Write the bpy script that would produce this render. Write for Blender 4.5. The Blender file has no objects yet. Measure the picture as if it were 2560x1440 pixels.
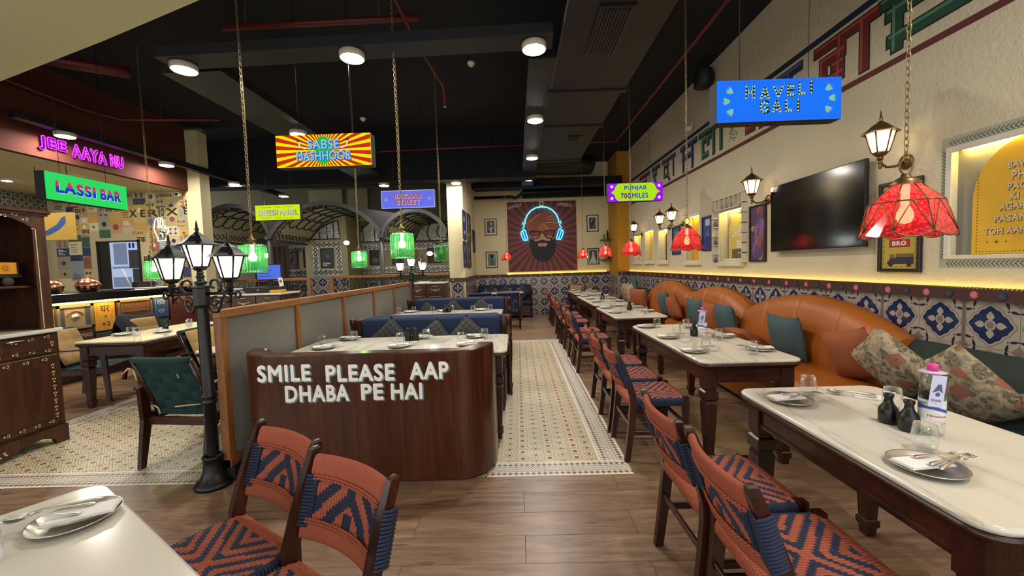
import bpy, bmesh, math, random
from mathutils import Vector, Matrix
random.seed(7)
PI = math.pi
SC = bpy.context.scene
COL = SC.collection

# ---------------------------------------------------------------- camera, world, exposure
cam_d = bpy.data.cameras.new('camera'); cam_d.sensor_width = 36.0; cam_d.lens = 14.0625
cam_d.clip_start = 0.02; cam_d.clip_end = 100
cam = bpy.data.objects.new('camera', cam_d); COL.objects.link(cam)
cam.matrix_world = Matrix(((0.99944315, 0.02998329, 0.01464184, 0.0),
                           (0.01297929, 0.05491237, -0.99840682, 0.0),
                           (-0.03073954, 0.9980409, 0.05449264, 1.43), (0, 0, 0, 1)))
SC.camera = cam
wd = bpy.data.worlds.new('world'); SC.world = wd; wd.use_nodes = True
wd.node_tree.nodes['Background'].inputs[0].default_value = (1.0, 0.98, 0.95, 1)
wd.node_tree.nodes['Background'].inputs[1].default_value = 2.2
SC.view_settings.view_transform = 'Standard'; SC.view_settings.look = 'None'
SC.view_settings.exposure = 0.0; SC.view_settings.gamma = 1.0
SC.view_settings.use_curve_mapping = False
SC.cycles.caustics_reflective = False; SC.cycles.caustics_refractive = False
SC.cycles.max_bounces = 8; SC.cycles.transparent_max_bounces = 12
SC.cycles.diffuse_bounces = 3; SC.cycles.glossy_bounces = 3; SC.cycles.transmission_bounces = 4
SC.cycles.sample_clamp_indirect = 4.0
LAMP = 345.0        # radiance of the round ceiling lamps
COVE = 17.0         # radiance of the yellow LED strips
# ---------------------------------------------------------------- mesh builder
class MB:
    def __init__(s): s.v = []; s.f = []; s.mi = []; s.sm = []
    def add(s, vs, fs, m=0, sm=False, T=None):
        o = len(s.v)
        if T is not None: vs = [T @ Vector(p) for p in vs]
        s.v += [tuple(p) for p in vs]
        s.f += [tuple(i + o for i in f) for f in fs]
        s.mi += [m] * len(fs); s.sm += [sm] * len(fs)
        return s
    def box(s, x0, y0, z0, x1, y1, z1, m=0, b=0.0, T=None):
        lo = (x0, y0, z0); hi = (x1, y1, z1)
        b = min(b, abs(x1-x0)*.45, abs(y1-y0)*.45, abs(z1-z0)*.45)
        if b <= 0:
            vs = [(x, y, z) for x in (x0, x1) for y in (y0, y1) for z in (z0, z1)]
            fs = [(0,1,3,2), (4,6,7,5), (0,4,5,1), (2,3,7,6), (0,2,6,4), (1,5,7,3)]
            return s.add(vs, fs, m, False, T)
        vs = []; ix = {}
        for c in range(8):
            sg = (c >> 2 & 1, c >> 1 & 1, c & 1)
            for a in range(3):
                p = []
                for k in range(3):
                    e = hi[k] if sg[k] else lo[k]
                    if k != a: e += -b if sg[k] else b
                    p.append(e)
                ix[(sg, a)] = len(vs); vs.append(tuple(p))
        fs = []
        for a in range(3):
            o1, o2 = [k for k in range(3) if k != a]
            for sa in (0, 1):
                q = []
                for s1, s2 in ((0,0), (1,0), (1,1), (0,1)):
                    sg = [0]*3; sg[a] = sa; sg[o1] = s1; sg[o2] = s2
                    q.append(ix[(tuple(sg), a)])
                fs.append(tuple(q))
            for s1 in (0, 1):
                for s2 in (0, 1):
                    g0 = [0]*3; g0[o1] = s1; g0[o2] = s2; g1 = list(g0); g1[a] = 1
                    g0 = tuple(g0); g1 = tuple(g1)
                    fs.append((ix[(g0,o1)], ix[(g1,o1)], ix[(g1,o2)], ix[(g0,o2)]))
        for c in range(8):
            sg = (c >> 2 & 1, c >> 1 & 1, c & 1)
            fs.append((ix[(sg,0)], ix[(sg,1)], ix[(sg,2)]))
        return s.add(vs, fs, m, False, T)
    def prism(s, poly, h0, h1, m=0, T=None, sm=False):
        n = len(poly)
        vs = [(p[0], p[1], h0) for p in poly] + [(p[0], p[1], h1) for p in poly]
        fs = [tuple(range(n-1, -1, -1)), tuple(range(n, 2*n))] + [(i, (i+1) % n, n+(i+1) % n, n+i) for i in range(n)]
        return s.add(vs, fs, m, sm, T)
    def flat(s, poly, h, m=0, T=None):
        return s.add([(p[0], p[1], h) for p in poly], [tuple(range(len(poly)))], m, False, T)
    def tube(s, pts, r, n=8, m=0, closed=False, cap=True, T=None, sm=True, flat=1.0):
        pts = [Vector(p) for p in pts]; k = len(pts)
        rs = r if isinstance(r, (list, tuple)) else [r]*k
        tg = []
        for i in range(k):
            a = pts[(i-1) % k] if (closed or i > 0) else pts[i]
            c = pts[(i+1) % k] if (closed or i < k-1) else pts[i]
            d = c-a
            tg.append(d.normalized() if d.length > 1e-9 else Vector((0,0,1)))
        up = Vector((0,0,1)) if abs(tg[0].z) < .9 else Vector((0,1,0))
        nx = tg[0].cross(up).normalized()
        vs = []
        for i in range(k):
            nx = nx - tg[i]*nx.dot(tg[i])
            if nx.length < 1e-6: nx = tg[i].orthogonal()
            nx.normalize(); ny = tg[i].cross(nx)
            for j in range(n):
                a = 2*PI*j/n
                vs.append(pts[i] + nx*(rs[i]*math.cos(a)) + ny*(rs[i]*flat*math.sin(a)))
        fs = []
        for i in range(k if closed else k-1):
            i2 = (i+1) % k
            for j in range(n):
                j2 = (j+1) % n
                fs.append((i*n+j, i*n+j2, i2*n+j2, i2*n+j))
        if cap and not closed:
            fs.append(tuple(range(n-1, -1, -1))); fs.append(tuple((k-1)*n+j for j in range(n)))
        return s.add(vs, fs, m, sm, T)
    def lathe(s, prof, n=20, m=0, T=None, sm=True, ang=2*PI, mod=None):
        vs = []; k = len(prof); full = ang > 6.28
        nn = n if full else n+1
        for (r, z) in prof:
            for j in range(nn):
                a = ang*j/n
                rr = r*(mod(a) if mod else 1)
                vs.append((rr*math.cos(a), rr*math.sin(a), z))
        fs = []
        for i in range(k-1):
            for j in range(n):
                j2 = (j+1) % nn
                fs.append((i*nn+j, i*nn+j2, (i+1)*nn+j2, (i+1)*nn+j))
        return s.add(vs, fs, m, sm, T)
    def disc(s, x, y, h, r, n=20, m=0, T=None, sy=1.0):
        return s.flat([(x+r*math.cos(2*PI*i/n), y+r*sy*math.sin(2*PI*i/n)) for i in range(n)], h, m, T)
    def grid(s, fn, nu, nv, m=0, sm=True, T=None):
        vs = [fn(i/nu, j/nv) for i in range(nu+1) for j in range(nv+1)]
        fs = [(i*(nv+1)+j, (i+1)*(nv+1)+j, (i+1)*(nv+1)+j+1, i*(nv+1)+j+1) for i in range(nu) for j in range(nv)]
        return s.add(vs, fs, m, sm, T)
    def mesh(s, name, mats, recalc=True):
        me = bpy.data.meshes.new(name)
        me.from_pydata(s.v, [], s.f)
        for m in mats: me.materials.append(m)
        me.polygons.foreach_set('material_index', s.mi)
        me.polygons.foreach_set('use_smooth', s.sm)
        if recalc:
            bm = bmesh.new(); bm.from_mesh(me); bmesh.ops.recalc_face_normals(bm, faces=bm.faces); bm.to_mesh(me); bm.free()
        me.update()
        return me
    def obj(s, name, mats, parent=None, loc=(0,0,0), rot=(0,0,0), recalc=True):
        if not isinstance(mats, (list, tuple)): mats = [mats]
        o = bpy.data.objects.new(name, s.mesh(name, mats, recalc)); COL.objects.link(o)
        o.location = loc; o.rotation_euler = rot
        if parent is not None: o.parent = parent
        return o
def inst(name, me, parent=None, loc=(0,0,0), rot=(0,0,0)):
    o = bpy.data.objects.new(name, me); COL.objects.link(o); o.location = loc; o.rotation_euler = rot
    if parent is not None: o.parent = parent
    return o
def tag(o, label=None, cat=None, group=None, kind=None):
    if label: o['label'] = label
    if cat: o['category'] = cat
    if group: o['group'] = group
    if kind: o['kind'] = kind
    return o
def thing(name, label, cat, loc=(0,0,0), rz=0.0, group=None):
    o = bpy.data.objects.new(name, None); COL.objects.link(o)
    o.empty_display_size = .1; o.location = loc; o.rotation_euler = (0, 0, rz)
    return tag(o, label, cat, group)
KIDS = {}
def kids(o):
    return list(o.children)
def dup(root, label, loc, rz=0.0, group=None, rot=None):
    r = root.copy(); COL.objects.link(r); r.location = loc; r.rotation_euler = rot if rot else (0, 0, rz)
    r['label'] = label
    if group: r['group'] = group
    for ch in root.children:
        c = ch.copy(); COL.objects.link(c); c.parent = r
        for g in ch.children:
            d = g.copy(); COL.objects.link(d); d.parent = c
    return r
def struct(o): o['kind'] = 'structure'; return o
# frames: u to the right, v up, n out of the surface towards the viewer
def frame(o, u, v):
    u = Vector(u).normalized(); v = Vector(v).normalized(); n = u.cross(v)
    return Matrix(((u.x, v.x, n.x, o[0]), (u.y, v.y, n.y, o[1]), (u.z, v.z, n.z, o[2]), (0,0,0,1)))
def F_front(x, y, z): return frame((x, y, z), (1,0,0), (0,0,1))       # faces -Y
def F_right(x, y, z): return frame((x, y, z), (0,-1,0), (0,0,1))      # on the right wall, faces -X
def F_left(x, y, z): return frame((x, y, z), (0,1,0), (0,0,1))        # on the left, faces +X
def Tl(x, y, z): return Matrix.Translation((x, y, z))
def Rz(a): return Matrix.Rotation(a, 4, 'Z')
def Rx(a): return Matrix.Rotation(a, 4, 'X')
def Ry(a): return Matrix.Rotation(a, 4, 'Y')
# ---------------------------------------------------------------- lettering
_TX = {}
def text_geo(body, bold=0.0, sp=1.0):
    """unit-box lettering; bold letters get a rim of thin quads round the outline, each a hair lower than the last"""
    k = (body, bold, sp)
    if k in _TX: return _TX[k]
    c = bpy.data.curves.new('lettering', 'FONT'); c.body = body; c.space_character = sp
    c.resolution_u = 3; c.align_x = 'CENTER'
    o = bpy.data.objects.new('lettering', c); COL.objects.link(o)
    dg = bpy.context.evaluated_depsgraph_get()
    me = bpy.data.meshes.new_from_object(o.evaluated_get(dg))
    vs = [(v.co.x, v.co.y, 0.0) for v in me.vertices]; fs = [tuple(p.vertices) for p in me.polygons]
    bpy.data.objects.remove(o); bpy.data.curves.remove(c); bpy.data.meshes.remove(me)
    if bold > .001:
        wd = {}; ids = []
        for v in vs: ids.append(wd.setdefault((round(v[0], 5), round(v[1], 5)), len(wd)))
        cnt = {}
        for q in fs:
            ar = sum(vs[q[i-1]][0]*vs[q[i]][1]-vs[q[i]][0]*vs[q[i-1]][1] for i in range(len(q)))
            q = q if ar > 0 else q[::-1]
            for i in range(len(q)):
                e = (ids[q[i-1]], ids[q[i]]); kk = (min(e), max(e))
                cnt.setdefault(kk, []).append((q[i-1], q[i]))
        n = 0
        for kk, L in cnt.items():
            if len(L) != 1: continue
            p, q = Vector(vs[L[0][0]]), Vector(vs[L[0][1]]); d = q-p
            if d.length < 1e-6: continue
            d.normalize(); nr = Vector((d.y, -d.x, 0)); e = bold*.45; z = Vector((0, 0, -(1+n % 53))); n += 1
            i = len(vs); vs += [tuple(w_) for w_ in (p-d*e*.2+z, q+d*e*.2+z, q+d*e+nr*bold+z, p-d*e+nr*bold+z)]; fs.append((i, i+1, i+2, i+3))
    xs = [v[0] for v in vs]; ys = [v[1] for v in vs]
    x0, x1, y0, y1 = min(xs), max(xs), min(ys), max(ys)
    g = ([((v[0]-(x0+x1)/2)/(x1-x0), (v[1]-y0)/(y1-y0), v[2]) for v in vs], fs, (x1-x0)/(y1-y0))
    _TX[k] = g
    return g
def text(mb, body, cx, y, h, w=None, T=None, n=0.002, m=0, bold=0.02, sp=None, arc=0.0, warp=None, slant=0.0):
    """lettering with its bottom middle at (cx, y), letter height h, total width w"""
    if sp is None: sp = 1.0+bold*3.2
    vs, fs, ar = text_geo(body, bold, sp)
    if w is None: w = h*ar
    P = []
    for a, b, dz in vs:
        px = cx+a*w+slant*b*h; py = y+b*h + arc*(1-4*a*a)
        if warp: px, py = warp(px, py)
        P.append((px, py, n+dz*5e-6))
    mb.add(P, fs, m, False, T)
    return mb
# ---------------------------------------------------------------- materials
def lin(h):
    if isinstance(h, str):
        h = h.lstrip('#'); c = [int(h[i:i+2], 16)/255 for i in (0, 2, 4)]
    else: c = h
    return tuple((x/12.92 if x <= .04045 else ((x+.055)/1.055)**2.4) for x in c) + (1.0,)
class NT:
    def __init__(s, name):
        s.m = bpy.data.materials.new(name); s.m.use_nodes = True; s.t = s.m.node_tree; s.n = s.t.nodes
        s.b = s.n['Principled BSDF']; s.out = s.n['Material Output']
    def nd(s, t, **kw):
        x = s.n.new(t)
        for k, v in kw.items(): setattr(x, k, v)
        return x
    def ln(s, a, b): s.t.links.new(a, b)
    def math(s, op, a, b=None, c=None):
        x = s.nd('ShaderNodeMath', operation=op)
        for i, q in enumerate((a, b, c)):
            if q is None: continue
            if isinstance(q, (int, float)): x.inputs[i].default_value = q
            else: s.ln(q, x.inputs[i])
        return x.outputs[0]
    def coord(s, out='Object', scale=(1,1,1), rnd=0.0):
        tc = s.nd('ShaderNodeTexCoord'); mp = s.nd('ShaderNodeMapping'); mp.inputs['Scale'].default_value = scale
        s.ln(tc.outputs[out], mp.inputs['Vector'])
        if rnd:
            oi = s.nd('ShaderNodeObjectInfo'); q = s.math('MULTIPLY', oi.outputs['Random'], rnd)
            cx = s.nd('ShaderNodeCombineXYZ')
            for i in range(3): s.ln(q, cx.inputs[i])
            s.ln(cx.outputs[0], mp.inputs['Location'])
        return mp.outputs[0]
    def noise(s, vec, scale=5, detail=3, rough=.5, dist=0):
        x = s.nd('ShaderNodeTexNoise'); s.ln(vec, x.inputs['Vector'])
        x.inputs['Scale'].default_value = scale; x.inputs['Detail'].default_value = detail
        x.inputs['Roughness'].default_value = rough; x.inputs['Distortion'].default_value = dist
        return x.outputs['Fac']
    def ramp(s, fac, stops, const=False):
        x = s.nd('ShaderNodeValToRGB'); s.ln(fac, x.inputs[0]); e = x.color_ramp.elements
        if const: x.color_ramp.interpolation = 'CONSTANT'
        while len(e) < len(stops): e.new(.5)
        for i, (p, c) in enumerate(stops): e[i].position = p; e[i].color = lin(c)
        return x.outputs[0]
    def mix(s, fac, a, b, mode='MIX'):
        x = s.nd('ShaderNodeMix', data_type='RGBA', blend_type=mode)
        for i, q in ((0, fac), (6, a), (7, b)):
            if isinstance(q, (int, float)): x.inputs[i].default_value = q
            elif isinstance(q, (str, tuple)): x.inputs[i].default_value = lin(q)
            else: s.ln(q, x.inputs[i])
        return x.outputs[2]
    def bump(s, h, strength=.3, dist=.01):
        x = s.nd('ShaderNodeBump'); x.inputs['Strength'].default_value = strength; x.inputs['Distance'].default_value = dist
        s.ln(h, x.inputs['Height']); s.ln(x.outputs[0], s.b.inputs['Normal'])
    def base(s, c):
        if isinstance(c, (str, tuple)): s.b.inputs['Base Color'].default_value = lin(c)
        else: s.ln(c, s.b.inputs['Base Color'])
    def set(s, rough=.5, metal=0, spec=None, coat=None):
        s.b.inputs['Roughness'].default_value = rough; s.b.inputs['Metallic'].default_value = metal
        if spec is not None: s.b.inputs['Specular IOR Level'].default_value = spec
        if coat: s.b.inputs['Coat Weight'].default_value = coat
        return s.m
_M = {}
def mat(name, c, rough=.5, metal=0, spec=None, var=.12, vs=12.0, bump=0.0, bs=80.0):
    """plain material with a slight procedural tone variation and relief"""
    if name in _M: return _M[name]
    t = NT(name); v = t.coord('Object')
    n = t.noise(v, vs, 3)
    t.base(t.mix(t.math('MULTIPLY', n, var*2), c, tuple(max(0, x*.55) for x in srgbf(c))))
    if bump: t.bump(t.noise(v, bs, 4), bump, .004)
    _M[name] = t.set(rough, metal, spec); return _M[name]
def srgbf(c):
    if isinstance(c, str):
        c = c.lstrip('#'); return tuple(int(c[i:i+2], 16)/255 for i in (0, 2, 4))
    return c
def emit(name, c, s=1.0):
    if name in _M: return _M[name]
    m = bpy.data.materials.new(name); m.use_nodes = True; n = m.node_tree.nodes
    n.remove(n['Principled BSDF']); e = n.new('ShaderNodeEmission'); e.inputs[0].default_value = lin(c); e.inputs[1].default_value = s
    m.node_tree.links.new(e.outputs[0], n['Material Output'].inputs[0]); _M[name] = m
    return m
def wood(name, c1, c2, c3, sc=(1,1,1), rough=.35, scale=6, bump=.08, rnd=3.0, coat=None):
    """grain stretched along the axis with the smallest scale"""
    if name in _M: return _M[name]
    t = NT(name); v = t.coord('Object', sc, rnd)
    a = t.noise(v, scale, 6, .6, .6); b = t.noise(v, scale*4, 4, .6, .2)
    f = t.math('ADD', t.math('MULTIPLY', a, .72), t.math('MULTIPLY', b, .28))
    t.base(t.ramp(f, [(.32, c1), (.5, c2), (.68, c3)]))
    t.bump(b, bump, .002)
    _M[name] = t.set(rough, coat=coat); return _M[name]
def clear(name, tint=(1,1,1), gloss=.12, rough=.02, extra=None):
    """thin clear glass: see-through with a fresnel gloss; extra = (colour, weight) of a frosted share"""
    if name in _M: return _M[name]
    m = bpy.data.materials.new(name); m.use_nodes = True; t = m.node_tree; n = t.nodes
    n.remove(n['Principled BSDF']); tr = n.new('ShaderNodeBsdfTransparent'); tr.inputs[0].default_value = tint + (1,)
    g = n.new('ShaderNodeBsdfGlossy'); g.inputs['Roughness'].default_value = rough; g.inputs[0].default_value = (1,1,1,1)
    fr = n.new('ShaderNodeLayerWeight'); fr.inputs[0].default_value = gloss
    mx = n.new('ShaderNodeMixShader'); t.links.new(fr.outputs['Fresnel' if False else 'Facing'], mx.inputs[0])
    first = tr.outputs[0]
    if extra:
        tl = n.new('ShaderNodeBsdfTranslucent'); tl.inputs[0].default_value = lin(extra[0])
        df = n.new('ShaderNodeBsdfDiffuse'); df.inputs[0].default_value = lin(extra[0])
        ad = n.new('ShaderNodeMixShader'); ad.inputs[0].default_value = .35
        t.links.new(tl.outputs[0], ad.inputs[1]); t.links.new(df.outputs[0], ad.inputs[2])
        m2 = n.new('ShaderNodeMixShader'); m2.inputs[0].default_value = extra[1]
        t.links.new(tr.outputs[0], m2.inputs[1]); t.links.new(ad.outputs[0], m2.inputs[2]); first = m2.outputs[0]
    t.links.new(first, mx.inputs[1]); t.links.new(g.outputs[0], mx.inputs[2])
    t.links.new(mx.outputs[0], n['Material Output'].inputs[0]); _M[name] = m
    return m
DARK = wood('dark_teak', '#1d0c07', '#33170d', '#4a2414', (3,3,.35), .28, 7)
DARKX = wood('dark_teak_x', '#1f0d07', '#37190e', '#4d2615', (.35,3,3), .28, 7)
COUNTER = wood('walnut_veneer', '#32170c', '#452312', '#54301d', (2.5,2.5,.22), .22, 5, .03)
TEAKL = wood('light_teak', '#6a4020', '#87562c', '#9f6d3e', (3,3,.3), .4, 6)
TEAKLY = wood('light_teak_y', '#6a4020', '#87562c', '#9f6d3e', (3,.3,3), .4, 6)
CABW = wood('cabinet_rosewood', '#2a140a', '#3f2010', '#552d17', (2.5,2.5,.3), .38, 6)
BLACKM = mat('black_iron', '#141618', .38, .3)
BLACKP = mat('black_paint', '#08090b', .6)
RUST = mat('rust_cord', '#b05c42', .85, var=.2, vs=60, bump=.35, bs=350)
NAVY = mat('navy_cord', '#262f4b', .85, var=.2, vs=60, bump=.35, bs=350)
GREENC = mat('green_cord', '#0f3a38', .85, var=.2, vs=60, bump=.3, bs=300)
CREAMCL = mat('cream_canvas', '#b08a58', .9, var=.12, vs=20, bump=.3, bs=250)
STEEL = mat('steel', '#cfccc6', .34, 1.0, var=.06)
NAPKIN = mat('white_napkin', '#e9e7e6', .85, var=.04)
SHAKER = mat('black_shaker', '#0b0d0e', .32)
GLASS = clear('clear_glass', (.97,.98,.98), .18)
BRASS = mat('antique_brass', '#7d6340', .4, .85)
CHAIN = mat('chain_metal', '#9a8660', .4, .8)
WHITEP = mat('white_paint', '#dcd4bf', .6, var=.05)
RED_PIPE = mat('red_pipe', '#5c0f14', .45)
OFFW = mat('off_white', '#e6e1d6', .5, var=.03)
BLUEV = mat('navy_velvet', '#12264c', .8, var=.18, vs=6, bump=.15, bs=200)
TEAL = mat('teal_cushion_cloth', '#455a5f', .9, var=.16, vs=14, bump=.3, bs=260)
RUSTV = mat('rust_velvet', '#9a5530', .85, var=.2, vs=10, bump=.2, bs=240)
ORANGE = mat('tan_leather', '#a85c16', .45, var=.12, vs=7, bump=.12, bs=160)
DGREEN = mat('bottle_green_velvet', '#24312d', .85, var=.18, vs=8, bump=.15, bs=220)
GOLDP = mat('pale_inlay', '#cdbb8b', .5, var=.08)
def marble():
    t = NT('white_marble'); v = t.coord('Object', (1,1,1), 5.0)
    d = t.noise(v, 2.2, 5, .6, .0)
    mp = t.nd('ShaderNodeMapping'); mp.inputs['Scale'].default_value = (2.2, .5, 1); mp.inputs['Rotation'].default_value = (0,0,.5)
    t.ln(v, mp.inputs[0])
    w = t.noise(mp.outputs[0], 1.1, 6, .55, 1.0)
    vein = t.math('ABSOLUTE', t.math('SUBTRACT', w, .5))
    line = t.ramp(vein, [(0.0, '#a9a498'), (.006, '#c4bfb2'), (.018, '#cbc7bb'), (.06, '#d2cec3')])
    t.base(t.mix(t.math('MULTIPLY', d, .25), line, '#cfc9b8'))
    return t.set(.16, spec=.5)
MARBLE = marble()
def wall_mat(name, c, bump=.35, sc=45):
    t = NT(name); v = t.coord('Object')
    n = t.noise(v, 1.3, 4); t.base(t.mix(t.math('MULTIPLY', n, .25), c, tuple(x*.86 for x in srgbf(c))))
    t.bump(t.noise(v, sc, 3, .6), bump, .02)
    return t.set(.9)
WALLR = wall_mat('textured_cream_plaster', '#cbbfa3', .5, 32)
WALLF = wall_mat('cream_plaster', '#d6c9a2', .12)
WALLY = wall_mat('yellow_plaster', '#b98420', .12)
OLIVE = wall_mat('olive_plaster', '#6b6650', .1)
BEIGE = wall_mat('beige_plaster', '#a39a7a', .1)
TERRA = wall_mat('terracotta_plaster', '#4c1d0d', .1)
SOFF = wall_mat('soffit_plaster', '#d2c79c', .08)
CEIL = wall_mat('black_ceiling_paint', '#03050f', .15)
DUCT = mat('dark_duct_paint', '#0f0f14', .55, .1)
TRAY = mat('grey_cable_tray', '#1c1c21', .5, .2)
# ================================================================ floor
def floor_tile_mat():
    t = NT('patterned_floor_tile'); tc = t.nd('ShaderNodeTexCoord'); sp = t.nd('ShaderNodeSeparateXYZ')
    t.ln(tc.outputs['Object'], sp.inputs[0]); x, y = sp.outputs[0], sp.outputs[1]
    def lat(px, py, ox, oy):
        a = t.math('SUBTRACT', t.math('WRAP', t.math('ADD', x, ox+px/2), px, 0.0), px/2)
        b = t.math('SUBTRACT', t.math('WRAP', t.math('ADD', y, oy+py/2), py, 0.0), py/2)
        return t.math('SQRT', t.math('ADD', t.math('MULTIPLY', a, a), t.math('MULTIPLY', b, b)))
    dA = lat(.2, .1, .05, .05); dB = lat(.2, .1, -.05, .0)
    cA = t.ramp(t.math('MULTIPLY', dA, 10), [(0, '#7d3b28'), (.19, '#dcc9a0'), (.36, '#5c5638'), (.40, '#d6ca9f')], True)
    cB = t.ramp(t.math('MULTIPLY', dB, 10), [(0, '#7d3b28'), (.14, '#d8c69c'), (.25, '#5c5638'), (.29, '#d6ca9f')], True)
    sx = t.math('SINE', t.math('MULTIPLY', x, 2*PI/.05)); sy = t.math('SINE', t.math('MULTIPLY', y, 2*PI/.05))
    nt = t.math('GREATER_THAN', t.math('ABSOLUTE', t.math('MULTIPLY', sx, sy)), .55)
    ln_ = t.math('LESS_THAN', t.math('ABSOLUTE', t.math('SUBTRACT', t.math('ABSOLUTE', sx), t.math('ABSOLUTE', sy))), .16)
    g = t.mix(nt, '#d9cfb2', '#e6dfcc'); g = t.mix(ln_, g, '#6e6748')
    c = t.mix(t.math('LESS_THAN', dB, .029), g, cB); c = t.mix(t.math('LESS_THAN', dA, .040), c, cA)
    oi = t.nd('ShaderNodeObjectInfo')
    c = t.mix(t.math('MULTIPLY', oi.outputs['Random'], .12), c, '#8a7a58')
    t.base(c); return t.set(.38)
def border_tile_mat():
    t = NT('patterned_border_tile'); tc = t.nd('ShaderNodeTexCoord'); sp = t.nd('ShaderNodeSeparateXYZ')
    t.ln(tc.outputs['Object'], sp.inputs[0]); x, y = sp.outputs[0], sp.outputs[1]
    def chain(vc):
        b = t.math('SUBTRACT', y, vc)
        a = t.math('SUBTRACT', t.math('WRAP', x, .04, 0.0), .02)
        d = t.math('SQRT', t.math('ADD', t.math('MULTIPLY', a, a), t.math('MULTIPLY', b, b)))
        c = t.ramp(t.math('MULTIPLY', d, 20), [(0, '#7a4030'), (.25, '#e8e2d2'), (.31, '#3a3f52'), (.37, '#e8e2d2')], True)
        inb = t.math('LESS_THAN', t.math('ABSOLUTE', b), .021)
        return inb, c
    i1, c1 = chain(-.066); i2, c2 = chain(.052)
    dots = t.math('LESS_THAN', t.math('MULTIPLY', t.math('SINE', t.math('MULTIPLY', x, 2*PI/.02)), t.math('SINE', t.math('MULTIPLY', t.math('ADD', y, .007), 2*PI/.028))), -.25)
    mid = t.math('LESS_THAN', t.math('ABSOLUTE', t.math('ADD', y, .007)), .022)
    c = t.mix(t.math('MULTIPLY', dots, mid), '#e4ddcb', '#3c3a32')
    c = t.mix(i1, c, c1); c = t.mix(i2, c, c2)
    for yy in (-.041, -.034, .021, .028, .079):
        c = t.mix(t.math('LESS_THAN', t.math('ABSOLUTE', t.math('SUBTRACT', y, yy)), .0018), c, '#4a4a3c')
    t.base(c); return t.set(.38)
FT = floor_tile_mat(); BT = border_tile_mat()
def plank_mat():
    t = NT('oak_look_plank'); v = t.coord('Object', (.55, 4.2, 4), 40.0)
    a = t.noise(v, 3.2, 7, .62, .9); b = t.noise(v, 17, 5, .65, .3)
    f = t.math('ADD', t.math('MULTIPLY', a, .66), t.math('MULTIPLY', b, .34))
    c = t.ramp(f, [(.28, '#4a3a2d'), (.40, '#705845'), (.52, '#8c7058'), (.64, '#a3866c'), (.76, '#b4967b')])
    k = t.coord('Object', (2.2, 7, 4), 40.0)
    vo = t.nd('ShaderNodeTexVoronoi'); vo.inputs['Scale'].default_value = 1.1; t.ln(k, vo.inputs['Vector'])
    kn = t.math('MULTIPLY', t.math('LESS_THAN', t.math('ADD', vo.outputs['Distance'], t.math('MULTIPLY', b, .12)), .19), .6)
    c = t.mix(kn, c, '#4a3a2d')
    oi = t.nd('ShaderNodeObjectInfo')
    c = t.mix(t.math('MULTIPLY', oi.outputs['Random'], .3), c, '#6a533f')
    t.base(c); t.bump(b, .06, .002); return t.set(.34)
PLANK = plank_mat()
GROUT = mat('dark_grout', '#46372b', .9)
floor = struct(MB().box(-10, -3, -.2, 5, 12.2, -.006).obj('floor', GROUT))
pm = MB().box(-.5992, -.0992, -.009, .5992, .0992, 0, b=.0008).mesh('plank', [PLANK])
pmh = MB().box(-.2992, -.0992, -.009, .2992, .0992, 0, b=.0008).mesh('plank', [PLANK])
def planks(x0, x1, y0, y1, off=0.0, left=False):
    y = y0+.1; k = 0
    while y < y1-.02:
        x = x0+.6-(.6 if k % 2 else 0)
        while x < x1+.3:
            a, b = x-.6, x+.6
            if a < x0-.01: inst('plank', pmh, floor, (x+.3, y, 0))
            elif b > x1+.01:
                if a+.59 < x1+.01: inst('plank', pmh, floor, (x-.3, y, 0))
            else: inst('plank', pm, floor, (x, y, 0))
            x += 1.2
        y += .2; k += 1
planks(-3.6, 3.0, .65, 2.65)                 # in front
planks(.75, 3.15, 2.65, 11.65)               # under the right-hand tables
planks(-1.65, .75, 7.65, 11.65)              # beyond the runner
planks(-5.8, -4.6, 2.65, 6.65)               # by the bar
gm = MB().box(-.0993, -.0993, -.009, .0993, .0993, 0).mesh('floor_tile', [FT])
bmx = MB().box(-.0993, -.0993, -.009, .0993, .0993, 0).mesh('border_tile', [BT])
for i in range(25):
    for j in range(5):
        x = -.25+.2*j+.1; y = 2.75+.2*i
        e = (j == 4); f = (i == 0); b = (i == 24)
        if f: inst('border_tile', bmx, floor, (x, y, 0))
        elif b: inst('border_tile', bmx, floor, (x, y, 0), (0, 0, PI))
        elif e: inst('border_tile', bmx, floor, (x, y, 0), (0, 0, PI/2))
        else: inst('floor_tile', gm, floor, (x, y, 0))
for i in range(12):
    for j in range(13):
        x = -4.6+.2*j+.1; y = 2.75+.2*i
        if i == 0: inst('border_tile', bmx, floor, (x, y, 0))
        elif j == 0: inst('border_tile', bmx, floor, (x, y, 0), (0, 0, -PI/2))
        else: inst('floor_tile', gm, floor, (x, y, 0))
u = MB().box(-2.0, 2.65, -.009, -.25, 7.65, -.002).box(-4.6, 5.05, -.009, -2.0, 7.65, -.002)
tag(u.obj('floor_tile_field', FT, floor), kind='stuff')
tag(MB().box(-6.2, 6.65, -.009, -1.65, 11.9, -.002).box(-9, 2.65, -.009, -5.8, 6.65, -.002).obj('plank_field', PLANK, floor), kind='stuff')

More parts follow.
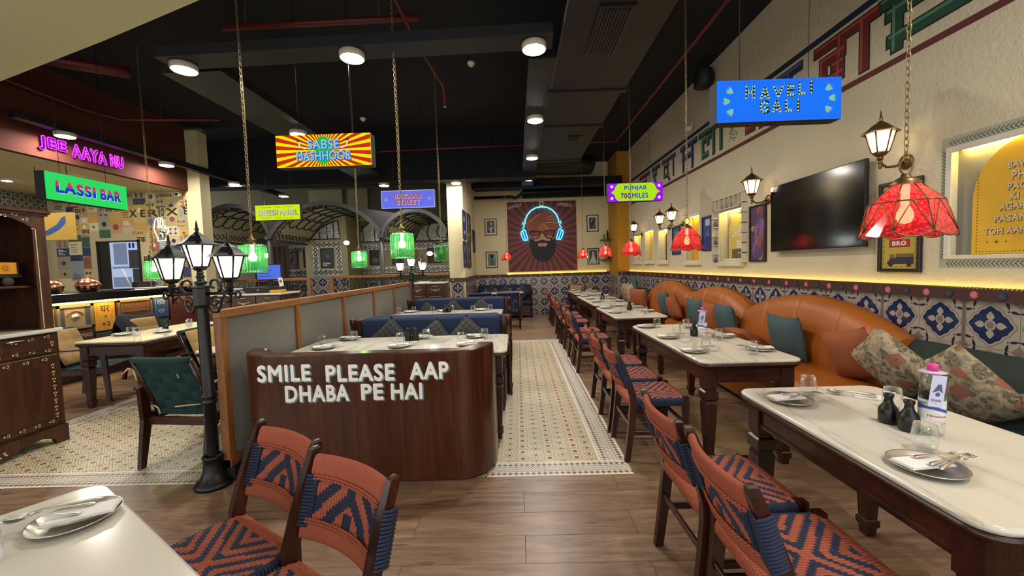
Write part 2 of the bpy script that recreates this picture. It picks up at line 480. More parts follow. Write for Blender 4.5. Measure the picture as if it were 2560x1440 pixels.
# ================================================================ walls and ceiling
struct(MB().box(-10, -3, 4.35, 5, 12.2, 4.5).obj('ceiling', CEIL))
NICHES = [(1.97, 2.83, 1.385, 2.135), (5.34, 5.96, 1.385, 2.13), (6.56, 7.14, 1.40, 2.20), (7.95, 8.49, 1.42, 2.10), (8.75, 9.37, 1.43, 2.15), (9.64, 10.22, 1.43, 2.13)]
m = MB(); ys = sorted({-1.5, 11.9} | {q for n_ in NICHES for q in n_[:2]})
for a, b in zip(ys, ys[1:]):
    cut = [n_ for n_ in NICHES if n_[0] < (a+b)/2 < n_[1]]
    if not cut: m.box(2.985, a, 0, 3.2, b, 4.35)
    else:
        z0_, z1_ = cut[0][2:]; m.box(2.985, a, 0, 3.2, b, z0_).box(2.985, a, z1_, 3.2, b, 4.35).box(3.14, a, z0_, 3.2, b, z1_)
wall_right = struct(m.obj('wall_right', WALLR))
wall_far = struct(MB().box(-1.4, 11.71, 0, 3.1, 11.9, 4.35).obj('wall_far', WALLF))
trim = struct(MB().box(2.68, 10.69, 0, 2.985, 11.71, 4.35).obj('wall_far_right', WALLY))
pil = struct(MB().box(-1.56, 9.2, 0, -1.2, 11.9, 4.35).obj('pillar', WALLF))
wall_back = struct(MB().box(-13.0, 11.91, 0, -1.4, 12.1, 4.35).box(-4.95, 11.86, 2.9, -4.35, 11.91, 3.85, m=1).box(-6.1, 11.86, 3.0, -5.1, 11.91, 3.85, m=1).obj('wall_back', [OLIVE, BEIGE]))
struct(MB().box(-9.0, 8.72, 3.338, .45, 9.12, 4.35).obj('ceiling_beam', CEIL))
wall_collage = struct(MB().box(-9.3, 7.86, 0, -6.45, 8.05, 3.1).obj('wall_rear_left', BEIGE))
struct(MB().box(-6.45, 7.85, 0, -6.16, 8.1, 4.25).obj('pillar_left', SOFF))
struct(MB().box(-9.3, 8.05, 0, -6.2, 8.1, 4.35).obj('wall_rear_back', OLIVE))
fascia = struct(MB().box(-6.5, 0, 3.1, -6.4, 7.85, 4.35).obj('wall_upper_left', TERRA))
struct(MB().box(-9.3, 0, 3.1, -6.5, 7.86, 3.2).obj('ceiling_lower', SOFF))
wall_left = struct(MB().box(-9.4, 0, 0, -9.25, 8.0, 3.1).obj('wall_left', BEIGE))
soffit = struct(MB().prism([(-6.3,3.74),(-3.385,2.67),(-2.27,2.27),(-1.48,1.97),(.6,1.2),(.6,-3),(-6.3,-3)], 2.75, 3.0).obj('ceiling_near', SOFF))

# ---- blue and white wall tiles (0.3 m), motif in relief layers
TCREAM = mat('tile_cream_glaze', '#a69c8e', .18, var=.1); TBLUE = mat('tile_blue_glaze', '#1a2a52', .18, var=.1)
TTAUPE = mat('tile_taupe_glaze', '#7d7067', .2); TINK = mat('tile_ink_glaze', '#23283a', .2)
TLINE = mat('tile_brown_line', '#6a5e57', .3)
def ogee(s):
    P = []
    for i in range(72):
        a = 2*PI*i/72
        r = .097+.020*abs(math.cos(2*a))**3 + .004*math.cos(12*a)
        P.append((s*r*math.cos(a), s*r*math.sin(a)))
    return P
def petal(r0, r1, w, ang, cx=0, cy=0, n=10):
    P = []
    for i in range(n+1):
        t = i/n; q = r0+(r1-r0)*t; P.append((q, w*math.sin(PI*t**.75)))
    P += [(p[0], -p[1]) for p in P[-2:0:-1]]
    c, s = math.cos(ang), math.sin(ang)
    return [(cx+p[0]*c-p[1]*s, cy+p[0]*s+p[1]*c) for p in P]
def wall_tile(blue):
    m = MB(); m.box(-.1485, -.1485, 0, .1485, .1485, .008, b=.0015)
    z = .0084
    m.flat(ogee(1.16), z, 4); z += .0003
    m.flat(ogee(1.12), z, 0); z += .0003
    m.flat(ogee(1.0), z, 1); z += .0003
    for k in range(4):
        m.flat(petal(.031, .088, .022, k*PI/2), z, 0)
    m.disc(0, 0, z+.0003, .031, 24, 0, sy=1.1); m.disc(0, 0, z+.0006, .021, 20, 2, sy=1.15)
    for sx in (-1, 1):
        for sy in (-1, 1):
            m.flat([(sx*.1485, sy*.1485), (sx*.1485, sy*.112), (sx*.130, sy*.130), (sx*.112, sy*.1485)][::sx*sy], .0084, 2)
            for q in (0, 1):
                a = (.068, .128) if q == 0 else (.128, .068)
                ang = math.atan2(sy*(.06 if q else -.06)*(-1), sx*(.06 if not q else -.06)*(-1))
                cx, cy = sx*.098, sy*.098
                d = .03
                p = (cx+(sx*d if q else -sx*d*.3), cy+(-sy*d*.3 if q else sy*d))
                m.flat(petal(-.026, .026, .0085, math.atan2(-sy, sx)+ (0.55 if (q == (sx*sy > 0)) else -.55), p[0], p[1], 8), .0084+.0003*q, 3)
            m.disc(sx*.094, sy*.094, .0087, .005, 8, 3)
    return m.mesh('wall_tile', [TCREAM, blue, TTAUPE, TINK, TLINE])
WT = wall_tile(TBLUE)
def put_tiles(parent, F, cols, rows, pitch=.3, skip=None):
    """F(i, z) gives the frame of a tile centre; rows are centre heights"""
    for i in cols:
        for z in rows:
            if skip and skip(i, z): continue
            o = inst('wall_tile', WT, parent); o.matrix_basis = F(i, z)
ROWS = [.97, .67, .37, .07]
def rj(v): return v
R3 = [.965, .665, .365]
put_tiles(wall_right, lambda i, z: F_right(2.985, 1.6+.3*i+.05, z), range(31), R3, skip=lambda i, z: z < .5 and 4 < i < 24)
put_tiles(wall_far, lambda i, z: F_front(-1.03+.3*i, 11.71, z), range(13), R3+[.065], skip=lambda i, z: z < .5 and (i < 5 or i > 10))
put_tiles(trim, lambda i, z: F_front(2.832, 10.69, z), [0], R3)
put_tiles(trim, lambda i, z: F_left(2.68, 10.85+.3*i, z) if False else frame((2.68, 10.85+.3*i, z), (0,-1,0), (0,0,1)), range(3), R3[:2])
put_tiles(pil, lambda i, z: F_front(-1.38, 9.2, z), [0], R3)
put_tiles(pil, lambda i, z: F_left(-1.2, 9.35+.3*i, z), range(8), R3)
put_tiles(wall_back, lambda i, z: F_front(-7.0+.3*i, 11.91, z), range(19), R3[:2])
# narrow vertical bands between every second tile, right wall
sm_ = MB().box(-.012, -.45, 0, .012, .45, .0095, m=1).box(-.004, -.45, 0, .004, .45, .0102, m=0).mesh('border_strip', [TLINE, TTAUPE])
for i in range(0, 31, 2):
    o = inst('border_strip', sm_, wall_right); o.matrix_basis = F_right(2.985, 1.6+.3*i-.1, .665)
# ---- trim with saw-tooth top, flowers and LED strip behind
TRIMC = mat('maroon_trim', '#43211c', .55); PINK = mat('pink_flower_paint', '#c76a70', .6, var=.05); NAVF = mat('slate_flower_paint', '#2f3d4a', .6)
GLOW = emit('yellow_led', '#ffd23a', COVE)
fl = []
for i in range(32):
    a = 2*PI*i/32; fl.append(((.026 if i % 4 in (1, 2, 3) else .013)*(1.0 if i % 4 != 2 else .82)*math.cos(a), (.026 if i % 4 in (1, 2, 3) else .013)*(1.0 if i % 4 != 2 else .82)*math.sin(a)))
fpm = MB().prism(fl, 0, .006).mesh('flower', [PINK]); fnm = MB().prism(fl, 0, .006).mesh('flower', [NAVF])
ntr = [0]
def sawtrim(T, L, label_wall):
    """T: frame whose u runs along the trim from 0 to L, v up, origin at the trim's lower edge"""
    ntr[0] += 1
    m = MB(); m.box(0, 0, 0, L, .073, .045, T=None)
    p = .0225; n = int(L/p)
    vs = []; fs = []
    for i in range(n):
        a = i*p; o = len(vs)
        vs += [(a, .073, .002), (a+p/2, .084, .002), (a+p, .073, .002), (a, .073, .045), (a+p/2, .084, .045), (a+p, .073, .045)]
        fs += [(o, o+1, o+2), (o+3, o+5, o+4), (o, o+3, o+4, o+1), (o+1, o+4, o+5, o+2)]
    m.add(vs, fs)
    o = m.obj('trim_%d' % ntr[0], TRIMC); o.matrix_basis = T; struct(o)
    k = 0; x = .08
    while x < L-.03:
        f = inst('flower', fpm if k % 2 == 0 else fnm, o); f.matrix_basis = Tl(x, .037, .045); x += .15; k += 1
    return o
t1 = sawtrim(F_right(2.985, 11.69, 1.116), 10.2, 'right'); t2 = sawtrim(F_front(-1.2, 11.71, 1.116), 3.88, 'far')
t3 = sawtrim(F_left(-1.2, 9.2, 1.116), 2.5, 'pillar'); t4 = sawtrim(F_front(-1.56, 9.2, 1.116), .36, 'pillar'); t5 = sawtrim(F_front(2.68, 10.69, 1.116), .305, 'pilaster')
MB().box(.05, .0735, .012, 10.1, .080, .03).obj('led_strip', GLOW, t1)
MB().box(.9, .0735, .012, 3.8, .080, .03).obj('led_strip', GLOW, t2)
# ---- ceiling services
def trayed(name, x0, y0, x1, y1, z, rz=0, loc=None, holes=False, label='', cat='cable tray'):
    m = MB(); m.box(x0, y0, z, x1, y1, z+.1, b=.004)
    o = m.obj(name, TRAY); tag(o, label, cat)
    if holes:
        h = MB(); long_x = (x1-x0) > (y1-y0)
        n = int(((x1-x0) if long_x else (y1-y0))/.045)
        for i in range(n):
            for j in range(3):
                if long_x: c = (x0+.03+i*.045+(.02 if j % 2 else 0), y0+(y1-y0)*(.25+.25*j))
                else: c = (x0+(x1-x0)*(.25+.25*j), y0+.03+i*.045+(.02 if j % 2 else 0))
                h.flat([(c[0]-.009, c[1]-.005), (c[0]+.009, c[1]-.005), (c[0]+.009, c[1]+.005), (c[0]-.009, c[1]+.005)], z-.0006)
        tag(h.obj('perforations', BLACKP, o), kind='stuff')
    return o
tr = trayed('cable_tray', -3.25, -.13, .38, .13, 3.43, holes=True, label='grey perforated cable tray running across the ceiling through the three nearest lamps')
tr.location = (0, 3.73, 0); tr.rotation_euler = (0, 0, -.035); tr.location.y = 3.72
trayed('cable_tray', .17, 4.0, .45, 10.15, 3.43, holes=True, label='grey cable tray running away above the aisle with four lamps')
trayed('cable_tray', -3.45, 4.0, -2.85, 8.8, 3.43, holes=True, label='wide grey cable tray running back from the leftmost of the three nearest lamps')
trayed('lamp_track', -6.16, 4.9, -6.04, 10.6, 3.43, label='thin dark lamp track hanging in front of the terracotta fascia', cat='track')
t = thing('air_duct', 'big dark air duct under the ceiling on the right of the aisle lamps', 'air duct', (0, 0, 0))
def duct_seg(y0, y1, z, x0=.44, x1=1.30):
    return MB().box(x0, y0, z, x1, y1, z+.45, b=.01).box(x0-.02, y1-.03, z-.02, x1+.02, y1+.03, z+.47)
duct_seg(1.2, 4.75, 3.42).obj('duct_section', DUCT, t); duct_seg(4.75, 6.0, 3.45).obj('duct_section', DUCT, t); duct_seg(6.0, 8.0, 3.47).obj('duct_section', DUCT, t)
g = MB().box(.70, 3.2, 3.40, .98, 3.95, 3.421).obj('grille_frame', BLACKM, t)
sl = MB().box(-.008, -.34, -.012, .008, .34, 0)
slm = sl.mesh('slat', [TRAY])
for i in range(9): inst('slat', slm, g, (.73+.0275*i, 3.575, 3.402))
g2 = MB().box(.86, 6.5, 3.455, 1.1, 6.74, 3.475).obj('grille_frame', BLACKM, t)
sl2 = MB().box(-.09, -.006, -.01, .09, .006, 0).mesh('slat', [TRAY])
for i in range(6): inst('slat', sl2, g2, (.98, 6.54+.032*i, 3.457))
m = MB()
m.tube([(1.9, 10.1, 3.87), (1.3, 10.05, 3.87), (.6, 10.0, 3.87), (0, 9.95, 3.87)], [.42, .42, .40, .36], 16, flat=.5)
tag(m.obj('round_duct', DUCT), 'dark oval duct lying across the ceiling before the mural wall', 'air duct')
bm_ = struct(MB().box(-1.1, 10.2, 3.42, 2.7, 10.5, 3.62).box(.2, 11.42, 3.36, 2.66, 11.68, 3.62).obj('beam_far', CEIL))
def pipe(name, pts, r, mt, label, cat='pipe'):
    m = MB().tube(pts, r, 8)
    for f in (.12, .8):      # hanger rods up to the ceiling slab
        k = min(int(f*(len(pts)-1)), len(pts)-2); g = f*(len(pts)-1)-k; p = Vector(pts[k]).lerp(Vector(pts[k+1]), g)
        m.tube([(p.x, p.y, p.z), (p.x, p.y, 4.36)], .005, 5)
    return tag(m.obj(name, mt), label, cat)
pipe('sprinkler_pipe', [(2.08, 1.0, 3.9), (2.08, 8.32, 3.9), (1.6, 8.32, 3.9), (.78, 8.32, 3.9)], .02, RED_PIPE, 'red sprinkler pipe along the right wall ceiling that turns left at its far end')
pipe('sprinkler_pipe', [(-2.9, 4.14, 3.92), (-.90, 4.10, 3.92)], .032, RED_PIPE, 'thick short red pipe crossing above the nearest lamps')
p = pipe('sprinkler_pipe', [(-1.12, 2.6, 3.98), (-1.02, 4.6, 3.9), (-.93, 5.45, 3.88), (-.92, 5.55, 3.84), (-.92, 5.56, 3.66)], .02, RED_PIPE, 'red sprinkler pipe running away and dropping to a head in mid ceiling')
MB().lathe([(.0,.0),(.012,.0),(.012,-.03),(.02,-.035),(.02,-.04),(0,-.04)], 10, T=Tl(-.92,5.56,3.66)).obj('sprinkler_head', STEEL, p)
p = pipe('sprinkler_pipe', [(-6.3, 3.4, 3.98), (-6.25, 5.9, 3.9), (-6.1, 6.3, 3.9), (-4.66, 6.45, 3.9)], .022, RED_PIPE, 'dark red pipe along the terracotta fascia bending into the room')
pipe('sprinkler_pipe', [(-2.8, 8.45, 3.9), (.25, 8.33, 3.9)], .022, RED_PIPE, 'red pipe crossing the ceiling far away between the lamp rows')
pipe('main_pipe', [(-5.9, 4.6, 4.05), (-4.8, 5.1, 4.0)], .07, RED_PIPE, 'fat dull red main pipe by the edge of the pale soffit')
tag(MB().lathe([(0,0),(.16,0),(.17,.02),(.15,.06),(0,.06)], 20, T=Tl(-5.95,5.0,4.2)).obj('ceiling_speaker', mat('dull_red_speaker', '#3a1a1e', .6)), 'round dull red ceiling speaker above the neon sign', 'speaker')
pipe('black_pipe', [(-1.1, 11.2, 3.55), (.1, 11.2, 3.55), (.16, 11.2, 3.6), (.3, 11.2, 3.68), (2.6, 11.2, 3.72)], .035, BLACKM, 'upper black pipe with a bend above the mural wall')
pipe('black_pipe', [(-1.15, 11.3, 3.36), (-.1, 11.3, 3.36), (0, 11.3, 3.32), (.12, 11.3, 3.38), (.2, 11.3, 3.48), (2.6, 11.3, 3.50)], .045, BLACKM, 'lower thicker black pipe with a kink above the mural wall')
# smoke detectors, wall speaker, wall spotlight
def detector(x, y, z, label):
    o = MB().lathe([(0,0),(.05,0),(.055,-.02),(.05,-.035),(.03,-.04),(.028,-.06),(0,-.062)], 16).obj('smoke_detector', OFFW); o.location = (x, y, z); tag(o, label, 'smoke detector')
detector(-.57, 5.86, 4.35, 'white round smoke detector on the black ceiling between two lamps')
detector(-2.87, 7.79, 4.35, 'small pale smoke detector on the dark ceiling farther back on the left')
t = thing('wall_speaker', 'black cylindrical speaker high on the right wall before the blue sign', 'speaker', (2.83, 6.1, 3.98))
MB().lathe([(0,.24),(.13,.24),(.135,.22),(.135,.01),(.12,0),(0,.01)], 20, m=0).obj('body', BLACKP, t); MB().lathe([(0,-.001),(.11,-.001),(.11,.004),(0,.004)], 20).obj('grille', DUCT, t)
MB().box(.1, -.03, .08, .155, .03, .2).obj('bracket', BLACKM, t)
t = thing('spotlight', 'small white spotlight on the right wall above the painted letters', 'spotlight', (2.9, 6.85, 3.62))
MB().tube([(0,.02,.03),(0,-.12,-.03)], .04, 12).obj('head', OFFW, t); MB().tube([(.09,0,.06),(.0,0,.02)], .012, 8).box(.075,-.03,.02,.085,.03,.1).obj('bracket', OFFW, t)
# ---- round ceiling lamps
LEMIT = emit('lamp_diffuser', '#fff5ea', LAMP); LRIM = mat('lamp_rim', '#d8cdb8', .5)
lr = MB().lathe([(.085,-.002),(.108,-.002),(.112,.004),(.112,.05),(.10,.052),(.02,.052)], 28).mesh('rim', [LRIM])
ld = MB().lathe([(0,-.004),(.1,-.004),(.104,0)], 28).mesh('diffuser', [LEMIT])
def lamp(x, y, z, label, s=1.0):
    t = thing('ceiling_lamp', label, 'ceiling lamp', (x, y, z), group='round white ceiling lamps')
    for n_, me in (('rim', lr), ('diffuser', ld)):
        o = inst(n_, me, t); o.scale = (s, s, s)
    return t
lamp(-3.1, 3.86, 3.377, 'leftmost lit round lamp of the three on the cross tray')
lamp(-1.457, 3.763, 3.377, 'middle lit round lamp of the three on the cross tray')
lamp(.211, 3.733, 3.377, 'rightmost lit round lamp of the three on the cross tray')
lamp(.302, 5.519, 3.377, 'second lit round lamp above the aisle going away')
lamp(.329, 7.411, 3.377, 'third lit round lamp above the aisle going away')
lamp(.323, 9.218, 3.377, 'fourth and farthest lit round lamp above the aisle')
lamp(-3.042, 5.73, 3.377, 'lit round lamp half hidden behind the sunburst sign')
lamp(-2.883, 8.9, 3.287, 'lit round lamp just above the lilac blue sign')
lamp(-1.29, 8.9, 3.287, 'lit round lamp above the white pillar')
lamp(-6.1, 5.473, 3.377, 'lit round lamp right above the magenta neon words')
lamp(-6.1, 7.053, 3.377, 'lit round lamp on the track near the end of the terracotta fascia')
lamp(-6.07, 8.698, 3.377, 'lit round lamp between the green pendant chain and the terracotta fascia')
lamp(-5.885, 10.213, 3.377, 'lit round lamp above the lime green sign')
lamp(-7.4, 5.2, 3.093, 'recessed round light in the pale low ceiling, upper left of the green sign', .8)
lamp(-7.2, 6.55, 3.093, 'recessed round light in the pale low ceiling above the green sign, right end', .8)
lamp(-8.4, 6.6, 3.093, 'small recessed light at the left end of the green sign', .6)
lamp(-4.4, 1.8, 2.743, 'added unseen round light in the near soffit over the cabinet', .6)  # added out of view, lights the front where the soffit blocks other lamps
lamp(2.0, .9, 3.4, 'round light above the nearest right hand table behind the viewer'); lamp(1.6, -.8, 3.4, 'round light farther behind the viewer on the right')
# ================================================================ tables
def rrect(x0, y0, x1, y1, r, n=6):
    P = []
    for cx, cy, a0 in ((x1-r, y1-r, 0), (x0+r, y1-r, PI/2), (x0+r, y0+r, PI), (x1-r, y0+r, 3*PI/2)):
        for i in range(n+1):
            a = a0+PI/2*i/n; P.append((cx+r*math.cos(a), cy+r*math.sin(a)))
    return P
def table(label, x0, y0, x1, y1, rz=0.0, h=.75, group=None, name='dining_table'):
    cx, cy = (x0+x1)/2, (y0+y1)/2; hx, hy = (x1-x0)/2, (y1-y0)/2
    t = thing(name, label, 'table', (cx, cy, 0), rz, group)
    m = MB(); r = .075
    def ring(off, z):
        return [(p[0], p[1], z) for p in rrect(-hx+off, -hy+off, hx-off, hy-off, max(.012, r-off))]
    def stack(m, prof):
        rings = [ring(o, z) for o, z in prof]; n = len(rings[0]); base = len(m.v)
        vs = [p for q in rings for p in q]
        fs = [(i*n+j, i*n+(j+1) % n, (i+1)*n+(j+1) % n, (i+1)*n+j) for i in range(len(rings)-1) for j in range(n)]
        m.add(vs, fs, 0, True); m.add(rings[0], [tuple(range(n-1, -1, -1))]); m.add(rings[-1], [tuple(range(n))])
    stack(m, [(.014, h-.021), (.006, h-.019), (.003, h-.010), (.006, h-.003), (.012, h)])
    m.obj('tabletop', MARBLE, t)
    m = MB(); stack(m, [(.03, h-.062), (.022, h-.052), (.012, h-.046), (.001, h-.038), (.0, h-.030), (.006, h-.022)])
    m.obj('edge_moulding', DARKX, t)
    a = .06
    m = MB(); z0, z1 = h-.155, h-.062
    m.box(-hx+a, -hy+a, z0, hx-a, -hy+a+.022, z1).box(-hx+a, hy-a-.022, z0, hx-a, hy-a, z1)
    m.box(-hx+a, -hy+a, z0, -hx+a+.022, hy-a, z1).box(hx-a-.022, -hy+a, z0, hx-a, hy-a, z1)
    m.box(-hx+a-.006, -hy+a-.006, z0-.004, hx-a+.006, -hy+a, z0+.012).box(-hx+a-.006, hy-a, z0-.004, hx-a+.006, hy-a+.006, z0+.012)
    m.box(-hx+a-.006, -hy+a, z0-.004, -hx+a, hy-a, z0+.012).box(hx-a, -hy+a, z0-.004, hx-a+.006, hy-a, z0+.012)
    m.obj('apron', DARKX, t)
    m = MB(); w = .044
    m.box(-w, -w, h-.20, w, w, h-.062, b=.004)
    def sq(prof):
        vs = []; 
        for hw, z in prof: vs += [(-hw,-hw,z), (hw,-hw,z), (hw,hw,z), (-hw,hw,z)]
        fs = [(i*4+j, i*4+(j+1) % 4, (i+1)*4+(j+1) % 4, (i+1)*4+j) for i in range(len(prof)-1) for j in range(4)]
        fs += [(3,2,1,0), tuple(len(vs)-4+j for j in range(4))]
        m.add(vs, fs)
    sq([(.036, h-.20), (.034, h-.215), (.047, h-.225), (.047, h-.275), (.034, h-.29), (.042, h-.31), (.026, .09), (.034, .085), (.034, .055), (.025, .04), (.022, 0)])
    me = m.mesh('leg', [DARK])
    for sx in (-1, 1):
        for sy in (-1, 1): inst('leg', me, t, (sx*(hx-a-.03), sy*(hy-a-.03), 0))
    return t
TR = []
TR.append(table('nearest marble-topped dining table at the right, with the bottle of water', 1.13, .95, 1.85, 2.10))
TR.append(table('second marble-topped dining table along the banquette, long, set for six', 1.21, 2.66, 1.91, 4.33))
TR.append(table('third marble-topped dining table along the banquette, set for four', 1.20, 4.97, 1.88, 6.25))
TR.append(table('fourth marble-topped dining table along the right wall, under the small red lamps', 1.24, 6.55, 1.90, 8.55))
TR.append(table('farthest marble-topped dining table in the right hand row, by the tiled wall', 1.30, 9.05, 1.95, 10.65))
TL1 = table('white marble table corner at the bottom left, with a steel plate', -.5, -.36, .5, .36, math.radians(-32.5))
TL1.location = (-1.19, .73, 0)
TB1 = table('marble booth table right behind the lettered wooden booth back', -1.98, 3.18, -.10, 4.02)
TB2 = table('marble booth table between the two navy booth sofas', -1.92, 5.25, -.24, 6.40)
TLF = table('marble table beside the bar, between the armchairs', -4.86, 4.22, -4.06, 5.85)
TLP = table('marble table behind the lamp post, left of the glazed partition', -2.95, 3.50, -2.25, 5.1)
TFC = table('small table before the navy corner bench at the far wall', -1.0, 10.2, .15, 10.85)

# ================================================================ woven dining chair
def rib():
    t = NT('rust_cord_wrap'); tc = t.nd('ShaderNodeTexCoord'); sp = t.nd('ShaderNodeSeparateXYZ'); t.ln(tc.outputs['Object'], sp.inputs[0])
    n = t.noise(t.coord('Object', (40, 4, 4)), 3, 3); t.base(t.mix(t.math('MULTIPLY', n, .5), '#b05c42', '#86442f'))
    t.bump(t.math('ABSOLUTE', t.math('SINE', t.math('MULTIPLY', sp.outputs[0], PI/.006))), 1.0, .003); return t.set(.85)
RIB = rib()
def bump(m, fn, u0, u1, v0, v1, h, along, mi, nrm=1):
    """one cord float on the sheet fn(u, v, off)"""
    al = [0, .12, .5, .88, 1]; hh = [.15, .8, 1, .8, .15]; ac = [0, .22, .5, .78, 1]; ah = [0, .75, 1, .75, 0]
    vs = []
    for i, a in enumerate(al):
        for j, c in enumerate(ac):
            if along == 'u': u = u0+(u1-u0)*a; v = v0+(v1-v0)*c
            else: v = v0+(v1-v0)*a; u = u0+(u1-u0)*c
            vs.append(fn(u, v, nrm*h*hh[i]*ah[j]))
    fs = [(i*5+j, i*5+j+1, (i+1)*5+j+1, (i+1)*5+j) for i in range(4) for j in range(4)]
    m.add(vs, fs, mi, True)
def weave(m, fn, nu, nv, U0, U1, V0, V1, pat, hu, hv, nrm=1):
    """pat(i, j) True: a rust cord along v shows; False: a navy cord along u shows"""
    du = (U1-U0)/nu; dv = (V1-V0)/nv
    for i in range(nu):
        j = 0
        while j < nv:
            if pat(i, j):
                k = j
                while k < nv and pat(i, k) and k-j < 9: k += 1
                bump(m, fn, U0+i*du, U0+(i+1)*du, V0+j*dv-dv*.25, V0+k*dv+dv*.25, hv, 'v', 0, nrm); j = k
            else: j += 1
    for j in range(nv):
        i = 0
        while i < nu:
            if not pat(i, j):
                k = i
                while k < nu and not pat(k, j) and k-i < 7: k += 1
                bump(m, fn, U0+i*du-du*.2, U0+k*du+du*.2, V0+j*dv, V0+(j+1)*dv, hu, 'u', 1, nrm); i = k
            else: i += 1
def chair_proto(label):
    t = thing('woven_dining_chair', label, 'chair', (0,0,0))
    hw = .205
    def py(z): return -.185-(max(0, z-.42))*.30      # back post line
    for s in (-1, 1):
        m = MB()
        prof = [(-.235, 0, .016, .020), (-.205, .22, .017, .022), (-.185, .40, .018, .026), (-.187, .47, .017, .026), (-.225, .60, .015, .023), (-.262, .70, .014, .021), (-.293, .775, .013, .020), (-.300, .800, .011, .016), (-.302, .808, .006, .009)]
        vs = []
        for y, z, a, b in prof:
            x = s*hw; vs += [(x-a, y-b, z), (x+a, y-b, z), (x+a, y+b, z), (x-a, y+b, z)]
        n = len(prof)
        fs = [(i*4+j, i*4+(j+1) % 4, (i+1)*4+(j+1) % 4, (i+1)*4+j) for i in range(n-1) for j in range(4)]+[(3,2,1,0), tuple(4*n-4+j for j in range(4))]
        m.add(vs, fs, 0, False); m.obj('back_leg', DARK, t)
        m = MB(); vs = []
        for z, a in ((0, .014), (.40, .02), (.462, .02)):
            vs += [(s*.2-a, .19-a, z), (s*.2+a, .19-a, z), (s*.2+a, .19+a, z), (s*.2-a, .19+a, z)]
        m.add(vs, [(i*4+j, i*4+(j+1) % 4, (i+1)*4+(j+1) % 4, (i+1)*4+j) for i in range(2) for j in range(4)]+[(3,2,1,0), (8,9,10,11)])
        m.obj('front_leg', DARK, t)
        MB().box(s*.2-.009, -.19, .19, s*.2+.009, .18, .22, b=.003).obj('stretcher', DARK, t)
        MB().box(s*.2-.014, -.18, .405, s*.2+.014, .18, .445, b=.003).obj('seat_rail', DARK, t)
    MB().box(-.2, .178, .25, .2, .194, .28, b=.003).obj('stretcher', DARKX, t)
    MB().box(-.2, -.215, .25, .2, -.20, .28, b=.003).obj('stretcher', DARKX, t)
    MB().box(-.19, .175, .405, .19, .205, .445, b=.004).obj('seat_rail', DARKX, t); MB().box(-.19, -.205, .405, .19, -.175, .445, b=.004).obj('seat_rail', DARKX, t)
    # seat: sags slightly, wraps over the rails
    def seat(u, v, off):
        du = max(0, abs(u)-.185); dv = max(0, abs(v)-.175)
        z = .455-.012*math.cos(u/.2*PI/2)*math.cos(v/.2*PI/2)
        z -= (du/.03)**2*.018 + (dv/.03)**2*.018
        return (u, v, z+off)
    m = MB()
    m.grid(lambda a, b: seat(-.2+.4*a, -.19+.38*b, -.002), 10, 10, 1)
    def pat(i, j):
        x = abs(i-17.5)/1.05; y = abs(j-17.5)
        if x >= 16.6: return False
        if y >= 15.4: return True
        d = x-y; q = int(abs(d)/2.7+.5) % 2 == 0
        return q
    weave(m, seat, 36, 36, -.21, .21, -.20, .20, pat, .0035, .0045)
    m.obj('seat_weave', [RUST, NAVY], t)
    # wraps round the seat rails
    for s in (-1, 1):
        m = MB()
        for k in range(30):
            y = -.165+.0114*k
            m.tube([(s*.188, y, .448), (s*.213, y, .446), (s*.219, y, .43), (s*.218, y, .405), (s*.20, y, .397)], .0055, 5, 1, cap=False)
        m.obj('cord_wrap', [RUST, NAVY], t)
    for s, c in ((1, .19), (-1, -.19)):
        m = MB()
        for k in range(32):
            x = -.176+.0114*k
            y = s*.192
            m.tube([(x, y-s*.02, .448), (x, y+s*.014, .446), (x, y+s*.019, .43), (x, y+s*.018, .405), (x, y, .397)], .0055, 5, 0, cap=False)
        m.obj('cord_wrap', [RUST, NAVY], t)
    # back: curved top and bottom wraps, woven middle, navy side wraps, chain stitch
    def bk(u, z, off=0.0):
        d = -.036*(1-(u/.2)**2); sl = .3
        y = py(z)+d; n = Vector((0, 1, .30)).normalized()
        return (u, y+off*n.y, z+off*n.z)
    def band(z0, z1, mi, m):
        NU = 62; ring = 10; zc = (z0+z1)/2; hz = (z1-z0)/2
        vs = []
        for i in range(NU*2+1):
            u = -.186+.372*i/(NU*2); rr = 1.0 if i % 2 else .82
            for k in range(ring):
                a = 2*PI*k/ring
                ca, sa = math.cos(a), math.sin(a)
                ca = math.copysign(abs(ca)**.6, ca); sa = math.copysign(abs(sa)**.7, sa)
                vs.append(bk(u, zc+hz*ca*(1 if rr == 1 else .985), .0155*sa*rr))
        fs = [(i*ring+k, i*ring+(k+1) % ring, (i+1)*ring+(k+1) % ring, (i+1)*ring+k) for i in range(NU*2) for k in range(ring)]
        m.add(vs, fs, mi, True)
    for z0, z1 in ((.712, .786), (.520, .582)): m = MB(); band(z0, z1, 0, m); m.obj('back_cord_band', [RIB], t)
    m = MB(); m.grid(lambda a, b: bk(-.19+.38*a, .575+.145*b, -.002), 10, 3, 1); m.grid(lambda a, b: bk(-.19+.38*a, .575+.145*b, .002), 10, 3, 1)
    def bpat(i, j):
        x = (i-14.5); a = abs(x)
        zz = (j % 14)
        d = abs(((zz+ (a*1.15)) % 10)-5)
        return d < 2.2 and 1 < i < 29 and (a > 1.5 or 4 < j < 9)
    for nrm in (-1, 1):
        weave(m, lambda u, v, off: bk(u, v, off+nrm*.003), 30, 14, -.168, .168, .580, .716, bpat, .004, .0055, nrm)
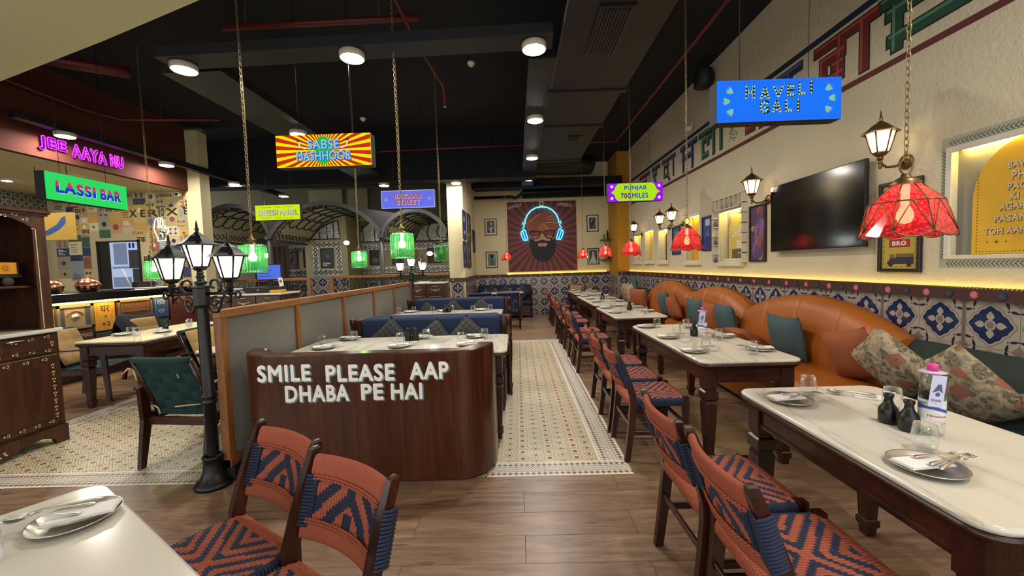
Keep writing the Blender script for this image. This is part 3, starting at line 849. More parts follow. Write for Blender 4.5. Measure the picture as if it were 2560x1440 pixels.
    for nrm in (-1, 1):
        for zc in (.581, .714):
            for k in range(26):
                u = -.165+.33*k/25
                for q in (-1, 1):
                    p0 = bk(u-.005, zc+q*.0015, nrm*.011); p1 = bk(u, zc+q*.006, nrm*.016); p2 = bk(u+.008, zc+q*.001, nrm*.011)
                    m.tube([p0, p1, p2], [.0035, .0045, .0035], 5, 0)
        for s in (-1, 1):
            for k in range(11):
                z = .592+.0115*k; u = s*.160
                for q in (-1, 1):
                    m.tube([bk(u+q*.001, z-.005, nrm*.009), bk(u+q*.0055, z, nrm*.014), bk(u+q*.001, z+.008, nrm*.009)], [.0035, .0045, .0035], 5, 1)
    m.obj('back_weave', [RUST, NAVY], t)
    for s in (-1, 1):
        m = MB()
        for k in range(15):
            z = .566+.0108*k; y = py(z)
            P = []
            for (a, b) in ((-.045, .004), (-.018, .013), (.018, .0235), (.0205, .0), (.018, -.0235), (-.018, -.016), (-.045, -.012)):
                P.append((s*(hw+a), y+b-(.006 if a < -.03 else 0), z+b*.3))
            m.tube(P, .0056, 5, 0, closed=True)
        m.obj('cord_wrap', [NAVY], t)
    return t
cp = chair_proto('nearest rust and navy woven chair in the right hand row')
cp.location = (.93, 1.29, 0); cp.rotation_euler = (0, 0, -PI/2)
def rchair(label, x, y, rz=-PI/2): return dup(cp, label, (x, y, 0), rz)
rchair('second woven chair from the viewer in the right hand row, at the same table', .91, 1.76, -PI/2+.02)
rchair('woven chair nearest the viewer at the second right hand table', .985, 3.03)
rchair('middle woven chair of three at the second right hand table', .98, 3.53, -PI/2-.02)
rchair('farthest woven chair of three at the second right hand table', 1.0, 4.02)
rchair('nearer woven chair at the third right hand table', .99, 5.42)
rchair('farther woven chair at the third right hand table', .99, 5.95)
rchair('nearest woven chair at the fourth right hand table', .99, 6.95)
rchair('middle woven chair at the fourth right hand table', .98, 7.50)
rchair('farthest woven chair at the fourth right hand table', 1.0, 8.05)
rchair('nearer woven chair at the farthest right hand table', 1.02, 9.5)
rchair('farther woven chair at the farthest right hand table', 1.02, 10.1)
a = math.radians(148)
rchair('left woven chair of the front pair, its seat pushed under the white table corner', -1.10, 1.30, a)
rchair('right woven chair of the front pair, its back in full view before the lettered booth', -.73, 1.03, a)

# ================================================================ lettered booth back, booth sofas
t = thing('booth_bench', 'walnut booth back with curved corners lettered SMILE PLEASE AAP DHABA PE HAI', 'booth', (0, 0, 0))
x0, x1, yf, yb, r = -1.94, -.19, 2.61, 3.08, .25
def wall_path(off, n=14):
    P = [(x0+off, yb)]
    for i in range(n+1):
        a = PI+PI/2*i/n; P.append((x0+r+(r-off)*math.cos(a), yf+r+(r-off)*math.sin(a)))
    for i in range(n+1):
        a = 3*PI/2+PI/2*i/n; P.append((x1-r+(r-off)*math.cos(a), yf+r+(r-off)*math.sin(a)))
    P.append((x1-off, yb)); return P
def top_z(p):   # the top sags along the middle and dips at the free ends
    u = (p[0]-x0)/(x1-x0)
    return .872+ .02*(2*u-1)**2 - (.10*max(0, (p[1]-2.95)/.1)**2)
m = MB(); A = wall_path(0); B = wall_path(.115); n = len(A)
vs = []
for k in range(n):
    z = top_z(A[k])
    vs += [(A[k][0], A[k][1], .012), (A[k][0], A[k][1], z-.008), (A[k][0]*.9+B[k][0]*.1, A[k][1]*.9+B[k][1]*.1, z), (B[k][0]*.9+A[k][0]*.1, B[k][1]*.9+A[k][1]*.1, z), (B[k][0], B[k][1], z-.008), (B[k][0], B[k][1], .012)]
fs = [(i*6+j, (i+1)*6+j, (i+1)*6+(j+1) % 6, i*6+(j+1) % 6) for i in range(n-1) for j in range(6)]
fs += [tuple(range(6)), tuple((n-1)*6+j for j in range(6))]
m.add(vs, fs, 0, False)
bp = m.obj('curved_back_panel', COUNTER, t)
m = MB()
for x in (-1.36, -.82): m.box(x-.0012, yf-.0006, .02, x+.0012, yf+.002, .86)
m.obj('veneer_seam', DARK, bp)
m = MB(); A2 = wall_path(.012)
m.add([(p[0], p[1], z) for p in A2 for z in (0, .03)], [(i*2, i*2+1, i*2+3, i*2+2) for i in range(n-1)]); m.obj('plinth', BLACKP, t)
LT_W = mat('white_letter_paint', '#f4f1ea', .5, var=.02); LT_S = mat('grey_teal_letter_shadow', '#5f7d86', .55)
T = F_front(-1.115, yf, 0)
def words(body, xa, xb, z, h):
    cx = (xa+xb)/2+1.115; w = xb-xa
    m = MB(); 
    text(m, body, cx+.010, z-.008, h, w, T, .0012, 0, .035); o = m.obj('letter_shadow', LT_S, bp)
    m = MB(); text(m, body, cx, z, h, w, T, .0022, 0, .035); o = m.obj('lettering', LT_W, bp)
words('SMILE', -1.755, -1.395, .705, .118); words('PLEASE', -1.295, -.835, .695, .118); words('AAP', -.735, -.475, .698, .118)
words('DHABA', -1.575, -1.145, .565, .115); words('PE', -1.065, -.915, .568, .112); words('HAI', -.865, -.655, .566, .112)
# seat and cushion behind it
MB().box(-1.88, 2.67, .12, -.26, 3.06, .44, b=.02).obj('seat_base', DARKX, t)
MB().box(-1.87, 2.76, .44, -.25, 3.12, .52, b=.03).obj('seat_cushion', BLUEV, t)
m = MB(); m.grid(lambda a, b: (-1.86+1.6*a, 2.665+.09*math.sin(PI*b)+.04*(1-b), .50+.37*b), 16, 8); m.obj('back_cushion', BLUEV, t)
def pillow_mesh(w, h, th, n=12, puff=.55):
    m = MB()
    for s in (-1, 1):
        def f(a, b):
            x = 2*a-1; y = 2*b-1
            e = (1-abs(x)**2.6)*(1-abs(y)**2.6); q = max(0, e)**puff
            k = 1-.07*(1-abs(y)**2)*abs(x)**3; k2 = 1-.07*(1-abs(x)**2)*abs(y)**3
            return (x*w/2*k, s*th/2*q, y*h/2*k2)
        m.grid(f, n, n)
    return m
def booth_sofa(label, x0, x1, yb, zt=.90):
    """faces -Y; back plane at yb"""
    t = thing('booth_sofa', label, 'sofa', ((x0+x1)/2, yb, 0))
    w = (x1-x0)/2
    m = MB()
    P = rrect(-w+.10, .30, w-.10, zt, .07)
    def slab(m, P, y0, y1, rd=.03):
        n = len(P); cx = sum(p[0] for p in P)/n; cz = sum(p[1] for p in P)/n
        rings = [(y1, 0), (y0+rd, 0), (y0+rd*.3, rd*.45), (y0, rd*1.1)]
        vs = []
        for y, o in rings:
            for p in P:
                dx = math.copysign(min(abs(p[0]-cx), o), p[0]-cx); dz = math.copysign(min(abs(p[1]-cz), o), p[1]-cz)
                vs.append((p[0]-dx, y, p[1]-dz))
        fs = [(i*n+j, i*n+(j+1) % n, (i+1)*n+(j+1) % n, (i+1)*n+j) for i in range(3) for j in range(n)]
        m.add(vs, fs, 0, True); m.add(vs[3*n:], [tuple(range(n))]); m.add(vs[:n], [tuple(range(n))])
    slab(m, P, -.10, .02); m.obj('back_cushion', BLUEV, t)
    MB().box(-w+.06, -.52, .36, w-.06, -.06, .46, b=.03).obj('seat_cushion', BLUEV, t)
    MB().box(-w+.05, -.50, .06, w-.05, 0, .36, b=.008).obj('seat_base', DARKX, t)
    MB().box(-w+.03, .02, .06, w-.03, .06, zt-.01, b=.012).obj('back_panel', DARKX, t)
    for s in (-1, 1):
        MB().box(s*(w-.05)-.045, -.06, .02, s*(w-.05)+.045, .07, zt-.02, b=.006).obj('end_panel', COUNTER, t)
        m = MB(); zz = [(.0,.0),(.022,0),(.022,.08),(.03,.09),(.03,.12),(.02,.14),(.024,.30),(.034,.46),(.036,.60),(.024,.64),(.036,.66),(.036,.70),(.022,.72),(.026,.80),(.034,.84),(.034,zt-.02),(.028,zt+.0),(0,zt+.004)]
        m.lathe(zz, 14, T=Tl(s*(w-.015), -.10, 0)); m.obj('turned_post', DARK, t)
    # bench on the other side of the back
    MB().box(-w+.05, .07, .06, w-.05, .50, .36, b=.008).obj('seat_base', DARKX, t)
    MB().box(-w+.06, .12, .36, w-.06, .52, .46, b=.03).obj('seat_cushion', BLUEV, t)
    m = MB(); slab(m, P, 0, .10); o = m.obj('back_cushion', BLUEV, t); o.rotation_euler = (0, 0, PI); o.location = (0, .16, 0)
    return t
booth_sofa('nearer navy booth sofa with wooden ends, behind the booth table', -1.86, -.10, 4.50)
booth_sofa('farther navy booth sofa with wooden ends, at the end of the partition', -1.90, -.14, 6.95, .905)
# patterned pillows on the booth sofas
def checker():
    t = NT('checked_pillow_cloth'); tc = t.nd('ShaderNodeTexCoord'); mp = t.nd('ShaderNodeMapping'); mp.inputs['Rotation'].default_value = (0, 0, 0)
    t.ln(tc.outputs['Object'], mp.inputs[0]); sp = t.nd('ShaderNodeSeparateXYZ'); t.ln(mp.outputs[0], sp.inputs[0])
    u, v = sp.outputs[0], sp.outputs[2]
    def cell(q): return t.math('ABSOLUTE', t.math('SUBTRACT', t.math('WRAP', q, .05, 0.0), .025))
    mxx = t.math('MAXIMUM', cell(u), cell(v))
    c = t.ramp(t.math('MULTIPLY', mxx, 40), [(0, '#17181c'), (.28, '#6f6a62'), (.42, '#17181c'), (.62, '#57544f'), (.78, '#17181c')], True)
    n = t.noise(tc.outputs['Object'], 260, 2); t.base(t.mix(t.math('MULTIPLY', n, .5), c, '#24242a')); t.bump(n, .3, .003)
    return t.set(.9)
CHK = checker()
pm_chk = pillow_mesh(.34, .34, .12).mesh('cushion_cover', [CHK])
def pillow(me, label, x, y, z, rx=0, ry=0, rz=0, group=None, cat='cushion', name='cushion'):
    o = inst(name, me, None, (x, y, z)); o.rotation_mode = 'XYZ'
    o.matrix_basis = Tl(x, y, z) @ Rz(rz) @ Rx(rx) @ Ry(ry)
    return tag(o, label, cat, group)
d45 = PI/4
pillow(pm_chk, 'checked cushion standing on its corner at the left of the nearer booth sofa', -1.40, 4.31, .685, -.22, d45)
pillow(pm_chk, 'checked cushion leaning low in the middle of the nearer booth sofa', -.93, 4.32, .66, -.28, d45+.12)
pillow(pm_chk, 'checked cushion standing on its corner at the right of the nearer booth sofa', -.56, 4.31, .685, -.22, d45-.06)
pillow(pm_chk, 'checked cushion at the left of the farther booth sofa', -1.55, 6.77, .655, -.25, d45-.1)
pillow(pm_chk, 'checked cushion in the middle of the farther booth sofa', -1.11, 6.76, .685, -.22, d45)
pillow(pm_chk, 'checked cushion at the right of the farther booth sofa', -.63, 6.76, .69, -.22, d45)

# ================================================================ glazed partition
def fluted():
    m = bpy.data.materials.new('fluted_glass'); m.use_nodes = True; t = m.node_tree; n = t.nodes; b = n['Principled BSDF']
    b.inputs['Base Color'].default_value = lin('#8f8c87'); b.inputs['Roughness'].default_value = .32
    tr = n.new('ShaderNodeBsdfTransparent'); tr.inputs[0].default_value = (.75, .77, .76, 1)
    mx = n.new('ShaderNodeMixShader'); mx.inputs[0].default_value = .86
    tl = n.new('ShaderNodeBsdfTranslucent'); tl.inputs[0].default_value = lin('#a8a49d')
    m2 = n.new('ShaderNodeMixShader'); m2.inputs[0].default_value = .4
    t.links.new(b.outputs[0], m2.inputs[1]); t.links.new(tl.outputs[0], m2.inputs[2])
    t.links.new(tr.outputs[0], mx.inputs[1]); t.links.new(m2.outputs[0], mx.inputs[2]); t.links.new(mx.outputs[0], n['Material Output'].inputs[0])
    return m
FLUT = fluted()
t = thing('glazed_partition', 'teak framed partition with fluted glass panes running back from the lamp post', 'partition', (-2.04, 0, 0))
ya, yb_ = 2.66, 7.52
MB().box(-.045, ya, 0, .045, yb_, .10, b=.01).obj('base_plinth', BLACKP, t)
MB().box(-.03, ya-.005, 1.135, .03, yb_, 1.195, b=.006).obj('top_rail', TEAKLY, t)
MB().box(-.03, ya, .10, .03, yb_, .16, b=.004).obj('bottom_rail', TEAKLY, t)
ps = [ya+.03, 3.62, 4.60, 5.58, 6.50, yb_-.03]
for i, y in enumerate(ps): MB().box(-.028, y-.03, .10, .028, y+.03, 1.14, b=.004).obj('frame_post', TEAKL, t)
for i in range(5):
    y0, y1 = ps[i]+.03, ps[i+1]-.03; nn = int((y1-y0)/.013)
    m = MB(); vs = []
    for s in (-1, 1):
        o = len(vs)
        for k in range(nn*4+1):
            y = y0+(y1-y0)*k/(nn*4); x = s*(.003+.0045*abs(math.sin(PI*k/4)))
            vs += [(x, y, .155), (x, y, 1.14)]
        m.add(vs[o:], [(k*2, k*2+2, k*2+3, k*2+1) for k in range(nn*4)], 0, True)
    m.obj('fluted_pane', FLUT, t, recalc=False)

# ================================================================ street lamp posts
PANE = clear('frosted_lamp_pane', (1,1,.97), .06, .2, ('#fffaf0', .72))
BULB = emit('warm_bulb', '#fff0d8', 48.0)
def hexf(r, a0=0, n=6): return [(r*math.cos(a0+2*PI*i/n), r*math.sin(a0+2*PI*i/n)) for i in range(n)]
def lantern(parent, x, y, z, s=1.0, metal=None, bulb=None):
    """hexagonal lantern; (x, y, z) is the underside of its cup"""
    metal = metal or BLACKM
    g = MB()
    def rings(prof, n=6, a0=PI/6):
        vs = []
        for r, zz in prof: vs += [(x+s*p[0], y+s*p[1], z+s*zz) for p in hexf(r, a0, n)]
        fs = [(i*n+j, i*n+(j+1) % n, (i+1)*n+(j+1) % n, (i+1)*n+j) for i in range(len(prof)-1) for j in range(n)]
        g.add(vs, fs)
    g.lathe([(0,0),(.018,0),(.022,.02),(.014,.03)], 12, T=Tl(x,y,z))
    rings([(.0,.028),(.03,.03),(.048,.05),(.05,.06),(.0,.062)])
    rings([(.0,.205),(.092,.203),(.118,.198),(.118,.206),(.094,.222),(.072,.24),(.05,.262),(.03,.275),(.014,.29),(.0,.29)])
    g.lathe([(.012,.285),(.009,.30),(.014,.31),(.008,.32),(.006,.35),(0,.372)], 8, T=Tl(x,y,z) @ Matrix.Scale(s,4))
    for i in range(6):
        a = PI/6+i*PI/3
        g.tube([(x+s*.050*math.cos(a), y+s*.050*math.sin(a), z+s*.055), (x+s*.090*math.cos(a), y+s*.090*math.sin(a), z+s*.206)], .0055*s, 5)
    o = g.obj('lantern', metal, parent)
    p = MB()
    for i in range(6):
        a, b = PI/6+i*PI/3, PI/6+(i+1)*PI/3
        q = []
        for r, zz, aa in ((.047,.058,a), (.047,.058,b), (.087,.204,b), (.087,.204,a)): q.append((x+s*r*math.cos(aa), y+s*r*math.sin(aa), z+s*zz))
        p.add(q, [(0,1,2,3)])
    p.obj('lantern_pane', PANE, o)
    MB().lathe([(0,.06),(.012,.065),(.012,.085),(.026,.11),(.028,.135),(.018,.158),(0,.166)], 12, T=Tl(x,y,z) @ Matrix.Scale(s,4)).obj('bulb', bulb or BULB, o)
    return o
def spiral(cx, cz, r0, r1, a0, a1, n=22):
    return [(cx+(r0+(r1-r0)*i/n)*math.cos(a0+(a1-a0)*i/n), cz+(r0+(r1-r0)*i/n)*math.sin(a0+(a1-a0)*i/n)) for i in range(n+1)]
def street_lamp(label, x, y, rz, zh=1.31):
    t = thing('street_lamp', label, 'street lamp', (x, y, 0), rz)
    MB().lathe([(0,0),(.118,0),(.12,.02),(.108,.035),(.082,.06),(.066,.10),(.060,.15),(.058,.185),(.064,.19),(.064,.205),(.05,.21)], 24).obj('base', BLACKM, t)
    MB().lathe([(.036,.20),(.036,.56),(.048,.57),(.048,.585),(.04,.595),(.05,.61),(.05,.625),(.036,.64),(.034,zh-.09)], 16).obj('post', BLACKM, t)
    m = MB(); vs = []
    pr = [(.02,zh-.10),(.038,zh-.095),(.045,zh-.08),(.05,zh-.075),(.05,zh+.035),(.056,zh+.04),(.056,zh+.052),(.03,zh+.07)]
    for r, z in pr: vs += [(p[0], p[1], z) for p in hexf(r, PI/8, 8)]
    m.add(vs, [(i*8+j, i*8+(j+1) % 8, (i+1)*8+(j+1) % 8, (i+1)*8+j) for i in range(len(pr)-1) for j in range(8)])
    m.lathe([(.03,.065),(.04,.075),(.024,.09),(.022,.11),(.03,.115),(.018,.13)], 12, T=Tl(0,0,zh)); m.obj('hub', BLACKM, t)
    for s in (-1, 1):
        m = MB(); A = lambda P, y=0: [(s*p[0], y, p[1]) for p in P]
        m.tube([(s*.045,0,zh), (s*.20,0,zh), (s*.255,0,zh-.002)], .011, 8)
        m.tube(A(spiral(.098, zh+.055, .055, .016, -1.2, 4.6)), .0085, 6)
        m.tube(A([(.12, zh+.0), (.15, zh+.035), (.175, zh+.012), (.21, zh+.03), (.235, zh+.06)]), [.008,.01,.009,.008,.005], 6)
        m.tube(A([(.05, zh-.085), (.075, zh-.125), (.11, zh-.125), (.135, zh-.09), (.145, zh-.04), (.165, zh-.018), (.195, zh-.03), (.20, zh-.055), (.185, zh-.062)]), .0085, 6)
        m.tube(A(spiral(.098, zh-.055, .036, .012, 1.2, 7.5)), .0075, 6)
        m.tube(A(spiral(.262, zh-.012, .026, .012, PI/2, -3.6)), .0075, 6)
        m.lathe([(.0,-.07),(.006,-.065),(.006,-.02),(.016,-.012),(.016,.03),(.026,.04),(.026,.05),(0,.052)], 10, T=Tl(s*.215,0,zh))
        o = m.obj('scroll_arm', BLACKM, t)
        lantern(t, s*.215, 0, zh+.045, .98)
    lantern(t, 0, 0, zh+.125, .98)
    return t
street_lamp('tall black three-lantern street lamp standing before the glazed partition', -2.115, 2.64, -.10)
street_lamp('smaller looking black three-lantern street lamp at the far end of the partition', -2.03, 7.66, 0.0)

# ================================================================ rosewood cabinet at the left
t = thing('display_cabinet', 'carved rosewood cabinet with pale inlay and an open shelf, cut by the left edge', 'cabinet', (0, 0, 0))
xf, xb = -4.08, -4.52; y0, y1 = 2.20, 3.47
m = MB()
m.box(xb, y0, .14, xf-.012, y1, .98, b=.004)
m.obj('chest_body', CABW, t)
# apron with a scalloped lower edge and bracket feet
P = [(y0, .15), (y0, 0), (y0+.09, 0), (y0+.11, .05), (y0+.20, .085), (y0+.33, .07), (y0+.42, .035), (y0+.52, -.0+.012), (y0+.635, .004), (y0+.75, .012), (y0+.85, .035), (y0+.94, .07), (y0+1.07, .085), (y1-.11, .05), (y1-.09, 0), (y1, 0), (y1, .15)]
MB().prism([(p[0]-y0, p[1]) for p in P], -.03, .008, T=F_left(xf, y0, 0)).box(xb, y0, 0, xb+.06, y0+.06, .15).box(xb, y1-.06, 0, xb+.06, y1, .15).box(xb, y1-.03, .06, xf, y1, .15).obj('apron', CABW, t)
MB().box(xb-.01, y0-.012, .98, xf+.03, y1+.012, 1.012, b=.006).obj('marble_counter', MARBLE, t)
def inlay_row(m, pts, T, n=.002, turn=0):
    for (u, v, a) in pts:
        for q in (-.55, 0, .55): m.flat(petal(.002, .023, .0066, a+q, u, v, 6), n, 0, T)
        m.disc(u-.014*math.cos(a), v-.014*math.sin(a), n, .0075, 8, 0, T)
T = F_left(xf, 0, 0)
for k, (a, b) in enumerate(((y0+.03, y0+.62), (y0+.65, y1-.03))):
    MB().box(xf-.014, a, .80, xf+.004, b, .965, b=.006).obj('drawer', CABW, t)
    d = t.children[-1]
    MB().prism([(a+.05-0, .845), (a+.05, .915), (a+.10, .935), ((a+b)/2, .915), (b-.10, .935), (b-.05, .915), (b-.05, .845), (b-.10, .835), ((a+b)/2, .85), (a+.10, .835)], .002, .009, T=T).obj('raised_panel', CABW, d)
    m = MB(); cy = (a+b)/2
    m.tube([(xf+.006, cy-.06, .945), (xf+.02, cy-.05, .942), (xf+.022, cy, .945), (xf+.02, cy+.05, .942), (xf+.006, cy+.06, .945)], [.004,.005,.006,.005,.004], 6); m.obj('handle', STEEL, d)
    m = MB()
    inlay_row(m, [(a+.07+(b-a-.14)*i/4, .945-.014*math.sin(PI*i/4), 0) for i in range(5)]+[(a+.07+(b-a-.14)*i/4, .825+.010*math.sin(PI*i/4), 0) for i in range(5)]+[(a+.035, .88, PI/2), (b-.035, .88, PI/2)], T, .0045)
    m.obj('inlay', GOLDP, d)
    MB().box(xf-.014, a, .17, xf+.004, b, .785, b=.006).obj('door', CABW, t)
    d = t.children[-1]
    P = [(a+.075, .235), (a+.075, .66), (a+.11, .715), (a+.2, .70), (cy, .735), (b-.2, .70), (b-.11, .715), (b-.075, .66), (b-.075, .235)]
    MB().prism(P, .002, .010, T=T).obj('raised_panel', CABW, d)
    m = MB()
    inlay_row(m, [(a+.045, .25+.062*i, PI/2) for i in range(8)]+[(b-.045, .25+.062*i, PI/2) for i in range(8)]+[(a+.09+(b-a-.18)*i/4, .205, 0) for i in range(5)]+[(a+.10+(b-a-.2)*i/3, .752, 0) for i in range(4)], T, .0045)
    m.obj('inlay', GOLDP, d)
m = MB()
for k in range(5): m.flat(petal(0, .03, .008, .5+k*.5, y0+.62, .045, 6), .0095, 0, T)
for s in (-1, 1):
    for k in range(4):
        m.flat(petal(0, .026, .007, (.7 if s > 0 else PI-.7), y0+.635+s*(.05+.04*k), .05+.008*k, 6), .0095, 0, T); m.flat(petal(0, .026, .007, (-.4 if s > 0 else PI+.4), y0+.635+s*(.06+.04*k), .045+.008*k, 6), .0095, 0, T)
m.obj('inlay', GOLDP, t)
# hutch
m = MB()
m.box(xb, y0, 1.012, xb+.02, y1-.02, 2.0); m.obj('back_board', CABW, t)
for a, b in ((y0, y0+.03), (y1-.05, y1-.02)): MB().box(xb, a, 1.012, xf-.02, b, 2.0, b=.003).obj('side_panel', CABW, t)
MB().box(xb+.02, y0+.03, 1.372, xf-.07, y1-.05, 1.392, b=.004).obj('shelf', CABW, t)
MB().box(xf-.035, y1-.115, 1.012, xf-.012, y1-.02, 2.0, b=.003).obj('front_post', CABW, t); MB().box(xf-.035, y0, 1.012, xf-.012, y0+.09, 2.0, b=.003).obj('front_post', CABW, t)
MB().box(xb-.02, y0-.03, 2.0, xf+.02, y1+.01, 2.035, b=.01).box(xb, y0-.01, 1.985, xf, y1-.005, 2.0).obj('cornice', CABW, t)
P = [(y0+.08, 2.0), (y0+.08, 1.875)]
for i in range(25):
    u = i/24; y = y0+.10+(y1-.13-y0-.10)*u
    h = 1.885+.085*abs(math.sin(2*PI*u))**.8 - (.028 if .43 < u < .57 else 0) 
    P.append((y, h))
P += [(y1-.11, 1.875), (y1-.11, 2.0)]
MB().prism(P, -.034, -.013, T=F_left(xf, 0, 0)).obj('scalloped_valance', CABW, t)
m = MB()
m.box(xf-.0115, y1-.10, 1.02, xf-.0105, y1-.093, 1.875).box(xf-.0115, y1-.125, 1.868, xf-.0105, y1-.093, 1.875)
inlay_row(m, [(y1-.16-.07*i, 1.905+.075*abs(math.sin(2*PI*(i+.6)/7.2)), 0) for i in range(14)], F_left(xf, 0, 0), -.0115)
m.obj('inlay', GOLDP, t)
# toy truck on the shelf
t = thing('toy_truck', 'painted toy truck with a yellow box side on the cabinet shelf', 'toy truck', (-4.27, 2.98, 1.392))
MB().box(-.07, -.05, .07, .07, .36, .095).obj('chassis', mat('toy_dark', '#1a1514', .6), t)
MB().box(-.07, .05, .095, .07, .345, .20, b=.004).obj('cargo_box', mat('toy_maroon', '#4a1c1a', .5), t)
MB().box(.07, .175, .10, .073, .325, .195).obj('side_panel', mat('toy_yellow', '#d99a1c', .5), t)
m = MB()
for k in range(8): m.flat(petal(.006, .035, .004, k*PI/4, .25, .147, 5), .0742, 0, F_left(0, 0, 0))
m.obj('painted_star', mat('toy_orange', '#a8500f', .5), t)
MB().box(-.06, -.06, .095, .06, .045, .21, b=.01).obj('cab', mat('toy_red', '#6b1f17', .5), t)
wm = MB().lathe([(0,-.012),(.034,-.012),(.037,0),(.034,.012),(0,.012)], 16).mesh('wheel', [mat('toy_tyre', '#3a3a34', .8)])
for sx in (-1, 1):
    for yy in (0, .26): inst('wheel', wm, t, (sx*.07, yy, .037), (0, PI/2, 0))

# ================================================================ green woven armchairs
def armchair(label, x, y, rz, cushion=True, jacket=False, proto=[None]):
    """front at local +y, origin on the floor"""
    t = thing('woven_armchair', label, 'armchair', (x, y, 0), rz)
    for s in (-1, 1):
        m = MB(); vs = []
        for z, yy, a in ((0, .27, .018), (.40, .25, .026), (.60, .24, .022)):
            vs += [(s*.27-.016, yy-a, z), (s*.27+.016, yy-a, z), (s*.27+.016, yy+a, z), (s*.27-.016, yy+a, z)]
        q = [(i*4+j, i*4+(j+1) % 4, (i+1)*4+(j+1) % 4, (i+1)*4+j) for i in range(2) for j in range(4)]+[(3,2,1,0), (8,9,10,11)]
        m.add(vs, q); m.obj('front_leg', DARK, t)
        m = MB(); vs = []
        for z, yy, a in ((0, -.33, .02), (.36, -.27, .034), (.61, -.29, .024)):
            vs += [(s*.27-.017, yy-a, z), (s*.27+.017, yy-a, z), (s*.27+.017, yy+a, z), (s*.27-.017, yy+a, z)]
        m.add(vs, q); m.obj('back_leg', DARK, t)
        MB().tube([(s*.27, -.33, .605), (s*.27, -.20, .625), (s*.275, .1, .625), (s*.275, .28, .605), (s*.272, .32, .59)], [.022,.026,.028,.026,.018], 8, flat=.5).obj('armrest', DARK, t)
        MB().box(s*.27-.012, -.27, .33, s*.27+.012, .26, .40, b=.004).obj('seat_rail', DARK, t)
        MB().tube([(s*.235, -.19, .36), (s*.235, -.27, .58), (s*.235, -.365, .83)], [.018, .018, .016], 6).obj('back_post', DARK, t)
    MB().box(-.26, .23, .33, .26, .26, .40, b=.004).obj('seat_rail', DARKX, t); MB().box(-.26, -.27, .31, .26, -.24, .37, b=.004).obj('seat_rail', DARKX, t)
    def bk(u, v, off=0): 
        y = -.20-.165*v-.02*(1-(u/.23)**2); return (u, y-off*.94, .40+.43*v-off*.34)
    if proto[0] is None:
        m = MB(); m.grid(lambda a, b: bk(-.225+.45*a, b, .0), 8, 8, 0)
        NU, NV = 5, 5
        for i in range(NU):
            for j in range(NV):
                for k in range(6):
                    u0, u1 = -.215+.43*i/NU, -.215+.43*(i+1)/NU; v0, v1 = .06+.86*j/NV, .06+.86*(j+1)/NV
                    w = (k+.5)/6
                    if (i+j) % 2: bump(m, bk, u0, u1, v0+(v1-v0)*k/6, v0+(v1-v0)*(k+1)/6, .009, 'u', 0)
                    else: bump(m, bk, u0+(u1-u0)*k/6, u0+(u1-u0)*(k+1)/6, v0, v1, .009, 'v', 0)
        for zz in (0.0, 1.0):
            vs = []
            m.tube([bk(-.23+.46*i/8, zz) for i in range(9)], .024, 8)
        pb = m.mesh('back_weave', [GREENC])
        m = MB()
        def st(u, v, off=0): return (u, v, .405-.018*math.cos(u/.26*PI/2)*math.cos(v/.25*PI/2)+off)
        m.grid(lambda a, b: st(-.26+.52*a, -.25+.5*b), 8, 8, 0)
        for k in range(22): bump(m, st, -.265, .265, -.25+.0227*k, -.25+.0227*(k+1), .006, 'u', 0)
        proto[0] = (pb, m.mesh('seat_weave', [GREENC]))
    inst('back_weave', proto[0][0], t); inst('seat_weave', proto[0][1], t)
    if cushion:
        # quilted cream cushion: tied on, a thing of its own
        m = MB()
        def q(a, b, s):
            u = 2*a-1; e = (1-abs(u)**8)*(1-abs(2*b-1)**8)
            k = .012*abs(math.sin(3*PI*a))**.5*abs(math.sin(3*PI*b))**.5
            p = bk(u*.21, .06+.93*b, 0)
            d = (.040+s*(.018+k)*max(0, e)**.4)
            return (p[0], p[1]+d*.94+.012, p[2]+d*.34)
        for s in (-1, 1): m.grid(lambda a, b: q(a, b, s), 24, 24)
        o = m.obj('chair_cushion', CREAMCL); o.location = t.location; o.rotation_euler = t.rotation_euler
        tag(o, 'quilted cream back cushion of the ' + cushion, 'cushion')
    return t
armchair('green woven armchair seen from behind, left of the lamp post', -2.56, 3.19, math.radians(-6), 'green armchair seen from behind by the lamp post')
TAPE = mat('cream_tape', '#cdb68a', .9)
for (px, pz, s, l) in ((-2.83, .755, -1, 'upper left'), (-2.52, .765, 1, 'upper right')):
    m = MB(); y = 2.855
    m.tube([(px, y, pz), (px+s*.03, y-.01, pz+.015), (px+s*.08, y-.012, pz+.01 if s > 0 else pz-.03)], [.006,.007,.005], 6).tube([(px, y, pz), (px+.02, y-.012, pz-.03), (px+.03, y-.012, pz-.075)], [.006,.007,.005], 6)
    tag(m.obj('cushion_tie', TAPE), l+' cream tape tie on the back of the green armchair by the post', 'tie')
for P, l in (([(-2.76, 2.92, .47), (-2.72, 2.91, .45), (-2.70, 2.90, .41)], 'short dangling'), ([(-2.6, 2.92, .455), (-2.4, 2.92, .47)], 'long low')):
    tag(MB().tube(P, .006, 6).obj('cushion_tie', TAPE), l+' cream tape tie under the back of the green armchair by the post', 'tie')
armchair('green armchair with a cream cushion facing out, at the left side of the bar-side table', -5.12, 4.72, -PI/2+.25, 'left-hand armchair at the bar-side table')
armchair('green armchair with a dark jacket thrown over it, by the decorated bar front', -5.25, 5.75, -PI/2-.1, 'armchair under the dark jacket')
armchair('green armchair seen from the side, right of the bar-side table', -3.72, 5.05, PI/2+.1, 'armchair right of the bar-side table')
armchair('green armchair at the far side of the table behind the lamp post', -3.25, 4.4, -PI/2, 'armchair half hidden behind the lamp post')
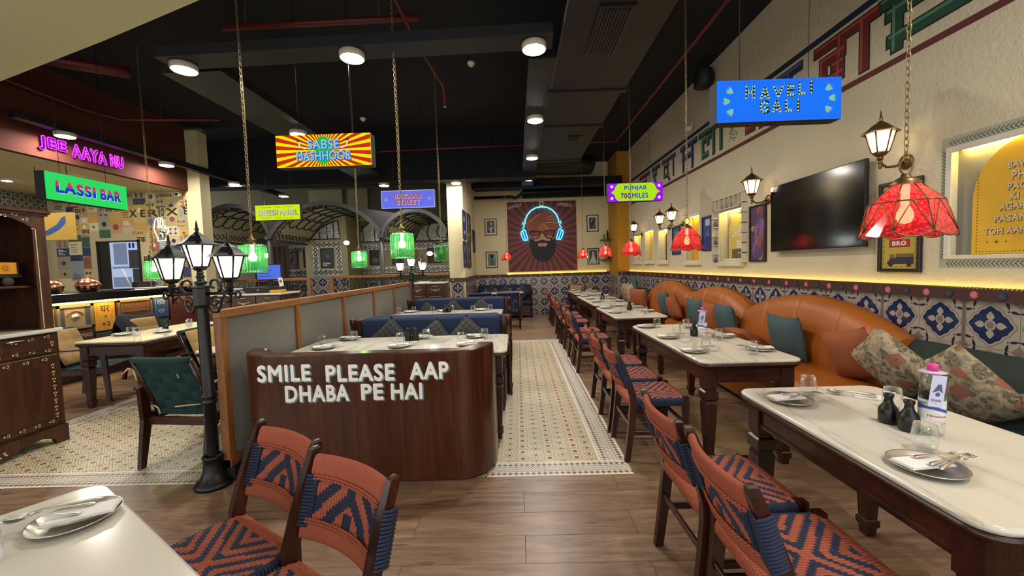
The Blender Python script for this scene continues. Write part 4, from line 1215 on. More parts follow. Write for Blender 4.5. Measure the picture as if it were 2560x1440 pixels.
# jacket draped over the armchair back
m = MB()
def jk(a, b):
    u = -.30+.60*a; w = 2*b-1
    y = -.385-.13*abs(w)*(1 if w > 0 else -1.5)+.02*math.sin(9*a)*abs(w); z = .895-.05*abs(w)**.5-.42*abs(w)**1.5*(1.0 if w > 0 else .45+.35*math.sin(PI*a*.9+.6)**2)+.022*math.sin(7*a+2)
    if abs(u) > .24: z -= .09*((abs(u)-.24)/.06)**1.5
    return (u, y, z)
m.grid(jk, 24, 20)
o = m.obj('jacket', mat('dark_navy_jacket', '#0e1422', .9, bump=.2, bs=60)); o.location = (-5.25, 5.75, 0); o.rotation_euler = (0, 0, -PI/2-.1)
tag(o, 'dark navy jacket draped over the armchair by the bar', 'jacket')

# ================================================================ banquette along the right wall
t = thing('leather_banquette', 'tan leather banquette with three humped backs along the right wall', 'banquette', (0, 0, 0))
def hump(y):
    # top of the leather back, three humps
    for (a, b, zt, za, zb) in ((2.98, 4.92, 1.055, .80, .83), (4.92, 6.55, 1.045, .83, .90), (6.55, 8.45, 1.07, .90, .82)):
        if a <= y <= b:
            u = (y-a)/(b-a); base = za+(zb-za)*u
            return base+(zt-base)*math.sin(PI*u)**.8
    return .8
segs = [(2.98, 4.92), (4.92, 6.55), (6.55, 8.45)]
for a, b in segs:
    m = MB(); N = 120; prof = []
    for i in range(N+1):
        y = a+(b-a)*i/N; zt = hump(min(max(y, a+1e-4), b-1e-4))
        k = abs(((y-a)/.49) % 1 - .5)*2; ch = -.016*max(0, (k-.86)/.14)**2
        prof.append([(2.968, y, zt-.03), (2.93, y, zt), (2.84+ch*-1, y, zt), (2.775-ch, y, zt-.035), (2.735-ch, y, zt-.12), (2.69-ch, y, .62), (2.70-ch, y, .42)])
    vs = [p for q in prof for p in q]; n = 7
    m.add(vs, [(i*n+j, i*n+j+1, (i+1)*n+j+1, (i+1)*n+j) for i in range(N) for j in range(n-1)], 0, True)
    m.add(prof[0], [tuple(range(n))]); m.add(prof[-1], [tuple(range(n))])
    m.obj('humped_back', ORANGE, t)
    MB().box(2.14, a+.004, .34, 2.75, b-.004, .45, b=.035).obj('seat_cushion', ORANGE, t)
MB().box(2.20, 2.98, .05, 2.75, 8.45, .35, b=.01).obj('seat_base', ORANGE, t)
MB().box(2.24, 2.98, 0, 2.75, 8.45, .05).obj('plinth', BLACKP, t)
def gsofa(label, y0, y1, zt):
    t = thing('green_sofa', label, 'sofa', (0, 0, 0))
    n = max(1, round((y1-y0)/1.0))
    MB().box(2.22, y0, .05, 2.8, y1, .34, b=.01).obj('seat_base', DGREEN, t)
    for k in range(n):
        a, b = y0+(y1-y0)*k/n, y0+(y1-y0)*(k+1)/n
        MB().box(2.14, a+.004, .33, 2.76, b-.004, .45, b=.04).obj('seat_cushion', DGREEN, t)
        m = MB(); m.grid(lambda u, v: (2.93-.06*math.sin(PI*v)-.24*(1-v), a+(b-a)*u, .40+(zt-.40)*v), 4, 8); m.grid(lambda u, v: (2.93+.035*v, a+(b-a)*u, zt-.004*v), 4, 2); m.obj('back_cushion', DGREEN, t)
    return t
gsofa('bottle green bench at the right edge under the floral cushions', .9, 2.975, .80)
gsofa('bottle green bench in the far right corner with floral cushions', 8.455, 10.68, .82)
# cushions
def floral():
    t = NT('floral_tapestry'); v = t.coord('Object', (1,1,1), 3.0)
    d = t.noise(v, 6, 3); 
    vv = t.nd('ShaderNodeVectorMath', operation='MULTIPLY_ADD'); t.ln(v, vv.inputs[0]); vv.inputs[1].default_value = (1,1,1)
    nn = t.nd('ShaderNodeTexNoise'); nn.inputs['Scale'].default_value = 9; t.ln(v, nn.inputs['Vector'])
    sc = t.nd('ShaderNodeVectorMath', operation='SCALE'); t.ln(nn.outputs['Color'], sc.inputs[0]); sc.inputs['Scale'].default_value = .10; t.ln(sc.outputs[0], vv.inputs[2])
    a = t.nd('ShaderNodeTexVoronoi'); a.inputs['Scale'].default_value = 9; t.ln(vv.outputs[0], a.inputs['Vector'])
    b = t.nd('ShaderNodeTexVoronoi'); b.inputs['Scale'].default_value = 19; t.ln(vv.outputs[0], b.inputs['Vector'])
    leaf = t.ramp(b.outputs['Distance'], [(0, '#434a3e'), (.22, '#77735c'), (.34, '#3d4239'), (.46, '#a8977b'), (.8, '#bfae90')], False)
    fine = t.noise(v, 60, 2); sw = t.noise(v, 20, 4, .6, 1.5)
    leaf = t.mix(t.math('MULTIPLY', t.math('GREATER_THAN', sw, .56), .75), leaf, '#857a62'); leaf = t.mix(t.math('MULTIPLY', t.math('LESS_THAN', sw, .42), .6), leaf, '#cfc0a4')
    ring = t.math('ABSOLUTE', t.math('SINE', t.math('MULTIPLY', a.outputs['Distance'], 70)))
    fl = t.mix(ring, '#7c332c', '#bd7d6c')
    c = t.mix(t.math('LESS_THAN', a.outputs['Distance'], .42), leaf, fl)
    sel = t.nd('ShaderNodeSeparateColor'); t.ln(a.outputs['Color'], sel.inputs[0])
    c2 = t.mix(t.math('GREATER_THAN', sel.outputs[0], .5), leaf, c)
    t.base(t.mix(t.math('MULTIPLY', fine, .3), c2, '#8d8168')); t.bump(fine, .35, .004); return t.set(.95)
FLOR = floral()
pm_teal = pillow_mesh(.44, .44, .17).mesh('cushion_cover', [TEAL]); pm_rust = pillow_mesh(.42, .42, .17).mesh('cushion_cover', [RUSTV])
pm_flo = pillow_mesh(.46, .46, .14).mesh('cushion_cover', [FLOR])
RZR = PI/2      # cushion face towards -X
pillow(pm_teal, 'teal cushion leaning on the nearest leather hump, behind the second table', 2.60, 3.90, .66, -.20, 0, RZR+.05)
pillow(pm_rust, 'rust velvet cushion at the near end of the leather banquette, beside the floral cushions', 2.62, 3.16, .65, -.25, .25, RZR+.15)
pillow(pm_rust, 'rust cushion lying low left of the nearest teal cushion', 2.52, 4.42, .54, -1.05, 0, RZR)
pillow(pm_teal, 'teal cushion on the middle hump, right of a rust cushion', 2.60, 5.02, .66, -.2, 0, RZR-.05)
pillow(pm_rust, 'rust cushion between two teal cushions on the middle hump', 2.62, 5.42, .65, -.2, 0, RZR)
pillow(pm_teal, 'teal cushion at the far side of the middle hump', 2.60, 5.86, .66, -.18, 0, RZR+.1)
pillow(pm_rust, 'rust cushion standing on its corner on the farthest hump', 2.57, 6.62, .67, -.25, .25, RZR)
pillow(pm_teal, 'teal cushion behind a tilted rust cushion on the farthest hump', 2.58, 7.05, .68, -.2, .1, RZR)
pillow(pm_rust, 'rust cushion at the far end of the leather banquette', 2.50, 8.33, .68, -.12, 0, RZR+.6)
for i, (y, q, l) in enumerate(((2.80, .75, 'floral tapestry cushion leaning next to the near rust cushion'), (2.36, .62, 'floral tapestry cushion behind the pink-capped bottle'), (1.78, .5, 'floral tapestry cushion cut by the right edge of the photo'))):
    pillow(pm_flo, l, 2.60+.02*i, y, .66-.03*i, -.42, q, RZR+.12)
for i, (x, y, l) in enumerate(((2.52, 8.85, 'floral cushion nearest on the far green bench'), (2.56, 9.25, 'middle floral cushion on the far green bench'), (2.60, 9.7, 'farthest floral cushion on the far green bench'))):
    pillow(pm_flo, l, x, y, .70, -.2, .5, RZR+.1)
pillow(pm_teal, 'dark teal cushion above the floral ones on the far green bench', 2.70, 9.35, .86, -.1, .4, RZR)
# far navy corner bench and chairs
t = thing('navy_bench', 'navy corner bench against the tiled far wall', 'bench', (0, 0, 0))
MB().box(-1.15, 11.52, .40, .36, 11.66, .90, b=.03).obj('back_cushion', BLUEV, t); MB().box(-1.15, 11.0, .34, .36, 11.54, .45, b=.03).obj('seat_cushion', BLUEV, t)
MB().box(-1.12, 11.05, .04, .34, 11.6, .34, b=.006).obj('seat_base', DARKX, t)
for x in (.36,): MB().lathe([(0,0),(.03,0),(.035,.06),(.025,.1),(.03,.3),(.045,.36),(.03,.42),(.04,.5),(.03,.62),(.05,.70),(.035,.78),(.04,.86),(.02,.9),(0,.9)], 14, T=Tl(x,11.05,0)).obj('turned_post', DARK, t)
pillow(pm_chk, 'dark checked cushion standing on its corner at the right end of the far navy bench', .12, 11.40, .69, -.2, d45)
pillow(pm_chk, 'dark checked cushion at the middle of the far navy bench', -.35, 11.42, .69, -.2, d45)
pillow(pm_chk, 'dark checked cushion at the left of the far navy bench', -.75, 11.42, .69, -.2, d45)
def navy_chair(label, x, y, rz):
    t = thing('navy_chair', label, 'chair', (x, y, 0), rz)
    for s in (-1, 1):
        MB().box(s*.25-.02, .2, 0, s*.25+.02, .24, .62, b=.004).obj('front_leg', DARK, t)
        MB().tube([(s*.25, -.28, 0), (s*.25, -.25, .4), (s*.25, -.32, .80)], .022, 6).obj('back_leg', DARK, t)
        MB().box(s*.25-.025, -.26, .60, s*.25+.025, .26, .63, b=.008).obj('armrest', DARK, t)
    MB().box(-.25, -.24, .36, .25, .24, .45, b=.03).obj('seat', BLUEV, t)
    m = MB(); m.grid(lambda a, b: (-.25+.5*a, -.25-.08*b-.03*math.sin(PI*a), .46+.36*b), 8, 4); m.tube([(-.25+.5*i/8, -.335-.03*math.sin(PI*i/8), .82) for i in range(9)], .025, 8); m.obj('backrest', BLUEV, t)
    m = MB(); m.tube([(.12, -.31, .50), (.11, -.33, .62), (.15, -.35, .66), (.20, -.33, .60)], .006, 6); m.obj('tie', mat('cream_tape', '#cdb68a', .9), t)
navy_chair('navy chair back left of the pair beyond the farther booth sofa', -.85, 9.35, .0)
navy_chair('navy chair back with a pale tie, right of the pair beyond the farther booth sofa', -.22, 9.30, .0)
# chair with tan back at the end of the farthest right table
armchair('tan-cushioned armchair at the far end of the farthest right hand table', 1.68, 11.0, PI, 'armchair at the far end of the right hand row')
# ================================================================ tableware
pl_m = MB().lathe([(0,.003),(.068,.003),(.078,.008),(.094,.016),(.097,.017),(.096,.014),(.078,.004),(.066,0),(0,0)], 32).mesh('plate', [STEEL])
gl_m = MB().lathe([(0,.006),(.024,.006),(.030,.012),(.037,.035),(.036,.06),(.030,.094),(.0285,.094),(.0345,.06),(.0355,.035),(.029,.009),(0,.0075)], 20).lathe([(0,0),(.028,0),(.031,.006),(.036,.03)], 20)
gl_m = MB().lathe([(0,.008),(.027,.009),(.0345,.03),(.0345,.05),(.029,.093),(.0305,.094),(.0365,.05),(.0365,.03),(.030,.002),(.026,0),(0,0)], 20).mesh('tumbler', [GLASS])
nk = MB()
for k in range(3): nk.box(-.075+.002*k, -.036+.001*k, .0025*k, .075-.002*k, .036-.001*k, .0025*k+.002, b=.0006)
nk_m = nk.mesh('napkin', [NAPKIN])
def cutlery(kind):
    m = MB()
    def strip(P, z=.004):
        vs = []; n = len(P)
        for x, w, h in P: vs += [(x, -w, h), (x, w, h), (x, w*.8, h+.0022), (x, -w*.8, h+.0022)]
        m.add(vs, [(i*4+j, i*4+(j+1) % 4, (i+1)*4+(j+1) % 4, (i+1)*4+j) for i in range(n-1) for j in range(4)]+[(3,2,1,0), tuple(4*n-4+j for j in range(4))], 0, True)
    strip([(-.095,.006,.002),(-.08,.008,.003),(-.03,.004,.006),(.02,.003,.008),(.035,.004,.006)])
    if kind == 'spoon':
        vs = []
        def f(a, b):
            t = a; x = .03+.062*t; w = .019*math.sin(PI*min(1, t*.93+.05))**.6; y = (2*b-1)*w
            return (x, y, .005-.0065*(1-(2*b-1)**2)*math.sin(PI*t))
        m.grid(f, 8, 6)
    elif kind == 'fork':
        strip([(.03,.004,.006),(.045,.0115,.003),(.055,.012,.003)])
        for k in range(4):
            y = -.0105+.007*k
            m.tube([(.052,y,.004),(.075,y,.0045),(.095,y,.007)], [.0022,.002,.0012], 5)
    else:
        strip([(.03,.004,.006),(.04,.009,.003),(.085,.009,.003),(.1,.003,.003)])
    return m.mesh(kind, [STEEL])
sp_m, fk_m, kn_m = cutlery('spoon'), cutlery('fork'), cutlery('knife')
sk_m = MB().lathe([(0,0),(.029,0),(.032,.004),(.0325,.05),(.029,.062),(.016,.082),(.0135,.10),(.017,.108),(.017,.118),(.012,.12),(0,.12)], 18).mesh('shaker', [SHAKER])
def put(me, name, label, cat, x, y, z, rz, group, tilt=0):
    o = inst(name, me, None, (x, y, z), (0, tilt, rz)); return tag(o, label, cat, group)
ZT = .751
def setting(where, x, y, ang, gx=None, gy=None, knife=False, plate=True, group='place settings', nang=None):
    """plate with a folded napkin, spoon and fork; ang points to the eater's right of the plate"""
    nang = ang if nang is None else nang
    c, s = math.cos(ang), math.sin(ang)
    if plate: put(pl_m, 'plate', 'steel plate ' + where, 'plate', x, y, ZT, ang, group)
    zn = ZT+(.0185 if plate else .0)
    put(nk_m, 'napkin', ('napkin on the plate ' if plate else 'napkin under cutlery ') + where, 'napkin', x-.015*c, y-.015*s, zn, nang, group)
    put(sp_m, 'spoon', 'spoon ' + where, 'spoon', x+.07*c-.012*s, y+.07*s+.012*c, zn+.009, ang-.08, group)
    put(fk_m, 'fork', 'fork ' + where, 'fork', x+.065*c+.018*s, y+.065*s-.018*c, zn+.009, ang+.12, group)
    if knife: put(kn_m, 'knife', 'knife ' + where, 'knife', x+.06*c+.03*s, y+.06*s-.03*c, zn+.009, ang+.3, group)
    if gx is not None: put(gl_m, 'tumbler', 'clear glass tumbler ' + where, 'glass', gx, gy, ZT, 0, 'tumblers')
def shakers(where, x1, y1, x2, y2):
    put(sk_m, 'shaker', 'left one of the two black shakers ' + where, 'shaker', x1, y1, ZT, 0, 'shakers'); put(sk_m, 'shaker', 'right one of the two black shakers ' + where, 'shaker', x2, y2, ZT, 0, 'shakers')
n1 = 'on the nearest right hand table'
setting('at the near aisle seat ' + n1[3:].join(['of ', '']), 1.275, 1.25, .12, 1.39, 1.37, True)
setting('at the far aisle seat of the nearest right hand table', 1.27, 1.88, .10, 1.42, 1.965)
setting('by the floral cushions of the nearest right hand table', 1.66, 1.90, 2.6, 1.635, 1.755, plate=False)
shakers('on the nearest right hand table', 1.485, 1.61, 1.49, 1.53)
S2 = 'of the second right hand table'
setting('at the far aisle seat ' + S2, 1.33, 4.17, .1, 1.43, 4.14); setting('at the middle aisle seat ' + S2, 1.325, 3.56, .1, 1.45, 3.67); setting('at the near aisle seat ' + S2, 1.30, 2.98, .1, 1.415, 3.03)
setting('at the near wall seat ' + S2, 1.79, 2.98, PI-.2, 1.655, 2.84); setting('at the middle wall seat ' + S2, 1.80, 3.53, PI-.2, 1.69, 3.39); setting('at the far wall seat ' + S2, 1.79, 4.08, PI-.2, 1.68, 4.02)
shakers(S2.replace('of', 'on'), 1.575, 3.60, 1.60, 3.66)
S3 = 'of the third right hand table'
setting('at the far aisle seat ' + S3, 1.33, 6.08, .1, 1.45, 6.13); setting('at the near aisle seat ' + S3, 1.32, 5.46, .1, 1.46, 5.52)
setting('at the far wall seat ' + S3, 1.77, 6.02, PI-.1, 1.65, 5.83); setting('at the near wall seat ' + S3, 1.77, 5.50, PI-.1, 1.66, 5.25)
shakers(S3.replace('of', 'on'), 1.58, 5.72, 1.61, 5.79)
S4 = 'of the fourth right hand table'
for k, y, n_ in ((0, 8.3, 'far'), (1, 7.7, 'middle'), (2, 7.08, 'near')):
    setting('at the %s aisle seat %s' % (n_, S4), 1.38, y, .1, 1.49, y+.08); setting('at the %s wall seat %s' % (n_, S4), 1.78, y, PI-.1, 1.67, y-.1)
shakers(S4.replace('of', 'on'), 1.58, 7.55, 1.61, 7.62)
S5 = 'of the farthest right hand table'
for k, y, n_ in ((0, 10.35, 'far'), (1, 9.6, 'near')):
    setting('at the %s aisle seat %s' % (n_, S5), 1.44, y, .1, 1.55, y+.08); setting('at the %s wall seat %s' % (n_, S5), 1.83, y, PI-.1, 1.72, y-.1)
shakers(S5.replace('of', 'on'), 1.60, 9.95, 1.65, 10.0)
B1 = 'on the booth table behind the lettered panel'
setting('near left ' + B1, -1.74, 3.50, .5, -1.85, 3.70); setting('near middle ' + B1, -1.06, 3.48, .5, -1.11, 3.67); setting('near right ' + B1, -.46, 3.48, .4, -.53, 3.60)
setting('far left ' + B1, -1.70, 3.93, -.4, -1.61, 3.85); setting('far middle ' + B1, -.99, 3.90, -.4, -.90, 3.83); setting('far right ' + B1, -.43, 3.86, -.4, -.33, 3.79)
shakers(B1, -1.06, 3.77, -.99, 3.77)
B2 = 'on the booth table between the navy sofas'
setting('at the left ' + B2, -1.72, 6.27, -.4, -1.64, 6.22); setting('in the middle ' + B2, -1.20, 6.27, -.4, -1.05, 6.25); setting('at the right ' + B2, -.60, 6.27, -.4, -.44, 6.24)
for x, n_ in ((-1.84, 'leftmost'), (-1.32, 'middle'), (-.70, 'right')): put(gl_m, 'tumbler', 'clear glass tumbler, %s of the front row on the far booth table' % n_, 'glass', x, 6.10, ZT, 0, 'tumblers')
shakers(B2, -1.13, 6.12, -1.07, 6.14)
setting('on the white table at the bottom left corner', -1.265, 1.075, PI+.28, -1.30, .90, True, nang=.5)
LT_ = 'on the bar-side table'
setting('near left ' + LT_, -4.74, 4.68, .2, -4.62, 4.66); setting('near right ' + LT_, -4.40, 4.85, 2.8, -4.50, 4.62); setting('far right ' + LT_, -4.30, 5.45, 2.8, -4.40, 5.24)
put(gl_m, 'tumbler', 'clear glass tumbler farthest back on the bar-side table', 'glass', -4.52, 5.40, ZT, 0, 'tumblers')
put(sk_m, 'shaker', 'single black shaker on the bar-side table', 'shaker', -4.50, 5.0, ZT, 0, 'shakers')
for k, (x, n_) in enumerate(((-.85, 'leftmost'), (-.6, 'second'), (-.2, 'third'), (.02, 'rightmost'))): put(gl_m, 'tumbler', '%s clear tumbler on the small table before the navy bench' % n_, 'glass', x, 10.6, ZT, 0, 'tumblers')
# water bottles with paper neck tags
PET = clear('bottle_plastic', (.96,.98,1), .2)
def bottle(label, x, y, rz=0):
    t = thing('water_bottle', label, 'bottle', (x, y, ZT), rz)
    MB().lathe([(0,.004),(.03,0),(.036,.006),(.037,.05),(.035,.055),(.037,.06),(.0375,.145),(.037,.175),(.033,.205),(.022,.228),(.0135,.238),(.0135,.252),(0,.252)], 24).obj('body', PET, t)
    MB().lathe([(0,.244),(.0165,.244),(.0165,.262),(.015,.266),(0,.266)], 18).obj('cap', mat('pink_cap', '#e0479a', .4), t)
    MB().lathe([(.014,.238),(.040,.235),(.041,.2365),(.014,.240)], 24).obj('neck_collar', mat('lilac_card', '#d7b6e0', .6), t)
    LW = mat('bottle_label_white', '#d9dde3', .4); LB = mat('bottle_label_blue', '#39508e', .4); LR = mat('bottle_label_red', '#b23a4a', .4)
    m = MB(); A0, A1 = PI*.72, PI*2.15; N = 30
    def band(z0, z1, mi, r=.0382, wob=None):
        vs = []
        for i in range(N+1):
            a = A0+(A1-A0)*i/N
            for z in (z0 if wob is None else wob(i/N)[0], z1 if wob is None else wob(i/N)[1]): vs.append((r*math.cos(a), r*math.sin(a), z))
        m.add(vs, [(i*2, i*2+2, i*2+3, i*2+1) for i in range(N)], mi, True)
    band(.062, .135, 0); band(0, 0, 1, .0385, lambda u: (.090+.012*math.sin(5*u), .112+.014*math.sin(5*u+.8)))
    band(0, 0, 2, .0386, lambda u: (.118+.006*math.sin(15*u), .126+.006*math.sin(15*u+1)))
    m.obj('label', [LW, LB, mat('bottle_label_pale', '#c9cfa9', .4)], t)
    m = MB(); vs, fs, ar = text_geo('Himalayan', .01)
    P = []
    for a, b, _z in vs:
        th = -PI/2-.35+a*1.5; P.append((.0388*math.cos(th), .0388*math.sin(th), .070+b*.013))
    m.add(P, fs); m.obj('lettering', LR, t)
    g = MB()
    T0 = Tl(-.030, -.040, .118) @ Rz(-.12) @ Matrix(((1,0,0,0),(0,0,-1,0),(0,1,0,0),(0,0,0,1))) @ Rz(-.12) 
    g.box(-.024, -.002, -.0004, .024, .115, .0004, T=T0)
    o = g.obj('neck_tag', mat('tag_card', '#c3c9ec', .6), t)
    m = MB(); m.flat([(-.017,.05),(.0,.085),(.004,.08),(.009,.086),(.018,.05),(.006,.06)], .0008, 0, T0); m.disc(.002, .045, .0008, .008, 12, 0, T0)
    m.obj('tag_print', mat('tag_print_blue', '#4b5a78', .6), o)
    m = MB(); text(m, 'DHABA', 0, .018, .009, .034, T0, .0008, 0, .02); text(m, 'EST', 0, .010, .004, .008, T0, .0008, 0, .0); m.obj('lettering', mat('tag_print_dark', '#1d2030', .6), o)
    return t
bottle('water bottle with a pink cap and paper tag on the nearest right hand table', 1.545, 1.50)
bottle('water bottle with a pink cap and paper tag on the second right hand table', 1.615, 3.52)

# ================================================================ pendants
def chain(m, z0, z1, r=.011, w=.0022, T=None):
    n = int((z1-z0)/.026)
    for i in range(n):
        z = z0+(z1-z0)*(i+.5)/n; h = (z1-z0)/n*.66
        P = []
        for k in range(8):
            a = 2*PI*k/8; c, s_ = r*.7*math.cos(a), h*math.sin(a)
            P.append((c, 0, z+s_) if i % 2 else (0, c, z+s_))
        m.tube(P, w, 4, 0, closed=True, T=T)
    m.tube([(.008, 0, z0), (.012, .003, (z0*2+z1)/3), (.008, -.004, z1)], .0018, 4, 0, T=T)
REDG = clear('red_glass', (.95, .16, .14), .10, .1, ('#c22c36', .88))
_t = REDG.node_tree; _v = _t.nodes.new('ShaderNodeTexVoronoi'); _v.inputs['Scale'].default_value = 95; _c = _t.nodes.new('ShaderNodeTexCoord'); _t.links.new(_c.outputs['Object'], _v.inputs['Vector'])
_r = _t.nodes.new('ShaderNodeValToRGB'); _t.links.new(_v.outputs['Distance'], _r.inputs[0]); _r.color_ramp.elements[0].color = lin('#d8404a'); _r.color_ramp.elements[0].position = .3; _r.color_ramp.elements[1].color = lin('#a01624'); _r.color_ramp.elements[1].position = .62
for _n in _t.nodes:
    if _n.type in ('BSDF_TRANSLUCENT', 'BSDF_DIFFUSE'): _t.links.new(_r.outputs[0], _n.inputs[0])
PBULB = emit('pendant_bulb', '#ffd9a8', 40.0)
def shade_panes():
    top = MB(); bot = MB(); N = 8; w = 2*PI/N
    def P(r, a, z): return (r*math.cos(a), r*math.sin(a), z)
    top.add([P(.036, -w/2, .165), P(.036, w/2, .165), P(.108, w/2, .105), P(.108, -w/2, .105)], [(0,1,2,3)])
    vs = [P(.108, -w/2, .105), P(.108, w/2, .105)]; K = 8
    for k in range(K+1):
        a = w/2-w*k/K; vs.append(P(.140, a, .014-.016*math.sin(PI*k/K)))
    bot.add(vs, [tuple(range(len(vs)))])
    for q in (top, bot): q.v = [(p[0], p[1], p[2]*1.25) for p in q.v]
    return top.mesh('upper_pane', [REDG]), bot.mesh('lower_pane', [REDG])
up_m, lo_m = shade_panes()
def red_pendant(label, x, y, zb, rz=0, zc=4.35):
    t = thing('pendant_lamp', label, 'pendant lamp', (x, y, zb), rz, 'red glass pendant lamps')
    N = 8; w = 2*PI/N
    for k in range(N):
        inst('upper_pane', up_m, t, rot=(0, 0, k*w)); inst('lower_pane', lo_m, t, rot=(0, 0, k*w))
    m = MB()
    def P(r, a, z): return (r*math.cos(a), r*math.sin(a), z)
    for k in range(N):
        a = k*w-w/2
        m.tube([P(.036, a, .165), P(.108, a, .105)], .0024, 5); m.tube([P(.108, a, .105), P(.1405, a, .014)], .0024, 5)
        m.tube([P(.108, a, .105), P(.108, a+w, .105)], .0024, 5); m.tube([P(.1085, a+w/2, .1052), P(.141, a, .013)], .002, 5); m.tube([P(.1085, a+w/2, .1052), P(.141, a+w, .013)], .002, 5)
        m.tube([P(.141, a+w*j/8, .014-.016*math.sin(PI*j/8)) for j in range(9)], .0022, 5)
    m.v = [(p[0], p[1], p[2]*1.25) for p in m.v]; m.obj('shade_frame', BRASS, t)
    MB().lathe([(.045,.198),(.046,.205),(.030,.222),(.016,.23),(.013,.24),(0,.24)], 18).tube([(.03*math.cos(a), 0, .268+.03*math.sin(a)) for a in [2*PI*i/14 for i in range(14)]], .0028, 6, closed=True).obj('cap', BRASS, t)
    MB().lathe([(0,.05),(.018,.056),(.026,.075),(.024,.095),(.013,.12),(.013,.2),(0,.2)], 14).obj('bulb', PBULB, t)
    m = MB(); chain(m, .295, zc-zb, T=None); m.obj('chain', CHAIN, t)
    return t
red_pendant('nearest and largest looking red glass pendant lamp, before the television', 1.495, 1.57, 1.495, .2)
red_pendant('red glass pendant lamp over the second right hand table', 1.56, 3.70, 1.525, .3)
red_pendant('red glass pendant lamp over the third right hand table, before the yellow pilaster', 1.66, 5.85, 1.53, .1)
red_pendant('red glass pendant lamp left of the third table lamp, before the small shelves', 1.63, 7.4, 1.545, .5)
red_pendant('small looking red glass pendant lamp right of the mural', 1.62, 9.85, 1.575)
red_pendant('small looking red glass pendant lamp at the left edge of the mural', -.265, 10.4, 1.585)
GREENG = clear('green_ribbed_glass', (.46, .90, .54), .22, .08, ('#3fa860', .24))
GBULB = emit('green_lamp_bulb', '#fff6c8', 70.0)
def green_pendant(label, x, y, zb, lit=True, zc=4.35):
    t = thing('green_pendant_lamp', label, 'pendant lamp', (x, y, zb), 0, 'green glass pendant lamps')
    md = lambda a: 1+.055*abs(math.cos(14*a))-.03
    MB().lathe([(.03,.245),(.085,.24),(.103,.228),(.107,.20),(.107,.03),(.104,.01),(.09,.002)], 96, mod=md).obj('glass_shade', GREENG, t, recalc=False)
    MB().lathe([(.038,.242),(.038,.252),(.022,.258),(.022,.275),(.034,.28),(.034,.286),(.012,.30),(.006,.33),(0,.33)], 16).obj('cap', BRASS, t)
    MB().lathe([(0,.10),(.022,.105),(.032,.125),(.03,.145),(.015,.175),(.013,.24),(0,.24)], 14).obj('bulb', GBULB if lit else mat('unlit_bulb', '#a9b79a', .3), t)
    m = MB(); chain(m, .33, zc-zb, .013, .0026); m.obj('chain', CHAIN, t)
    return t
green_pendant('green ribbed glass pendant lamp behind the right lantern of the near street lamp', -2.27, 3.42, 1.44)
green_pendant('green ribbed glass pendant lamp over the first booth table', -1.07, 3.75, 1.53)
green_pendant('green ribbed glass pendant lamp left of the first booth table lamp, farther away', -2.27, 5.75, 1.47)
green_pendant('unlit green ribbed glass pendant lamp at the right, before the white pillar', -1.10, 5.85, 1.53, False)
green_pendant('green ribbed glass pendant lamp half hidden behind the left lantern of the near street lamp', -4.72, 5.15, 1.40)
MOSA = clear('mosaic_globe_glass', (1,1,1), .1, .2, ('#e6f4f2', .8)); MBULB = emit('mosaic_bulb', '#f6fff4', 800.0)
def mosaic_lamp(label, x, y, z, zc=3.9):
    t = thing('mosaic_lamp', label, 'pendant lamp', (x, y, z), 0, 'white mosaic globe lamps')
    m = MB(); m.lathe([(.02,-.05),(.055,-.035),(.072,0),(.055,.035),(.02,.05)], 16); m.obj('globe', MOSA, t, recalc=False)
    m = MB()
    for k in range(8):
        a = k*PI/4; m.tube([(.0565*math.cos(a), .0565*math.sin(a), -.036), (.074*math.cos(a+.2), .074*math.sin(a+.2), 0), (.0565*math.cos(a), .0565*math.sin(a), .036)], .003, 4)
    m.lathe([(.02,-.05),(.022,-.06),(.014,-.075),(.006,-.10),(0,-.11)], 10).lathe([(.02,.05),(.014,.06),(.012,.075),(0,.075)], 10).tube([(0,0,.07),(0,0,zc-z)], .003, 5); m.obj('metalwork', BLACKM, t)
    MB().lathe([(0,-.035),(.025,-.025),(.036,0),(.025,.025),(0,.035)], 12).obj('bulb', MBULB, t)
mosaic_lamp('white mosaic globe lamp hanging before the dark side of the poster pier', -4.25, 10.0, 2.14)
mosaic_lamp('white mosaic globe lamp hanging above the right lantern of the far street lamp', -2.13, 9.8, 1.80)
mosaic_lamp('added unseen mosaic globe lamp lighting the near soffit, over the white table corner', -1.95, .62, 1.88, 2.75)  # unseen lamp added to brighten the pale soffit from below
mosaic_lamp('white mosaic globe lamp just right of the green lamp behind the near street lamp', -6.2, 9.9, 1.88)

# ================================================================ hanging lightbox signs
def sunray(cx, cy, w, h, n, R=2.0, phase=0.0, duty=.5):
    """wedges clipped to the rectangle w x h around the origin"""
    out = []
    def clip(poly):
        for ax, lim, sg in ((0, w/2, 1), (0, -w/2, -1), (1, h/2, 1), (1, -h/2, -1)):
            q = []
            for i in range(len(poly)):
                a, b = poly[i-1], poly[i]; ia = sg*(a[ax]-lim) <= 0; ib = sg*(b[ax]-lim) <= 0
                if ia != ib:
                    t = (lim-a[ax])/(b[ax]-a[ax]); q.append((a[0]+(b[0]-a[0])*t, a[1]+(b[1]-a[1])*t))
                if ib: q.append(b)
            poly = q
            if len(poly) < 3: return None
        return poly
    for k in range(n):
        a = 2*PI*(k+phase)/n; b = a+2*PI/n*duty
        p = clip([(cx, cy), (cx+R*math.cos(a), cy+R*math.sin(a)), (cx+R*math.cos(b), cy+R*math.sin(b))])
        if p: out.append(p)
    return out
SD = .11
